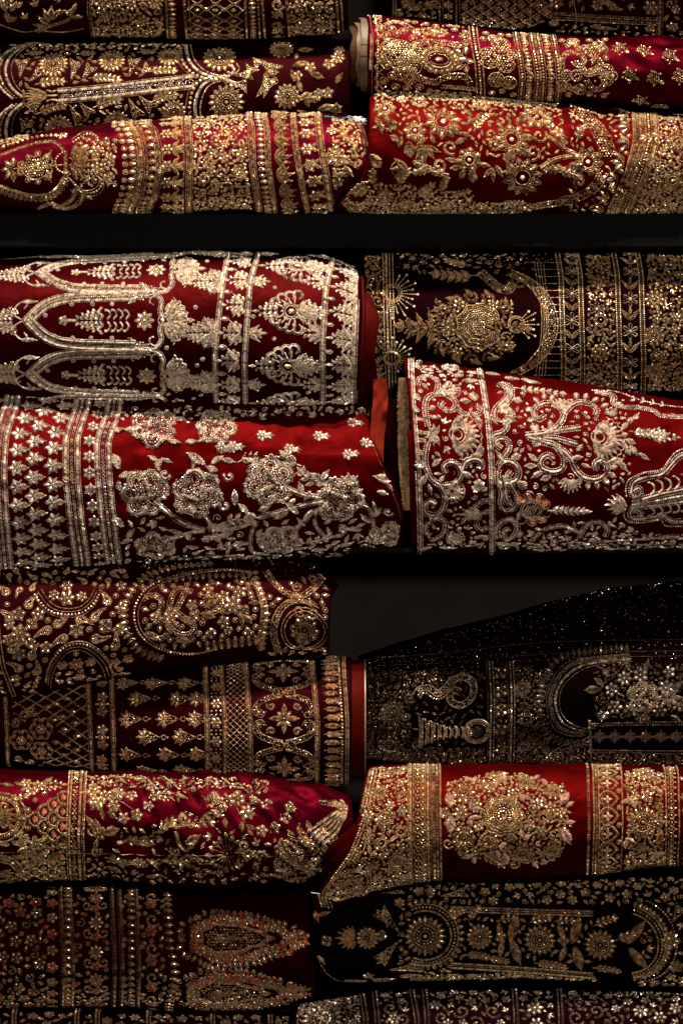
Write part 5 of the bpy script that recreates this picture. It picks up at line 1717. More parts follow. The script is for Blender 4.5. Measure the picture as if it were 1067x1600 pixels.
# ================================================================== RIGHT, third: red with gold garden
def build_R3():
    r = rolls['R3'] = Roll('fabric_roll', 'red roll crowded with pearl-centred gold flowers, lying on the black shelf at right',
             [(500, 146), (650, 145), (760, 154), (850, 164), (950, 174), (1067, 180), (1250, 186)], [(500, 333), (1250, 334)], x0=578, front=0, cloth=C_RED,
             mats=[GOLD, GOLD2, GOLD_BEAD, OLIVE, PEARL], seed=13,
             wr=[('n', 2.5, 100, 60), ('f', 4.5, 30, 60, .5, (572, 640)), ('f', 5, 40, 46, 1.2, (860, 990)), ('f', 1.4, 30, 24, .3), ('n', .8, 14, 16)],
             left_end=[(-90, -50), (-60, -46), (-42, -32), (-30, -12), (-15, -2), (20, 0), (60, 2), (90, 12)])
    def pearlflower(x, y, R, n=8):
        def f(p):
            for i in range(n):
                a = 2 * PI * i / n + x
                e = np.exp(1j * a)
                p.tear(e * R * .5, a, R * .5, 2 * PI * R * .7 / n * .95, 1, 0)
                p.dot(e * R * .82, 3.2, 2)
            p.beads(R * .5 * np.exp(1j * np.linspace(0, 2 * PI, 30)), 3.4, 3); p.circle(0, R * .38, 2, 0); p.circle(0, R * .6, 1.5, 0)
            p.dot(0, R * .22 + 2.5, 4)
        r.draw('pearl_flower', x, y, f)
    for a in ((692, 190, 29, 10), (648, 204, 18), (655, 160, 15), (601, 170, 18), (752, 164, 16), (733, 250, 20, 7), (799, 218, 27, 9), (838, 183, 26, 10), (816, 277, 31, 12), (918, 253, 24, 9),
              (601, 308, 15, 7), (560, 298, 14, 7), (700, 320, 14), (635, 320, 13), (628, 155, 10), (1056, 222, 17, 7), (1050, 282, 18, 6), (1063, 180, 14)):
        pearlflower(*a)
    LV(r, [(612, 194, -1, 24, 18), (640, 234, -1.4, 26, 18), (616, 216, 2.6, 16, 10), (625, 222, -1.9, 16, 10), (587, 252, -.9, 26, 18), (596, 200, -1.5, 18, 9), (590, 190, 2, 16, 9), (602, 185, -1.1, 14, 8),
           (660, 220, .6, 18, 9), (676, 218, 2, 14, 8), (720, 220, .5, 20, 9), (712, 205, -.6, 18, 9), (727, 210, -.3, 16, 8), (735, 190, .8, 18, 10), (748, 182, 1.0, 20, 10), (730, 175, 2.2, 18, 9),
           (770, 180, .4, 16, 9), (705, 250, 3.0, 20, 9), (712, 262, 3.3, 18, 9), (756, 258, -.1, 18, 9), (722, 272, -2.0, 16, 10), (738, 276, -1.5, 22, 14), (770, 275, -1.5, 22, 8), (762, 270, -2.3, 20, 8), (780, 268, -1.0, 20, 9),
           (795, 262, -1.3, 22, 10), (790, 248, 2, 16, 9), (780, 195, 2.0, 20, 10), (795, 185, 1.7, 22, 11), (810, 188, 1.2, 20, 10), (825, 215, -.1, 20, 12), (820, 238, -.6, 20, 12), (800, 245, -1.5, 20, 11)], 1, 0)
    SP(r, [(672, 262, -2.8, 26, 9), (700, 272, 2.9, 40, 9), (740, 205, 1.0, 44, 10), (620, 290, 1.0, 34, 10), (652, 310, .9, 38, 11), (690, 300, 1.3, 28, 9), (702, 308, .4, 34, 9), (585, 292, 1.7, 26, 10), (680, 310, 2.3, 24, 9),
           (885, 215, 2.4, 44, 12), (900, 222, 1.2, 30, 11), (868, 268, -.1, 40, 11), (885, 260, -2.9, 36, 10), (560, 318, .1, 44, 9), (780, 318, .1, 40, 9), (660, 326, .1, 50, 8), (1010, 300, .2, 40, 11), (1030, 250, 1.2, 24, 10),
           (1035, 208, -2.8, 34, 12), (1035, 250, 3.0, 26, 12), (1040, 310, 2.8, 40, 11), (1060, 250, -.5, 30, 10)])
    for pts in ([(852, 212), (870, 222), (885, 235), (905, 243)], [(845, 262), (865, 250), (885, 245), (905, 244)], [(868, 208), (876, 214), (884, 224)]):
        vine(r, pts, 3.2)
    CU(r, [(842, 212, 11, 2.2, 1), (832, 238, 11, 3.1, -1), (870, 205, 9, 1.4, -1), (704, 230, 11, .4, 1), (685, 258, 11, 2.6, -1), (855, 258, 8, 3, 1), (905, 285, 9, -.8, 1), (772, 225, 9, 1.5, 1), (765, 210, 9, 2.5, -1), (662, 300, 9, .7, 1), (718, 165, 9, .5, -1), (897, 262, 7, -1, 1)])
    r.draw('leaf_spray', 664, 240, lambda p: [p.leaf(12j, -PI / 2 + a, 26, 9, 1, 0) for a in (-1.2, -.6, 0, .6, 1.2)])
    r.draw('leaf_spray', 623, 264, lambda p: ([p.leaf(12, PI + a, 26, 10, 1, 0) for a in (-.7, 0, .7)], p.circle(0, 12, 1.5)))
    r.draw('leaf_spray', 655, 258, lambda p: [p.tear(6, PI + a, 18, 10, 2, 0) for a in (-1.4, -.3, .9)])
    knots(r, 'packed_border', [(893, 170), (912, 184), (932, 200), (944, 222), (950, 246)], 24, 4.6, (0, 2, 3))
    knots(r, 'packed_border', [(943, 268), (925, 296), (890, 312), (850, 320), (815, 327)], 15, 4.4, (0, 2, 1))
    knots(r, 'packed_border', [(575, 290), (548, 292), (538, 305), (545, 320), (570, 326)], 14, 4.4, (0, 2, 1))
    B = [(990, 176), (992, 200), (992, 222), (980, 268), (965, 300), (948, 333)]
    r.band(B, [(-3, 'cord', 2.6), (0, 'rope', 4, 1), (6, 'chev', 8), (14, 'chev', 8), (21, 'beads', 4.6, 2), (28, 'chev', 8), (33, 'cord', 2.6), (36, 'beads', 2.6, 1)])
    r.row(B, -18, 29, lambda p, k: [p.tear(8, PI + a, 20, 9, 2, 0) for a in (-.8, 0, .8)], 'leaf_trefoil', phase=5)
    r.row(B, -10, 29, lambda p, k: p.dot(0, 4.5, 2, True), 'single_bead', phase=19)
    K = small_kinds(.72, 1.3, .3, .5)
    r.fill([(585, 148), (700, 150), (870, 165), (880, 185), (880, 250), (700, 240), (640, 215), (585, 205)], K[3:], 1.6, seed=1)
    r.fill([(585, 146), (870, 160), (870, 172), (585, 154)], K[1:], .8, seed=9)
    r.fill([(545, 315), (830, 318), (830, 333), (545, 333)], K[1:], 1, seed=2)
    r.fill([(570, 285), (740, 300), (740, 330), (570, 330)], K[2:], 1, seed=3)
    r.fill([(1030, 182), (1130, 185), (1130, 333), (985, 333)], K, 1.5, seed=4)
    r.fill([(890, 170), (985, 178), (985, 330), (890, 330)], K[3:], 3, seed=5)
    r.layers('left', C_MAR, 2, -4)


# ================================================================== RIGHT, under the shelf: black plum with gold
def build_R4():
    r = rolls['R4'] = Roll('fabric_roll', 'black plum roll with gold bands and star flowers, under the black shelf at right',
             [(560, 391), (1250, 392)], [(560, 606), (1250, 632)], x0=566, front=.072, cloth=C_PLUM, mats=[GOLD, GOLD2, GOLD_BEAD, PEARL, SILVER2], seed=14,
             wr=[('n', 2, 120, 70), ('n', .8, 30, 30)])
    r.band([(603, 400), (605, 500), (608, 600)], [(0, 'rope', 4), (-5, 'beads', 2.6), (5, 'beads', 2.6), (10, 'beads', 2.6)])
    def burst(p, R=40, a0=-1.5, a1=1.5, n=13):
        for a in np.linspace(a0, a1, n):
            k = R * (1 if int(round((a - a0) / (a1 - a0) * (n - 1))) % 2 else .82)
            p.beads(np.linspace(R * .42, k, 5) * np.exp(1j * a), 2.6, 0, 1.3); p.dot(k * np.exp(1j * a), 4.6, 3)
        p.circle(0, R * .36, 2.4); p.circle(0, R * .28, 1.8)
    r.draw('sunburst', 612, 458, lambda p: burst(p), None, -.3)
    r.draw('sunburst', 612, 560, lambda p: burst(p, 34), None, .3)
    # central bloom
    def bloom(p):
        for k, R in enumerate((34, 27, 20, 13)):
            t = np.linspace(.35, 2 * PI - .35, 60)
            p.cord(R * np.exp(1j * t) * (1 + .05 * np.cos(9 * t)), 2.8, 1 if k % 2 else 0)
            p.beads((R - 3.4) * np.exp(1j * t) * (1 + .05 * np.cos(9 * t)), 3, 1 if k % 2 == 0 else 2)
        p.cluster(11 * np.exp(1j * np.linspace(0, 6.28, 9)[:-1]), 4, (4, 0))
    m0 = r.draw('medallion', 748, 510, bloom)
    for x, y, a in ((690, 482, 2.4), (712, 468, 2.0), (738, 462, 1.4), (765, 465, 1.1), (790, 480, .6), (690, 542, -2.4), (710, 556, -2), (738, 562, -1.5), (765, 558, -1), (790, 545, -.6), (678, 500, 3), (678, 525, 3.3)):
        r.draw('scroll_leaf', x, y, lambda p: (p.scroll(0, 0, 10, 1, 1 if y > 510 else -1, 3, 1), p.leaf(0, 1.0, 16, 8, 1, 1)), m0, a)
    FL(r, [(717, 475, 10, 6), (700, 512, 13, 6), (715, 550, 10, 6), (770, 478, 9), (782, 540, 9)], 1, 2)
    SP(r, [(690, 512, PI, 70, 18), (790, 512, 0, 36, 12)], 1, 1, kind='leaf')
    LV(r, [(655, 500, 2.0, 26, 8), (655, 526, -2.0, 26, 8), (640, 503, 2.2, 16, 6), (640, 523, -2.2, 16, 6), (672, 495, 1.8, 30, 8), (672, 532, -1.8, 30, 8)], 1, 1)
    r.draw('sunburst', 806, 507, lambda p: burst(p, 34, -.8, .8, 7))
    arch = [(795, 425), (828, 442), (850, 470), (860, 505), (852, 540), (830, 568), (798, 588)]
    knots(r, 'beaded_arch', arch, 14, 4, (1, 2))
    trim(r, [(x + 11, y) for x, y in arch], 2.6, 'beads')
    knots(r, 'beaded_scroll', [(750, 425), (765, 438), (780, 450), (795, 452), (800, 440)], 14, 3.8, (0, 4))
    SP(r, [(745, 430, PI, 70, 18), (735, 415, 2.8, 40, 12)], 0, 0, kind='leaf')
    CU(r, [(812, 440, 12, 1, -1), (590, 470, 9, 1, 1), (590, 500, 9, 3, -1)], 1)
    for k in range(9):
        x = 826 + 6 * 0
        trim(r, [(834 + k * 5, 408 + 2 * k), (846 + k * 3.5, 500), (836 + k * 5, 592 - 2 * k)][::1], 1.5, 'beads', 0, name='bead_line') if k < 4 else None
    for y in range(410, 600, 11):
        d = abs(y - 505) / 95
        trim(r, [(868 - 48 * d ** 2, y), (878, y)], 1.9, 'beads', 4 if y % 2 else 0, sm=False, name='bead_line')
    for x0 in (878, 908, 966, 1003):
        g = [(x0 - 8, 395), (x0 - 2, 430), (x0, 500), (x0 + 2, 560), (x0 + 1, 610)]
        r.band(g, [(-3, 'beads', 3), (3, 'beads', 3), (0, 'thread', 1.3, 1)])
    def star(p, k=0):
        for i in range(6):
            a = i * PI / 3 + .5
            p.thread(np.array([3 * np.exp(1j * (a - .5)), 11 * np.exp(1j * (a - .22)), 12.5 * np.exp(1j * a), 11 * np.exp(1j * (a + .22)), 3 * np.exp(1j * (a + .5))]), 1.7, 4)
        p.dot(0, 4.5, 3)
    G = [(893, 400), (893, 600)]
    r.row(G, 0, 43, star, 'star_flower', phase=8)
    r.row(G, 0, 43, lambda p, k: [p.leaf(-6j, PI / 2 + s * .7, 18, 6, 1, 0) for s in (1, -1)], 'leaf_pair', phase=30)
    G2 = [(984, 400), (984, 600)]
    r.row(G2, 0, 50, star, 'star_flower', phase=18)
    r.row(G2, 0, 50, lambda p, k: ([p.leaf(-8j, PI / 2 + s * .7, 20, 6, 1, 0) for s in (1, -1)], p.leaf(2j, PI / 2, 10, 4)), 'leaf_pair', phase=43)
    RO(r, [(934, 440, 14, 8), (937, 552, 16, 9), (938, 500, 12, 8)], 1, 2, 2)
    r.draw('star_flower', 932, 483, star); r.draw('star_flower', 930, 588, star)
    RO(r, [(1022, 468, 16, 10), (1022, 524, 17, 10), (1022, 580, 17, 10)], 1, 2, 2)
    K = small_kinds(.8, 1.2, .5, .7, 1, 2)
    r.fill([(914, 400), (960, 400), (962, 605), (914, 605)], K[1:], 1, seed=1)
    r.fill([(1010, 400), (1130, 400), (1130, 610), (1010, 610)], K, .8, seed=2)
    r.fill([(572, 400), (600, 400), (600, 600), (572, 600)], K[1:], 1, seed=3)
    r.fill([(620, 396), (830, 396), (800, 425), (640, 428)], K[1:], 4, seed=4)
    r.fill([(680, 470), (800, 470), (800, 550), (680, 550)], K[3:], 1, seed=5)
    r.sprinkle([(566, 394), (1130, 394), (1130, 420), (566, 420)], 2.4, 240, 2, clear=2)
    r.layers('left', C_BLK, 3, 0)

# ================================================================== LEFT, below the scarlet roll: dim maroon medallions
def build_L6():
    r = rolls['L6'] = Roll('fabric_roll', 'dim maroon roll with copper beaded oval and paisleys, below the scarlet carnation roll',
             [(-200, 868), (0, 872), (430, 876), (480, 881), (505, 892), (530, 906), (560, 920)],
             [(-200, 1100), (0, 1086), (60, 1082), (130, 1069), (200, 1056), (300, 1041), (400, 1031), (525, 1021), (560, 1020)], x1=512, front=.05, cloth=C_MAR,
             mats=[COPPER, GOLD2, COPPER_BEAD, PINK], seed=6, wr=[('n', 3, 90, 50), ('f', 1.5, 40, 30, .3), ('f', 3, 30, 30, .6, (440, 620))],
             right_end=[(-90, -2), (-40, 0), (-10, 1), (20, 2), (38, 6), (50, 13), (62, 14), (75, 0), (90, -20)])
    # large oval with a cord and bead frame
    ov = [(390, 893), (340, 890), (280, 898), (236, 915), (216, 938), (210, 960), (215, 985), (232, 1004), (262, 1018), (300, 1022), (330, 1016)]
    m = trim(r, ov, 4.6, 'beads', 2, name='oval_frame')
    trim(r, [(x + 6, y - (1 if y > 960 else -2)) for x, y in ov], 1.6, 'thread', parent=m)
    def petals(p, q):
        z, t = resample(q, 9.5)
        for a, b in zip(z, t): p.tear(a, b - PI / 2, 14, 8, 2, 0)
    r.line('petal_ring', [(330, 884), (270, 890), (228, 908), (206, 935), (200, 962), (206, 990), (225, 1012), (255, 1024)], petals, m)
    r.line('petal_ring', [(325, 1010), (350, 1006), (375, 1003), (400, 1000)], lambda p, q: [(p.tear(a, b + PI / 2, 11, 8, 2, 0), p.tear(a, b - PI / 2, 11, 8, 2, 0)) for a, b in zip(*resample(q, 10))], m)
    r.line('petal_ring', [(265, 903), (310, 898), (350, 896), (390, 895)], lambda p, q: [p.tear(a, b - PI / 2, 10, 7, 2, 0) for a, b in zip(*resample(q, 10))], m)
    def loop(pts, w=9):
        trim(r, pts, 1.7, 'thread'); knots(r, 'beaded_scroll', pts, w, 4.2, (1, 1, 2))
    for pts in ([(300, 925), (282, 920), (270, 930), (265, 950), (262, 970), (270, 985), (290, 992), (303, 985), (300, 972), (288, 966)],
                [(288, 928), (280, 945), (276, 955), (290, 968), (300, 975)], [(225, 935), (240, 930), (252, 938), (250, 955), (238, 965)], [(236, 992), (250, 998), (262, 990), (262, 975), (250, 968)],
                [(318, 935), (332, 930), (345, 938), (340, 950), (322, 950)], [(318, 968), (330, 958), (343, 952)]):
        loop(pts, 8)
    FL(r, [(268, 962, 13, 6), (364, 945, 15, 7), (245, 965, 11, 4), (350, 932, 10, 5), (380, 955, 11, 4), (350, 972, 10, 5), (330, 990, 9, 4), (300, 945, 9, 5), (375, 925, 11, 5), (325, 920, 9, 4), (357, 985, 7, 4)])
    LV(r, [(330, 943, .4, 24, 13), (326, 962, -.3, 24, 12), (388, 968, -.9, 18, 10), (398, 942, 0, 16, 9), (378, 970, -1.4, 18, 9), (285, 1000, 2.8, 30, 12)], 1, 0)
    # half medallions and paisley pairs at the left
    h1 = [(55, 930), (68, 947), (85, 958), (105, 961), (128, 958), (145, 946), (155, 930)]
    h2 = [(72, 1065), (76, 1045), (88, 1024), (105, 1010), (128, 1006), (150, 1015), (168, 1032), (176, 1050)]
    for h, sg in ((h1, 1), (h2, -1)):
        mm = trim(r, h, 5, 'beads', 2, name='round_medallion')
        for k in (5, 10): trim(r, [(100 + (x - 115) * (1 - k / 60) + 15, y - sg * k) for x, y in h], 1.8, 'cord', 1, parent=mm)
        trim(r, [(x, y + sg * 4) for x, y in h], 1.5, 'thread', 0, parent=mm)
    FL(r, [(105, 935, 13, 6), (85, 930, 9), (128, 932, 9), (120, 1038, 12, 7), (98, 1040, 9), (142, 1035, 9), (125, 1058, 10)])
    for x, y, a, h in ((90, 975, .1, 1), (125, 968, .1, -1), (100, 998, 3.1, 1), (148, 965, 1.2, -1), (150, 998, -.5, 1), (75, 985, 3, 1), (45, 945, 1.4, -1), (168, 940, 1.6, 1), (15, 965, 2, 1), (18, 1015, 1, -1), (30, 1045, 2, 1), (50, 1025, 1.6, -1), (58, 1050, 1, 1), (180, 1010, 1, 1), (10, 925, 2, 1)):
        r.draw('paisley', x, y, lambda p: p.paisley(0, 0, 24, h, 0, 2, 1.8), None, a)
    FL(r, [(32, 990, 16, 7), (15, 975, 9), (48, 1005, 9, 4), (50, 975, 10, 4), (165, 978, 12, 4), (12, 1000, 9, 5), (25, 1060, 9, 5)])
    r.band([(-8, 950), (-4, 1000), (2, 1040), (18, 1082)], [(0, 'cord', 2.6), (5, 'cord', 2.2)])
    # right-hand frames and rosette
    for pts in ([(440, 1022), (432, 990), (440, 960), (455, 944), (480, 940), (497, 950)], [(420, 895), (435, 915), (455, 930), (478, 932), (495, 920), (505, 908)], [(412, 1005), (418, 960), (412, 930), (398, 905)]):
        trim(r, pts, 2, 'cord'); loop([(x - 4, y - 2) for x, y in pts], 9); trim(r, [(x - 10, y - 3) for x, y in pts], 1.7, 'thread')
    r.line('petal_ring', [(394, 905), (402, 930), (410, 955), (408, 980), (402, 1012)], lambda p, q: [p.tear(a, b - PI / 2 + 3.14, 13, 9, 2, 0) for a, b in zip(*resample(q, 10))])
    r.draw('sequin_rosette', 476, 985, lambda p: (p.rosette(0, 24, 9, 0, 1, 2), p.circle(0, 31, 1.8), p.circle(0, 36, 1.8)))
    r.mats = [SILVER]; r.draw('sequin', 450, 988, lambda p: p.add(0, 0, 3.4, 3.4, 1.2, SEQ, 0)); r.mats = [COPPER, GOLD2, COPPER_BEAD, PINK]
    CU(r, [(468, 955, 9, 1, 1), (488, 958, 9, 2, -1), (462, 918, 8, 3, 1), (490, 905, 8, 1, 1)])
    FL(r, [(105, 915, 10, 6), (120, 985, 12, 6), (72, 1012, 10, 5), (190, 950, 10, 5), (186, 985, 10, 5), (60, 960, 11, 5), (30, 960, 11, 5), (30, 1022, 12, 6), (180, 1035, 9, 5), (200, 1030, 9, 5), (190, 915, 9, 5)], 0, 2)
    K = [(8, 1.0, 'embroidered_paisley', lambda p, g: p.paisley(0, 0, 16, g.choice((1, -1)), 0, 2, 1.7)), (6, 1.2, 'embroidered_leaf', lambda p, g: p.tear(-6, 0, 12, 7, 2, 0)), (3.6, 1.4, 'ringed_bead', lambda p, g: (p.dot(0, 5, 2), p.circle(0, 4, 1.4)))]
    r.fill([(415, 935), (508, 900), (512, 1020), (415, 1022)], K[1:], .8, seed=1)
    r.fill([(-70, 890), (60, 885), (60, 1080), (-70, 1080)], K, 2.5, seed=2)
    r.fill([(60, 895), (200, 890), (200, 1055), (60, 1070)], K, 4, seed=5)
    r.fill([(220, 905), (400, 890), (400, 1010), (230, 1010)], K[1:], 2, seed=3)
    r.sprinkle([(0, 885), (500, 885), (500, 905), (0, 915)], 2.6, 150, 1, clear=2)
    r.layers('right', C_WINE, 3, 2)


def build_L7():
    r = rolls['L7'] = Roll('fabric_roll', 'dark maroon roll with lattice, trefoil triangles and red lining at its right end',
             [(-200, 1062), (0, 1062), (150, 1050), (400, 1030), (545, 1026)], [(-200, 1194), (0, 1195), (100, 1201), (200, 1212), (300, 1218), (400, 1221), (560, 1227)],
             x1=546, front=.095, cloth=C_MAR, mats=[COPPER, GOLD2, COPPER_BEAD, ORANGE], seed=7, wr=[('n', 1.6, 120, 60), ('n', .6, 24, 24)])
    for g, w_ in (([(8, 1080), (11, 1130), (13, 1190)], 4.5), ([(138, 1075), (141, 1130), (144, 1200)], 5), ([(175, 1065), (177, 1130), (179, 1205)], 5), ([(321, 1050), (324, 1130), (325, 1215)], 5.5),
                  ([(346, 1045), (352, 1130), (352, 1215)], 4.5), ([(384, 1040), (391, 1130), (392, 1215)], 5.5), ([(488, 1040), (496, 1130), (495, 1222)], 5.5)):
        r.band(g, [(0, 'rope', w_), (-w_ * .65, 'thread', 1.4), (w_ * .65, 'thread', 1.4)])
    # field of lozenges at the left with three big blossoms
    u0 = 85
    poly = r.ip([(20, 1085), (134, 1070), (138, 1130), (140, 1200), (60, 1196), (100, 1150), (70, 1120), (20, 1118)], u0, sm=False)
    p = Pen(); p.net(poly, 16, 1.7, 0, None, .6); p.at(2.5).net(poly, 16, 1.4, 1, None, .6); r.emit('lattice', p, u0, 0.)
    def big(p):
        for a in np.linspace(0, 2 * PI, 7)[:-1]:
            c = 10 * np.exp(1j * a); p.cord(c + 7.5 * np.exp(1j * np.linspace(a - 1.7, a + 1.7, 14)), 2.6, 0); p.thread(c + 5 * np.exp(1j * np.linspace(a - 1.6, a + 1.6, 10)), 1.8, 1)
        p.circle(0, 7, 2); p.flower(0, 6, 5)
    for x, y in ((65, 1139), (34, 1157), (66, 1174)): r.draw('blossom', x, y, big)
    CU(r, [(40, 1118, 8, 0, 1), (25, 1128, 7, 2, -1), (50, 1110, 8, 1, 1), (30, 1185, 7, 1, 1), (48, 1190, 7, 2, -1)])
    LV(r, [(88, 1100, 0, 12, 7), (105, 1092, 0, 12, 7), (115, 1112, 0, 12, 7), (98, 1120, 0, 12, 7), (118, 1130, 0, 12, 7), (102, 1140, 0, 12, 7), (122, 1150, 0, 12, 7), (88, 1160, 0, 12, 7), (105, 1164, 0, 12, 7), (120, 1172, 0, 12, 7), (100, 1180, 0, 12, 7), (120, 1190, 0, 12, 7), (85, 1125, 0, 12, 7), (75, 1105, 0, 12, 7)], 1, 0, 'lozenge_leaf', stone=2)
    def cross(p, k):
        p.flower(0 - 12j, 9, 5); p.flower(12j, 9, 5); p.cord(spline([-8 + 0j, 0 + 3j, 8]), 2); p.cord(spline([-8 + 0j, 0 - 3j, 8]), 2); p.dot(0, 5)
        for s in (1, -1): p.dot(9 * s, 4)
    r.row([(160, 1060), (160, 1200)], 0, 52, cross, 'cross_ornament', phase=4)
    # trefoils on tapering triangles
    def tre(p, k=0):
        t = spline([-10, 0 + 11j, 14 + 4j, 24, 14 - 4j, 0 - 11j, -10], 4)
        p.cluster([-4, 0 + 9j, 20, 0 - 9j], 3.8, (1, 0), (GRAIN, BEAD)); p.thread(np.array([-2 + 11j, 22, -2 - 11j]), 1.7)
        for a in (PI, PI - .8, PI + .8, PI - 1.5, PI + 1.5): p.tear(-1, a, 14, 7, 2, 0)
        p.dot(0, 4.6); p.circle(28, 3.4, 1.5); p.dot(34, 4)
    for y, xs in ((1092, (215, 278, 336 - 8)), (1124, (200, 258, 306)), (1152, (228, 284)), (1179, (200, 260, 308)), (1068, (195, 240, 290)), (1203, (225, 285))):
        for x in xs: r.draw('trefoil_triangle', min(x, 308), y, tre)
    r.row([(338, 1050), (338, 1215)], 0, 30, lambda p, k: p.flower(0, 9, 6), 'embroidered_flower', phase=0)
    r.row([(338, 1050), (338, 1215)], 0, 30, lambda p, k: [p.dot(complex(dx, dy), 4) for dx in (-7, 0, 7) for dy in (-3, 3)], 'bead_group', phase=15)
    g = [(370, 1050), (371, 1130), (372, 1215)]
    r.band(g, [(0, 'net', 32)])
    def frame(p, k):
        for s in (1, -1):
            for t_ in (1, -1):
                q = p.at(0, 0, t_ < 0)
                pa = spline([s * 4 + 38j, s * 20 + 34j, s * 38 + 26j, s * 44 + 12j, s * 36 + 6j, s * 32 + 12j], 6)
                q.cluster(np.concatenate([offset(pa, 3), offset(pa, -3)[::-1]]), 3.8, (2, 1)); q.thread(offset(pa, 4.2), 1.5); q.thread(offset(pa, -4.2), 1.5)
                q.scroll(s * 20 + 20j, 1.2, 6, 1, int(s), 2, 0)
        for a in (0, PI / 2, PI, -PI / 2): p.leaf(4 * np.exp(1j * a), a, 20, 9, 2, 0)
        for a in (.8, 2.35, -.8, -2.35): p.tear(4 * np.exp(1j * a), a, 12, 6, 2, 0)
        p.dot(0, 5)
    r.row(g, 72, 82, frame, 'scroll_frame', phase=76)
    r.row(g, 72, 82, lambda p, k: [p.circle(9 * s, 8, 2.4, 2) for s in (1, -1)], 'knot', phase=35)
    g5 = [(516, 1040), (522, 1130), (521, 1222)]
    r.row(g5, 0, 26, lambda p, k: p.leaf(-14, 0, 28, 9, 1, 0), 'slender_leaf', phase=0)
    r.row(g5, 0, 26, lambda p, k: (p.sprig(np.array([-14 + 0j, 2]), 4, 6, 3, 0, 0, 1.4, kind='leaf'), p.cluster([3 - 5j, 12 - 5j, 12 + 5j, 3 + 5j], 3.6, (0, 2 if k % 3 else 3))), 'sprouting_pot', phase=13)
    r.band([(535, 1040), (541, 1130), (540, 1225)], [(-6, 'beads', 5, 2), (0, 'cord', 2.6), (3.5, 'cord', 2.6)])
    # lining past the edge with its own gold cord
    th = np.linspace(-1.2, 1.5, 50)
    a, b = r.ends(th)
    rows = []
    for off, sh in ((-20, .92), (3, .95), (14, .95), (24, .94), (26, .92), (20, .9), (-20, .88)):
        P = r.S(b + off, th); C = r.S(b, th * 0); C[:, 1] = r.axis; C[:, 0] = P[:, 0]
        rows.append(C + (P - C) * (sh + .006 * np.sin(th * 9 + off))[:, None] - r.org)
    ln = link('lining', grid_mesh('lining', np.array(rows), [C_LINING]), r.root)
    ring = []
    P = r.S(b + 24, th); C = r.S(b, th * 0); C[:, 1] = r.axis; C[:, 0] = P[:, 0]
    for al in np.linspace(0, 2 * PI, 7):
        sh = .945 + .018 * math.sin(al)
        Q = C + (P - C) * sh; Q[:, 0] += .0016 * math.cos(al)
        ring.append(Q - r.org)
    link('edge_cord', grid_mesh('edge_cord', np.array(ring), [GOLD2]), r.root)
    r.layers('right', C_MAR, 3, 0)


def bouquet(p, n=5, S=1.0, flip=False):
    """cluster of blooms with stalks ending in small blossoms"""
    p.flower(0, 12 * S, 7); p.flower(-20 * S + 6j * S, 10 * S, 6); p.flower(-10 * S - 12j * S, 10 * S, 6)
    p.leaf(-14 * S - 4j, 3.6, 18 * S, 8); p.leaf(8 * S + 6j, .7, 18 * S, 8); p.leaf(-26 * S, 2.7, 14 * S, 7)


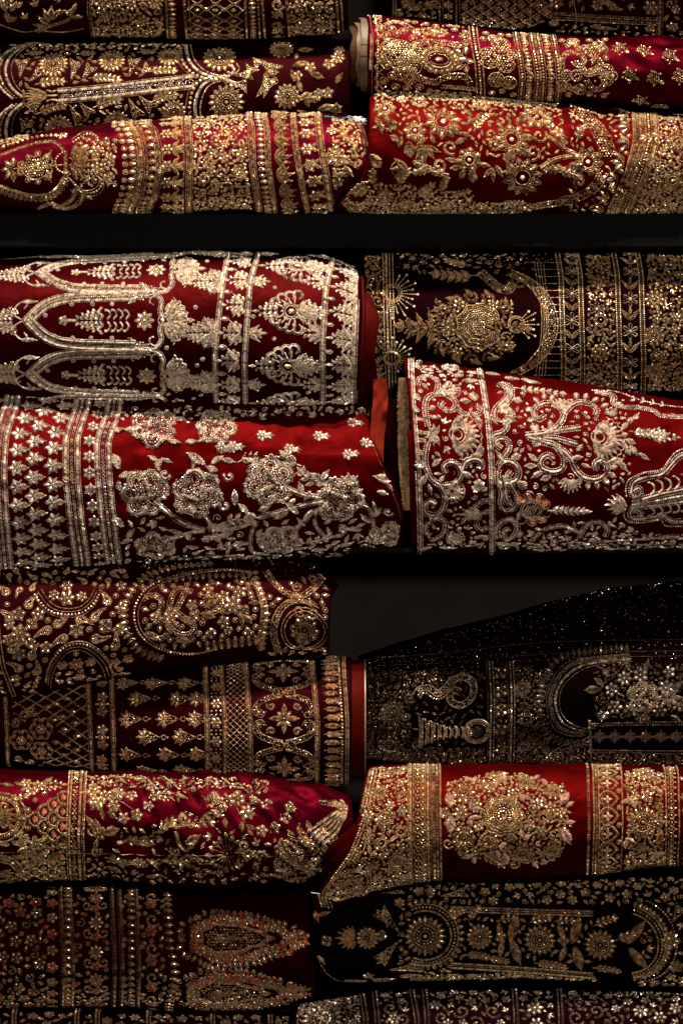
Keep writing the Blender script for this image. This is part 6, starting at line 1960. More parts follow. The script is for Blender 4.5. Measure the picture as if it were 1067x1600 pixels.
def build_L8():
    r = rolls['L8'] = Roll('fabric_roll', 'crimson roll with gold bouquets, coral-tipped scales and chevron cords, lower left',
             [(-200, 1196), (0, 1200), (200, 1205), (400, 1214), (500, 1230), (560, 1248), (600, 1255)],
             [(-200, 1374), (0, 1375), (150, 1372), (300, 1378), (400, 1378), (470, 1371), (520, 1348), (560, 1330), (600, 1320)], x1=550, front=.03, cloth=C_CRIM,
             mats=[GOLD, GOLD2, GOLD_BEAD, PINK, ORANGE, SILVER2], seed=8, wr=[('n', 3, 90, 50), ('f', 7, 26, 50, .8, (170, 530)), ('f', 1.4, 22, 18, .3), ('n', .8, 14, 14)],
             right_end=[(-90, -60), (-60, -40), (-35, -14), (-10, -2), (20, 0), (90, -8)])
    def arcs(cx_, cy_, R):
        for k, (dr, w_) in enumerate(((0, 3.4), (-6, 3), (-12, 2.2))):
            r.draw('round_frame', cx_, cy_, lambda p: p.cord((R + dr) * np.exp(1j * np.linspace(-PI * .62, PI * .62, 50)), w_, 0 if k != 1 else 1))
        r.draw('bead_line', cx_, cy_, lambda p: p.beads((R - 9) * np.exp(1j * np.linspace(-PI * .62, PI * .62, 50)), 3.6, 2))
    arcs(0, 1276, 40); arcs(0, 1364, 38)
    for x, y, L_ in ((10, 1276, 40), (10, 1366, 30)):
        r.draw('leaf_bundle', x, y, lambda p: ([p.leaf(-18, a, L_, 9, 1, 0) for a in (-.5, -.2, .1, .4)], [p.leaf(14, a, 24, 9, 1, 0) for a in (-.8, 0, .8)]))
    SP(r, [(14, 1250, .3, 30, 10), (14, 1300, -.3, 30, 10)]); CU(r, [(8, 1260, 9, 1, 1), (8, 1290, 9, 4, -1)])
    for x, y in ((55, 1228), (50, 1320), (52, 1342)):
        r.draw('bouquet', x, y, lambda p: (bouquet(p.at(6), 3, .95), p.palmette(16, 0, 30, 22), p.leaf(-34, PI - .2, 20, 7)))
    # scale fan with coral tips
    def scales(p):
        for i, (n_, x) in enumerate(((1, -38), (2, -24), (3, -9), (4, 5))):
            for j in range(n_):
                y = (j - (n_ - 1) / 2) * 23
                c = complex(x + 4, y)
                p.circle(c, 10, 2.4, 0, PI * .45, PI * 1.55)
                p.circle(c, 12.6, 1.3, 0, PI * .45, PI * 1.55, False)
                m_ = 4 if (i + j) % 2 == 0 else 2
                for a in (PI - .8, PI - .4, PI, PI + .4, PI + .8): p.satin(c + 3, a, 9, 3, m_, 4, 1)
        for z in (-50, -46 + 14j, -46 - 14j, -36 + 30j, -36 - 30j, -22 + 42j, -22 - 42j): p.dot(z, 5, 2, True)
    r.draw('scale_fan', 91, 1280, scales); r.draw('scale_fan', 91, 1363, scales)
    r.band([(113, 1205), (110, 1260), (108, 1310), (111, 1372)], [(0, 'rope', 4.5), (-4, 'beads', 3), (7, 'fill', 7), (15, 'rope', 5.5), (20, 'thread', 1.5), (22.5, 'beads', 3)])
    def bq(x, y, S=1.0):
        r.draw('bouquet', x, y, lambda p: (bouquet(p, 5, S), [p.thread(np.array([8 + 0j, z * S]), 2, 1) for z in (46 - 4j, 40 - 22j, 28 - 34j, 34 + 14j)]))
    bq(166, 1243); bq(355, 1252)
    for x, y, m_ in ((194, 1278, 3), (214, 1273, 2), (232, 1259, 3), (243, 1243, 2), (238, 1230, 3), (206, 1243, 3), (409, 1298, 3), (429, 1294, 2), (446, 1279, 3), (454, 1261, 2), (502, 1301, 3), (520, 1311, 2), (416, 1258, 3)):
        r.draw('small_blossom', x, y, lambda p: p.flower(0, 9.5, 5, 0, m_, .2 * x))
    FL(r, [(148, 1232, 12, 6), (185, 1240, 13, 6), (150, 1255, 12, 6), (178, 1258, 11, 6), (335, 1246, 12, 7), (388, 1268, 14, 7), (372, 1248, 12, 6), (398, 1248, 9, 5), (345, 1270, 10, 5), (478, 1310, 13, 6), (468, 1322, 12, 6), (440, 1328, 13, 7), (492, 1312, 10, 5), (455, 1345, 12, 6), (475, 1350, 12, 6)])
    LV(r, [(160, 1272, 1.8, 16, 8), (176, 1274, -.6, 18, 9), (142, 1285, 2.2, 26, 10), (175, 1298, .2, 26, 12), (150, 1320, -1.8, 18, 8), (330, 1275, 3.4, 30, 16), (352, 1285, -1.4, 16, 8), (378, 1292, -1.5, 16, 8), (392, 1293, -.4, 16, 8), (302, 1312, .5, 28, 14),
           (468, 1295, 1.6, 18, 9), (482, 1290, 1.9, 16, 8), (455, 1305, 2.2, 18, 9), (180, 1358, -.4, 22, 10), (245, 1368, .1, 30, 6), (440, 1362, -.6, 24, 9), (480, 1362, -.3, 24, 9)], 1, 0)
    r.draw('butterfly_leaf', 157, 1302, lambda p: (p.flower(0, 11, 6), p.leaf(4, 0.3, 28, 16, 1, 0), p.leaf(0, 1.9, 24, 10, 1, 0), p.scroll(-12 + 4j, 1, 8, 1, 1, 2)))
    r.draw('palmette', 262, 1243, lambda p: (p.palmette(-12, 0, 34, 22), p.leaf(14, 0, 16, 6)))
    for pts in ([(185, 1318), (205, 1312), (225, 1320), (240, 1318), (252, 1308)], [(240, 1300), (255, 1298), (262, 1288), (276, 1292), (290, 1290)], [(275, 1300), (280, 1318), (290, 1328), (302, 1322)], [(185, 1345), (215, 1348), (240, 1345), (262, 1345)], [(300, 1275), (288, 1270), (282, 1280), (290, 1290), (312, 1290)],
                [(270, 1345), (290, 1350), (310, 1358)]):
        vine(r, pts, 2.6)
    SP(r, [(190, 1318, .15, 34, 13), (215, 1317, .2, 34, 14), (245, 1300, .6, 34, 12), (290, 1290, .2, 44, 15), (280, 1345, .2, 30, 12), (200, 1350, 0, 50, 13), (252, 1345, .1, 34, 12), (165, 1340, -.2, 30, 12), (300, 1368, .05, 60, 8), (390, 1370, .05, 50, 8)])
    CU(r, [(288, 1278, 9, 1.5, 1), (275, 1330, 8, 1, -1), (382, 1322, 9, 1, 1), (378, 1350, 9, 4, -1), (150, 1330, 8, 2, 1), (315, 1345, 8, 2, 1)])
    # firework of beaded stalks on the seam
    def fire(p):
        for a in np.linspace(.9, 5.4, 13):
            k = 34 - 8 * abs(math.sin(a * 2))
            z = k * np.exp(1j * a); p.thread(np.array([6 * np.exp(1j * a), z * .8]), 1.6, 1); p.tear(z * .72, a, 11, 7, 2, 0)
        p.sprig(spline([6, 30, 52]), 6, 13, 8); p.dot(0, 5)
    r.draw('firework_sprig', 355, 1334, fire)
    trim(r, [(-60, 1333), (60, 1332), (150, 1334), (260, 1336), (400, 1338), (520, 1335)], 1.2, 'thread', 1, name='seam')
    for k in range(5):
        d = k * 7.5
        trim(r, [(478 + d * .9, 1303 + d * .55), (505 + d * .7, 1284 + d * .62), (532 + d * .28, 1267 + d * .3), (527 + d * .5, 1258 + d * .1), (500 + d * 1.05, 1252 - d * .05)], 3.6, 'cord', 0 if k % 2 == 0 else 5, sm=False, name='chevron_cord')
        trim(r, [(480 + d * .9, 1299 + d * .55), (506 + d * .7, 1280 + d * .62), (528 + d * .28, 1266 + d * .3), (524 + d * .5, 1261 + d * .1), (500 + d * 1.05, 1256 - d * .05)], 2.4, 'beads', 1, sm=False, name='bead_line')
    K = small_kinds(.8, .8, .4, .5)
    r.fill([(135, 1212), (420, 1222), (420, 1236), (135, 1226)], K[1:], 1, seed=1)
    r.fill([(430, 1310), (530, 1310), (500, 1370), (430, 1372)], K[2:], 1, seed=2)
    r.fill([(180, 1285), (430, 1300), (430, 1372), (180, 1370)], K[1:4], 3.5, seed=7)
    r.fill([(135, 1336), (200, 1336), (200, 1370), (135, 1370)], K[2:], 2, seed=3)
    r.fill([(-70, 1210), (-30, 1210), (-30, 1370), (-70, 1370)], K, 2, seed=3)
    r.layers('right', C_MAR, 3, 2)


def mango(p, L=98, W=38, core=3):
    t = np.linspace(0, 2 * PI, 90)
    sh = (L * np.cos(t) + 1j * W * np.sin(t) * (1 - .4 * np.cos(t))) * (1 + .05 * np.cos(9 * t))
    for k, w_ in ((.50, 2.4), (.56, 1.6), (.60, 2.2)): p.cord(sh * k - 12, w_, 0)
    p.beads(sh * .53 - 12, 3, 2)
    p.cluster(sh * .44 - 12, 4.6, (2, 1, 0)); p.leaf(-40, 0, 44, 10, 1, 0); p.flower(-34, 8, 6)
    q, a = resample(sh * .76, 11)
    for z, b in zip(q, a): p.flower(z, 8, 5, 0, 2 if RNG.random() < .72 else core, b)
    q, a = resample(sh * .93, 9)
    for z, b in zip(q, a): p.tear(z, b - PI / 2 + .5 * math.sin(b * 7), 11, 7, 2 if RNG.random() < .8 else core, 0)
    q, a = resample(sh * .66, 9)
    for z, b in zip(q, a): p.tear(z, b - PI / 2, 8, 5, 1, 0)


def build_L9():
    r = rolls['L9'] = Roll('fabric_roll', 'very dark maroon roll with two pointed bead mangoes, near the bottom at left',
             [(-200, 1378), (0, 1378), (300, 1382), (500, 1384)], [(-200, 1577), (0, 1575), (200, 1570), (300, 1584), (500, 1582)], x1=490, front=.095, cloth=C_MAR,
             mats=[COPPER, GOLD2, COPPER_BEAD, REDSTONE], seed=9, wr=[('n', 2.5, 110, 60), ('n', .8, 30, 30)])
    r.draw('mango_medallion', 372, 1553, mango); r.draw('mango_medallion', 378, 1466, mango)
    r.draw('palmette', 470, 1550, lambda p: (p.palmette(-20, 0, 46, 30), p.flower(-18, 9, 5)))
    r.draw('palmette', 474, 1468, lambda p: (p.palmette(-20, 0, 40, 28), p.flower(-18, 9, 5)))
    for x in (100, 115, 180, 192, 218): 
        r.band([(x - 4, 1390), (x, 1480), (x + 1, 1520), (x - 1, 1570)], [(0, 'chain', 5.5), (-4, 'thread', 1.3, 1)])
    r.row([(106, 1390), (107, 1575)], 0, 12, lambda p, k: p.tear(-5, 0, 11, 8, 2, 0), 'oval_stone')
    r.row([(197, 1390), (198, 1575)], 8, 12, lambda p, k: p.tear(-5, 0, 11, 8, 2, 0), 'oval_stone')
    r.row([(84, 1390), (84, 1575)], -2, 26, lambda p, k: p.flower(0, 9, 5, 0, 3 if k % 2 else 2), 'embroidered_flower')
    r.row([(150, 1390), (151, 1575)], 0, 46, lambda p, k: (p.flower(8j, 12, 8, 0, 2, core=3), p.scroll(-12 - 8j, 1, 8, 1, 1, 2), p.scroll(12 - 8j, 1, 8, 1, -1, 2), p.flower(-14j, 7, 5, 0, 3)), 'scroll_flower', phase=5)
    r.row([(236, 1390), (238, 1575)], 0, 46, lambda p, k: (p.flower(-6j, 10, 6, 0, 3), p.scroll(2 + 12j, 1, 11, 1, 1, 2.2)), 'scroll_flower', phase=12)
    r.row([(262, 1390), (266, 1480), (276, 1515), (264, 1575)], 0, 12, lambda p, k: p.tear(-6, 0, 13, 8, 2, 0), 'oval_stone')
    K = [(11, .6, 'embroidered_flower', lambda p, g: p.flower(0, 10, 5, 1, g.choice((0, 2, 3)))), (8, .8, 'embroidered_curl', lambda p, g: p.scroll(0, 0, 7, 1, 1, 2, 1)), (5, 1.2, 'embroidered_leaf', lambda p, g: p.tear(-5, 0, 10, 6, g.choice((0, 1, 3)), 1)), (3.4, 1, 'single_bead', lambda p, g: p.dot(0, 4, 2, True))]
    r.fill([(-70, 1400), (78, 1400), (78, 1572), (-70, 1572)], K, 1.5, seed=1)
    r.fill([(120, 1400), (258, 1400), (262, 1572), (120, 1570)], K[1:], 1, seed=2)
    r.layers('right', C_MAR, 3, 2)


def build_L10():
    r = rolls['L10'] = Roll('fabric_roll', 'near-black sliver of a roll with bead rows, cut off at the lower left corner',
             [(-200, 1574), (0, 1574), (460, 1584)], [(-200, 1720), (460, 1715)], x1=452, front=.12, cloth=C_MAR, mats=[COPPER, BLACKISH, COPPER_BEAD], seed=10)
    for x in (20, 118, 150, 230, 330, 420): r.band([(x, 1590), (x + 2, 1640)], [(0, 'chain', 5), (5, 'beads', 3.4)])
    K = small_kinds(.9, .8, .6, .6)
    r.fill([(-70, 1584), (450, 1590), (450, 1640), (-70, 1640)], K, 3, seed=1)
    r.layers('right', C_MAR, 2, 2)


def build_R6():
    r = rolls['R6'] = Roll('fabric_roll', 'black sequined roll sloping up to the right, with silvery arch and paisley',
             [(500, 1040), (545, 1030), (620, 1005), (750, 970), (850, 940), (950, 915), (1067, 905), (1250, 900)], [(500, 1186), (575, 1189), (700, 1196), (900, 1196), (1067, 1198), (1250, 1200)],
             x0=562, front=.115, cloth=C_BLK, mats=[DULL, BLACKISH, COPPER_BEAD, SILVER2], seed=16, wr=[('n', 3, 120, 60), ('n', 1, 30, 30)])
    def psl(p):
        sp = spline([-50 + 4j, -42 + 14j, -28 + 12j, -16 + 2j, -6 + 8j, 6 + 20j, 24 + 22j, 38 + 10j, 36 - 10j, 20 - 20j, 6 - 14j, 2 - 2j, 10 + 4j, 18 + 0j], 8)
        a, b = offset(sp, 4.5), offset(sp, -4.5)
        p.cluster(np.concatenate([a, b[::-1]]), 4, (0, 3)); p.cord(a, 2.4, 3); p.cord(b, 2.4, 3)
        p.beads(offset(sp, -9)[:40], 3.6, 2)
    r.draw('paisley_scroll', 700, 1084, psl)
    RO(r, [(612, 1114, 21, 14), (608, 1166, 20, 12), (815, 1076, 15, 12), (822, 1124, 13, 10), (818, 1167, 12, 10)], 0, 1, 2)
    CU(r, [(640, 1090, 9, 1, 1), (632, 1145, 8, 2, 1), (650, 1165, 9, 4, -1), (635, 1120, 7, 1, -1)])
    for k in range(9):
        x = 655 + k * 9.5
        hgt = 26 - 17 * math.sin(min(1, k / 6) * PI / 2)
        r.draw('pillar_ring', x, 1144, lambda p: (p.rope_ if False else p.cord(spline([-hgt * 1j, 2, hgt * 1j]), 3.6 if k % 2 else 4.4, 3)))
        r.draw('bead_line', x + 5, 1144, lambda p: p.beads(np.array([-(hgt - 3) * 1j, (hgt - 3) * 1j]), 3.4, 2))
    def rnd(p):
        for R in (21, 18): p.circle(0, R, 2.4, 3)
        p.beads(14.5 * np.exp(1j * np.linspace(0, 6.28, 30)), 3.2, 2); p.flower(0, 10, 4, 0, 1)
    r.draw('round_medallion', 745, 1143, rnd)
    for x in (766, 798):
        for d, k_, w_ in ((0, 'rope', 4), (-5, 'thread', 1.4), (5, 'beads', 3.2)): trim(r, [(x + d - 2, 1034), (x + d + 1, 1100), (x + d - 1, 1192)], w_, k_)
    FL(r, [(782, 1052, 11, 4), (783, 1080, 11, 4), (783, 1110, 11, 4), (782, 1140, 11, 4), (782, 1170, 10, 4)])
    # great arch
    arc = [(985, 1030), (950, 1033), (910, 1040), (885, 1056), (870, 1080), (868, 1105), (878, 1128), (900, 1140), (922, 1142)]
    for d, k_, w_ in ((0, 'rope', 5), (8, 'chev', 7), (14, 'thread', 1.6), (-6, 'thread', 1.6)):
        trim(r, [(x - d * (1 if x < 940 else .3), y + (d if y > 1110 else -d if y < 1060 else 0) * .6) for x, y in arc], w_, k_)
    def ov(p, q):
        for a, b in zip(*resample(q, 8)): p.tear(a, b - PI / 2, 13, 6, 1, 0)
    r.line('petal_ring', [(x - 20 * (1 if x < 940 else .3), y + (14 if y > 1110 else -12 if y < 1060 else 0)) for x, y in arc], ov)
    a2 = [(922, 1150), (905, 1158), (880, 1165), (860, 1178), (855, 1190)]
    for d in (0, 7): trim(r, [(x, y + d) for x, y in a2], 4, 'rope')
    r.line('petal_ring', [(x - 6, y + 14) for x, y in a2], ov)
    for y, y2 in ((1131, 1127), (1172, 1174)): trim(r, [(922, y), (1000, (y + y2) / 2), (1120, y2)], 4, 'rope'); trim(r, [(922, y + 4), (1120, y2 + 4)], 3.4, 'beads', sm=False)
    for x in range(936, 1130, 24):
        r.draw('embroidered_flower', x, 1151, lambda p: (p.flower(0, 9.5, 4, 0, 1, .78), [p.leaf(0, a, 13, 5) for a in (0, 1.57, 3.14, -1.57)]))
    r.band([(920, 1128), (921, 1174)], [(0, 'rope', 6)]) if False else trim(r, [(921, 1126), (922, 1176)], 6, 'rope', sm=False)
    # bouquet within the arch
    r.draw('carnation', 1005, 1090, lambda p: p.carnation(0, 26, PI, 3, 2), None)
    FL(r, [(975, 1060, 12, 7), (955, 1078, 11, 6), (960, 1105, 12, 6), (985, 1110, 12, 6), (1040, 1075, 13, 7), (1030, 1110, 12, 6), (1000, 1055, 12, 6), (1060, 1100, 13, 6), (1045, 1050, 10, 5), (940, 1118, 9, 5), (1000, 1122, 9, 5)], 0, 3)
    LV(r, [(925, 1078, 3.1, 26, 14), (935, 1065, 2.4, 18, 9), (945, 1050, 2.2, 20, 9), (980, 1040, 1.9, 18, 9), (1010, 1040, 1.3, 22, 9), (945, 1120, -2.2, 20, 9), (1010, 1122, -1, 20, 10), (1055, 1122, -.6, 18, 9), (1060, 1070, .5, 20, 9)], 0, 0)
    r.draw('leaf_star', 1045, 1090, lambda p: [p.leaf(3 * np.exp(1j * a), a, 16, 6, 3, 3) for a in np.linspace(0, 6.28, 9)[:-1]])
    K = small_kinds(.72, 1.1, .6, 1, 1, 1)
    r.fill([(802, 1040), (862, 1050), (855, 1190), (802, 1190)], K, .7, seed=1)
    r.fill([(575, 1055), (764, 1050), (764, 1062), (640, 1075), (640, 1185), (575, 1185)], K[1:], 1.2, seed=2)
    r.fill([(930, 1040), (1100, 1040), (1100, 1122), (930, 1122)], K[2:], 1.2, seed=3)
    r.fill([(770, 1040), (796, 1040), (796, 1190), (770, 1190)], K[3:], .7, seed=4)
    r.fill([(600, 1168), (1130, 1176), (1130, 1194), (600, 1188)], K[1:], 1, seed=5)
    r.fill([(640, 1060), (764, 1060), (764, 1192), (640, 1192)], K[3:], 3.5, seed=6)
    for y0, y1_ in ((1040, 1022), (1052, 1030), (1028, 1004)):
        trim(r, [(590, y0), (700, (y0 + y1_) / 2 + 4), (850, y1_), (1120, y1_ - 6)], 1.6, 'thread', 1)
    r.sprinkle([(575, 1030), (700, 990), (850, 945), (1000, 912), (1130, 906), (1130, 1030), (850, 1035), (575, 1055)], 2.2, 560, 0, 'scattered_sequins', clear=1.5)
    r.sprinkle([(575, 1040), (850, 1015), (1130, 1005), (1130, 1035), (850, 1040), (575, 1060)], 2.4, 420, 0, 'scattered_sequins', 4, clear=1.5)
    r.layers('left', C_BLK, 3, 0)


def build_R7():
    r = rolls['R7'] = Roll('fabric_roll', 'red roll with a round gold wreath and a drooping left corner, lower right',
             [(440, 1205), (560, 1199), (640, 1195), (900, 1194), (1067, 1198), (1250, 1204)], [(440, 1432), (495, 1420), (545, 1409), (600, 1388), (650, 1376), (690, 1372), (900, 1368), (1067, 1350), (1250, 1338)],
             x0=560, front=0, cloth=C_RED, mats=[GOLD, OLIVE, GOLD_BEAD, PINK, SILVER2], seed=17, wr=[('n', 2, 100, 60), ('f', 1.4, 30, 26, .3), ('n', .8, 16, 16)],
             left_end=[(-90, -60), (-72, -64), (-60, -68), (-50, -64), (-38, -52), (-25, -34), (-12, -16), (0, -6), (20, 2), (45, 8), (90, 20)])
    E = [(578, 1205), (571, 1235), (565, 1265), (555, 1300), (540, 1335), (515, 1370), (499, 1395), (503, 1416)]
    trim(r, E, 3.4, 'cord'); trim(r, [(x + 5, y + 1) for x, y in E], 3.4, 'beads'); trim(r, [(x + 10, y + 1) for x, y in E], 3, 'cord'); trim(r, [(x + 16, y + 2) for x, y in E], 4.4, 'beads', 1)
    RO(r, [(545, 1386, 26, 14)], 0, 1, 2)
    r.draw('round_frame', 545, 1386, lambda p: (p.circle(0, 30, 2.4), p.circle(0, 34, 2)))
    RO(r, [(601, 1279, 17, 12), (594, 1238, 15, 10), (620, 1346, 17, 10), (596, 1318, 12, 8), (626, 1300, 11, 8), (628, 1245, 11, 8), (552, 1335, 14, 10), (600, 1212, 11, 8)], 0, 1, 2)
    FL(r, [(575, 1275, 11, 7), (582, 1355, 13, 9), (628, 1268, 9, 6), (600, 1335, 9, 6), (575, 1240, 8, 5), (610, 1258, 8, 6), (630, 1325, 8, 5), (575, 1310, 9, 6), (590, 1370, 9, 5), (628, 1222, 9, 5)], 0, 2)
    LV(r, [(577, 1262, -1.4, 14, 6), (577, 1300, -1.4, 14, 6), (577, 1328, -1.4, 14, 6), (560, 1358, .5, 14, 6), (610, 1220, .4, 14, 6), (615, 1310, .5, 14, 6), (507, 1375, 1.2, 14, 6), (517, 1395, .6, 14, 6)], 3, 0)
    K = small_kinds(.72, 1, .6, .7, 0, 1)
    r.fill([(582, 1200), (640, 1200), (640, 1380), (560, 1400), (505, 1410), (520, 1370), (560, 1300)], K, .6, seed=1)
    b = r.band
    G = [(641, 1204), (641, 1290), (643, 1374)]
    b(G, [(0, 'rope', 5), (-4, 'thread', 1.4), (4, 'thread', 1.4), (27, 'rope', 5), (23, 'thread', 1.3), (31, 'thread', 1.3), (36, 'chain', 5), (41, 'chain', 4.4), (46, 'cord', 3), (33, 'thread', 1.2)])
    r.row(G, 11, 12, lambda p, k: (p.circle(0, 5.4, 1.7), p.dot(0, 5, 1)), 'ringed_stone')
    r.row(G, 19, 12, lambda p, k: (p.dot(0, 5.4, 2), p.circle(0, 4.6, 1.5)), 'ringed_stone', phase=6)
    # wreath
    def core(p):
        for k, R in enumerate((31, 26, 21)):
            t = np.linspace(0, 2 * PI, 90); w_ = 1 + .04 * np.cos(11 * t)
            p.cord(R * w_ * np.exp(1j * t), 2.4, 0); p.beads((R - 2.7) * w_ * np.exp(1j * t), 3, 1)
        p.beads(15 * np.exp(1j * np.linspace(0, 6.28, 60)), 3.6, 1); p.beads(11 * np.exp(1j * np.linspace(0, 6.28, 40)), 3.6, 2); p.beads(6.5 * np.exp(1j * np.linspace(0, 6.28, 30)), 4, 2); p.dot(0, 5, 1)
        p.leaf(-6 - 20j, .9, 16, 9, 1, 4); p.leaf(8 - 18j, 2.2, 14, 7, 1, 4)
    w0 = r.draw('wreath', 785, 1274, core)
    for x, y, R in ((725, 1238, 19), (724, 1310, 20), (764, 1315, 17), (820, 1222, 17), (865, 1236, 16), (818, 1336, 19), (863, 1330, 16), (762, 1228, 15), (848, 1278, 12)):
        r.draw('rosette', x, y, lambda p: p.rosette(0, R, 9, 0, 1, 2), w0)
    FL(r, [(720, 1271, 12, 7), (840, 1256, 10, 6), (695, 1270, 9, 4), (790, 1325, 10, 6), (800, 1240, 9, 5), (748, 1290, 9, 6), (845, 1300, 11, 6), (860, 1262, 10, 5), (828, 1290, 9, 5), (745, 1255, 8, 5), (880, 1300, 9, 5), (875, 1270, 9, 5), (800, 1310, 8, 5), (742, 1330, 8, 5)], 0, 2, parent=w0)
    LV(r, [(731, 1217, 2.6, 16, 8), (742, 1218, 1.4, 16, 8), (777, 1223, 1.2, 16, 8), (784, 1233, -.2, 15, 7), (735, 1258, 1.4, 15, 7), (744, 1264, 0, 16, 7), (743, 1277, 0, 16, 7), (735, 1284, -1.3, 15, 7), (838, 1215, .8, 15, 8), (851, 1223, -1, 16, 8), (815, 1247, -1.1, 16, 8), (823, 1246, -.5, 16, 8),
           (815, 1302, 1.9, 14, 7), (823, 1308, .6, 14, 7), (785, 1320, .6, 15, 8), (777, 1334, -1.2, 15, 8), (730, 1338, 3.4, 20, 9), (740, 1344, -1.4, 15, 8), (850, 1347, .5, 14, 8), (836, 1352, -.9, 14, 7), (890, 1285, .1, 14, 8), (890, 1257, .6, 15, 8)], 3, 0, 'pink_petal', w0)
    LV(r, [(702, 1248, 1.7, 30, 15), (704, 1290, -1.6, 30, 15), (882, 1247, 1.0, 26, 14), (885, 1308, -1.1, 28, 15), (788, 1216, .3, 20, 12), (790, 1342, -1.3, 24, 12)], 3, 2, 'pink_petal', w0)
    SP(r, [(750, 1332, -.7, 48, 14), (752, 1216, .35, 40, 12)], 0, 1)
    CU(r, [(803, 1352, 8, 2.2, 1), (812, 1210, 8, 1, -1), (832, 1262, 7, 1, 1), (828, 1280, 7, 3, -1), (700, 1318, 8, 1, 1), (872, 1320, 8, 1, 1), (835, 1350, 6, 4, 1)], 0, w_=1.9)
    r.fill([(700, 1222), (770, 1210), (880, 1225), (892, 1290), (870, 1345), (790, 1350), (715, 1335), (695, 1290)], small_kinds(.7, 1, .4, .6, 0, 1)[2:], .8, seed=2)
    # right-hand bands
    H = [(918, 1204), (920, 1290), (917, 1365)]
    b(H, [(0, 'chain', 5), (8, 'cord', 2.6), (12, 'chain', 4), (16, 'cord', 2.4)])
    def heart(p, k):
        o = [13 + 0j, 4 + 11j, -8 + 13j, -15 + 6j, -13, -15 - 6j, -8 - 13j, 4 - 11j, 13]
        p.cord(spline(o, 6), 2.2); p.thread(spline([z * .78 for z in o], 6), 1.5)
        for a in (0, 1.5, -1.5, 3.1): p.tear(-4, a, 8, 5, 3, 0)
        p.dot(-6 + 6j, 3.4, 1); p.dot(-6 - 6j, 3.4, 1); p.dot(14 + 13j, 5, 1, True)
    r.row(H, 33, 28, heart, 'heart_ornament', phase=8)
    b(H, [(52, 'cord', 2.2)])
    RO(r, [(1004, 1285, 26, 15), (1005, 1208, 20, 12), (1004, 1362, 20, 12)], 0, 1, 1)
    FL(r, [(1010, 1243, 11, 6), (992, 1243, 7, 5), (1002, 1325, 11, 6), (985, 1250, 8), (1030, 1283, 7, 4), (1025, 1335, 8)], 0, 2)
    LV(r, [(978, 1252, .2, 16, 8), (990, 1257, -1.2, 16, 8), (1022, 1232, .4, 14, 8), (1030, 1236, -.8, 14, 8), (985, 1313, -.5, 16, 8), (977, 1318, 1.5, 16, 8), (1020, 1340, 1.8, 14, 8), (1032, 1334, .1, 14, 8)], 3, 0, 'pink_petal')
    LV(r, [(980, 1232, -.8, 18, 9), (1028, 1260, -1.3, 26, 12), (1030, 1308, 1.2, 24, 11), (980, 1343, .9, 20, 9)], 1, 0)
    J = [(1039, 1210), (1041, 1290), (1038, 1355)]
    b(J, [(0, 'cord', 2.4), (20, 'cord', 2.4)])
    r.row(J, 9, 11, lambda p, k: (p.circle(-1, 4.6, 1.6), p.dot(-1, 4.4, 2), p.dot(6, 3, 0)), 'ringed_stone')
    r.fill([(1066, 1210), (1130, 1210), (1130, 1345), (1066, 1350)], K, 1, seed=3)
    r.fill([(975, 1205), (1036, 1208), (1036, 1355), (975, 1362)], small_kinds(.7, 1, .4, .6, 0, 1)[2:], 1, seed=5)
    # frayed threads at the corner
    tube('loose_thread', [(500, 1395), (492, 1394), (486, 1393)], r, .5, FLUFF, 2)
    r.layers('left', C_DEEP, 3, -6)


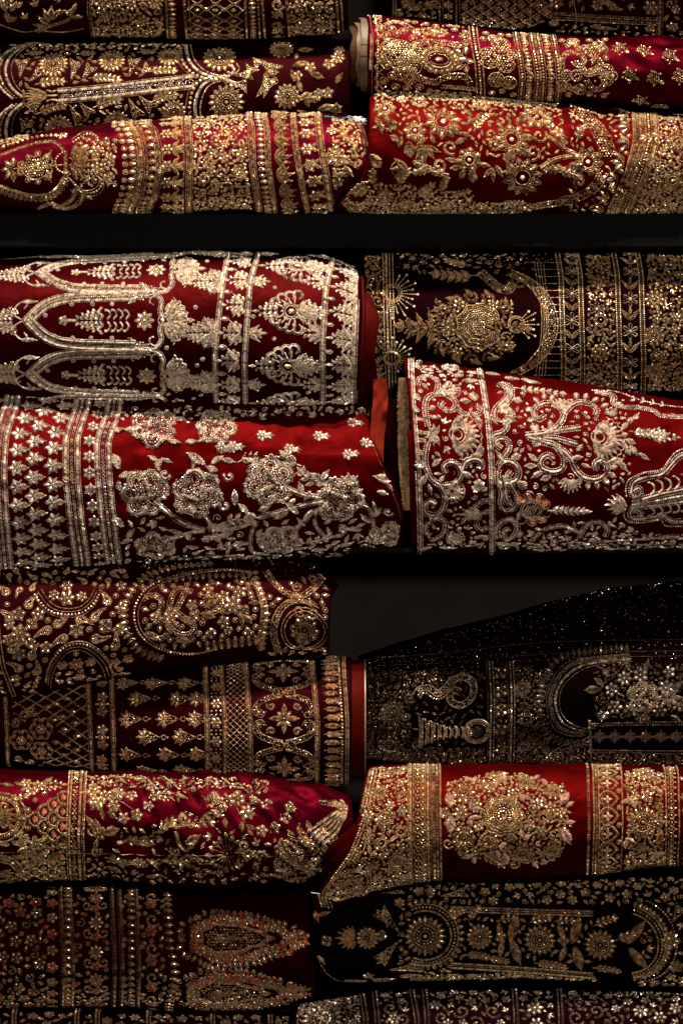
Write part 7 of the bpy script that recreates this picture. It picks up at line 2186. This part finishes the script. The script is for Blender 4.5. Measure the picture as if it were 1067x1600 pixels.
def build_R8():
    r = rolls['R8'] = Roll('fabric_roll', 'black roll with a row of antique gold marigolds between straight cords, lower right',
             [(440, 1362), (1250, 1362)], [(440, 1531), (600, 1535), (800, 1531), (950, 1545), (1250, 1545)], x0=490, front=.08, cloth=C_BLK, mats=[GOLD, COPPER, COPPER_BEAD, ORANGE], seed=18,
             wr=[('n', 2, 120, 60), ('n', .8, 30, 30)])
    for ys in ((1417, 1421, 1424), (1505, 1512, 1521)):
        for d in (0, 7):
            trim(r, [(705, ys[0] + d), (820, ys[1] + d), (925, ys[2] + d)], 3, 'cord', 0 if d else 1)
        trim(r, [(705, ys[0] + 3), (820, ys[1] + 3.5), (925, ys[2] + 3)], 2.8, 'beads', 2)
    RO(r, [(574, 1466, 18, 14), (664, 1463, 33, 20), (749, 1464, 21, 15), (843, 1469, 25, 16), (937, 1477, 25, 16)], 0, 1, 2)
    def ring(p, R=43, a0=-2.0, a1=2.0):
        p.cord(R * np.exp(1j * np.linspace(a0, a1, 60)), 3); p.beads((R + 6) * np.exp(1j * np.linspace(a0, a1, 60)), 5, 2); p.cord((R + 11) * np.exp(1j * np.linspace(a0, a1, 60)), 2.4)
        for a in np.linspace(a0, a1, 24): p.tear((R + 12) * np.exp(1j * a), a, 9, 6, 1, 0)
    r.draw('round_frame', 664, 1463, lambda p: ring(p, 40))
    r.draw('round_frame', 975, 1478, lambda p: ring(p, 52, -1.3, 1.3))
    for dx in (62, 74): r.draw('round_frame', 975, 1478, lambda p: p.beads((dx + 6) * np.exp(1j * np.linspace(-1.1, 1.1, 50)), 4.6, 2))
    WING(r, [(622, 1455, 2.3, 44, 22), (622, 1472, -2.3, 44, 22), (605, 1448, 1.9, 30, 14), (605, 1482, -1.9, 30, 14), (1050, 1440, 1.0, 30, 20)], 0, 1)
    LV(r, [(803, 1447, 1.25, 48, 16), (806, 1490, -1.25, 48, 16), (900, 1450, 1.3, 50, 17), (903, 1500, -1.3, 46, 17), (995, 1455, .9, 50, 16), (998, 1500, -.9, 50, 16), (780, 1452, 1.7, 34, 10), (782, 1485, -1.7, 30, 10), (875, 1452, 1.9, 34, 10), (878, 1492, -1.9, 30, 10)], 1, 0)
    SP(r, [(732, 1440, 1.0, 30, 9), (775, 1440, .2, 30, 10), (725, 1492, -.1, 40, 10), (760, 1498, -.2, 34, 10), (825, 1442, .3, 36, 11), (865, 1440, .1, 30, 10), (835, 1505, -.1, 50, 11), (925, 1448, .4, 40, 11), (925, 1512, -.1, 44, 10), (700, 1438, .6, 30, 9), (960, 1470, .3, 30, 12)], 1, 2)
    FL(r, [(596, 1462, 9, 4), (510, 1470, 9, 4), (782, 1465, 9, 4), (880, 1470, 9, 4), (1047, 1470, 16, 8), (1055, 1510, 12, 6), (530, 1540, 9, 5), (575, 1525, 9, 5)])
    r.draw('leafy_tip', 545, 1466, lambda p: ([p.leaf(8, PI + a, 30 - 8 * abs(a), 8, 1, 0) for a in np.linspace(-1.4, 1.4, 9)], p.dot(-2, 5)))
    LV(r, [(494, 1432, -1.2, 22, 9), (506, 1428, .3, 24, 8), (502, 1500, -1.0, 20, 8), (556, 1532, .1, 36, 9), (600, 1530, .1, 36, 11), (640, 1524, .1, 30, 9)], 1, 0)
    r.line('embroidered_vine', [(500, 1505), (512, 1522), (535, 1535), (560, 1537)], lambda p, q: p.thread(q, 1.5))
    WING(r, [(610, 1515, .1, 50, 22), (690, 1400, .2, 40, 18), (590, 1395, .2, 40, 18)], 0, 1)
    K = small_kinds(.85, .8, .5, .6, 0, 1)
    r.fill([(620, 1378), (1130, 1372), (1130, 1412), (620, 1412)], K, 2, seed=1)
    r.fill([(640, 1524), (930, 1526), (930, 1532), (640, 1532)], K[2:], 1, seed=2)
    r.fill([(1000, 1420), (1130, 1420), (1130, 1540), (1000, 1540)], K, 2, seed=3)
    r.fill([(700, 1432), (925, 1436), (925, 1505), (700, 1498)], K[2:], 2.5, seed=4)
    r.fill([(625, 1420), (705, 1420), (705, 1520), (625, 1520)], K[2:], 1.5, seed=5)
    r.layers('left', C_BLK, 3, 0)


def build_R9():
    r = rolls['R9'] = Roll('fabric_roll', 'maroon roll with dull silver scrollwork, cut off by the lower edge at right',
             [(440, 1574), (500, 1562), (600, 1547), (800, 1546), (1250, 1550)], [(440, 1700), (1250, 1700)], x0=458, front=.06, cloth=C_PLUM, mats=[DULL, BLACKISH, SILVER2, PEARL], seed=19,
             wr=[('n', 1.6, 120, 60), ('n', .6, 26, 26)], left_end=[(-90, 0), (0, 0), (40, 3), (90, 12)])
    r.draw('medallion', 503, 1592, lambda p: (p.rosette(0, 34, 18, 0, 2, 3), p.circle(0, 38, 2.4)))
    for g in (([(562, 1550), (568, 1590), (569, 1640)]), ([(640, 1548), (648, 1590), (650, 1640)]), ([(582, 1550), (586, 1590), (587, 1640)]), ([(660, 1548), (664, 1590), (664, 1640)]), ([(800, 1548), (803, 1590), (803, 1640)]), ([(870, 1548), (873, 1590), (873, 1640)])):
        r.band(g, [(0, 'cord', 2.6), (6, 'chain', 4.6)])
    CU(r, [(610, 1575, 11, 1, 1), (628, 1592, 10, 3, -1), (690, 1590, 11, 1, 1), (720, 1580, 12, 2, -1), (745, 1600, 11, 4, 1), (770, 1580, 12, 1, 1), (900, 1590, 13, 1, 1), (930, 1580, 12, 3, -1), (960, 1595, 12, 2, 1), (905, 1565, 9, 0, 1), (610, 1598, 9, 2, 1)], 0, w_=2.4)
    FL(r, [(615, 1592, 10), (680, 1570, 11), (700, 1600, 9), (835, 1575, 14, 7), (838, 1600, 11), (735, 1565, 10), (1000, 1580, 13, 7), (1030, 1590, 11), (980, 1565, 9), (1055, 1575, 11)], 0, 2)
    K = small_kinds(.8, .8, .5, .9, 0, 2)
    r.fill([(464, 1560), (560, 1552), (562, 1640), (464, 1640)], K[1:], .6, seed=1)
    r.fill([(592, 1552), (1130, 1552), (1130, 1640), (592, 1640)], K, 1.6, seed=2)
    r.layers('left', C_LINING, 2, 2)


# ------------------------------------------------------------------ things in the gap between the two stacks
def strip(name, label, cat, centre, width, depth, thick, mat, bulge=4, mesh=None):
    """hanging length of cloth: centre line [(x, y, width)] as seen, at a depth (metres)"""
    k = 1 + depth / DCAM
    c = spline([complex(a, b) for a, b, _ in centre], 8)
    w_ = np.interp(np.linspace(0, 1, len(c)), np.linspace(0, 1, len(centre)), [q[2] for q in centre])
    nx = 11
    s = np.linspace(-1, 1, nx)
    g = np.gradient(c); nrm = 1j * g / np.abs(g)
    X = c[:, None] + nrm[:, None] * (s * .5)[None, :] * w_[:, None] + (vnoise(np.arange(len(c))[:, None] * .35 + s * .8, s[None, :] * 1.5 + 3) * 1.6)
    dep = depth * 1000 - bulge * (1 - s[None, :] ** 2) + vnoise(np.arange(len(c))[:, None] * .22 + 9, s[None, :] * 1.2) * 9
    F = np.stack([(X.real - CX) / 1000 * k, dep / 1000 + 0 * X.real, (CY - X.imag) / 1000 * k + ZOFF], -1)
    B = F[:, ::-1].copy(); B[..., 1] += thick / 1000
    P = np.concatenate([F, B, F[:, :1]], 1)
    org = P.reshape(-1, 3).mean(0); org[2] = P[..., 2].min()
    me = grid_mesh(name, P - org, [mat])
    o = link(name, me); o.location = org
    o['label'] = label; o['category'] = cat
    return o


def build_gap():
    strip('folded_cloth', 'brick red felt strip upright in the gap right of the scarlet carnation roll', 'cloth strip',
          [(593, 592, 20), (594, 620, 24), (592, 650, 24), (589, 690, 22), (587, 730, 24), (590, 770, 16)], 22, .05, 5, C_FELT, 3)
    strip('dark_cloth', 'dark red cloth fold deep in the gap behind the brick red felt strip', 'cloth fold',
          [(612, 620, 30), (614, 700, 34), (618, 780, 34), (622, 850, 30)], 30, .13, 8, C_MAR, 8)
    m, nt, b = newmat('gold_mesh_tape')
    b.inputs['Base Color'].default_value = (.24, .13, .045, 1); b.inputs['Roughness'].default_value = .5; b.inputs['Metallic'].default_value = .3
    t = strip('mesh_tape', 'tan netted trimming tape standing just left of the scarlet scroll roll', 'trimming',
          [(630, 590, 15), (630, 640, 18), (631, 700, 19), (634, 750, 19), (638, 797, 16)], 18, .075, 3, m, 1.5)
    # the raised netting of the tape
    k = 1 + .07 / DCAM
    rows = []
    y = 592.0; i = 0
    while y < 796:
        cx_ = np.interp(y, [590, 640, 700, 750, 797], [630, 630, 631, 634, 638]); hw = np.interp(y, [590, 640, 797], [7, 9, 8])
        for j in range(6):
            x = cx_ - hw + (j + .5 * (i % 2)) * hw * 2 / 5.5
            if abs(x - cx_) < hw: rows.append((x, y))
        y += 2.7; i += 1
    tv, tf = TPL[RING]
    R = np.array(rows)
    V = np.stack([(R[:, 0] - CX) / 1000 * k, np.full(len(R), .0725), (CY - R[:, 1]) / 1000 * k + ZOFF], -1)[:, None, :] + np.stack([tv[:, 0] * .0019, -tv[:, 2] * .001, tv[:, 1] * .0015], -1)[None]
    F = (tf[None] + (np.arange(len(R)) * len(tv))[:, None, None]).reshape(-1, 3)
    tm = metal_mat('tape_thread', (.2, .11, .05), (.5, .32, .17), (.75, .55, .33), .3, .35, .55)
    me = raw_mesh('netting', V.reshape(-1, 3) - np.array(t.location), F, [tm])
    link('netting', me, t)

BUILD = (build_L1, build_L2, build_L3, build_L4, build_L5, build_L6, build_L7, build_L8, build_L9, build_L10,
         build_R1, build_R2, build_R3, build_R4, build_R5, build_R6, build_R7, build_R8, build_R9, build_gap)
for f in BUILD:
    t0_ = STATS['tris']; f(); print(f.__name__, STATS['tris'] - t0_)
print('TRIS', STATS['tris'], 'OBJECTS', len(bpy.data.objects))
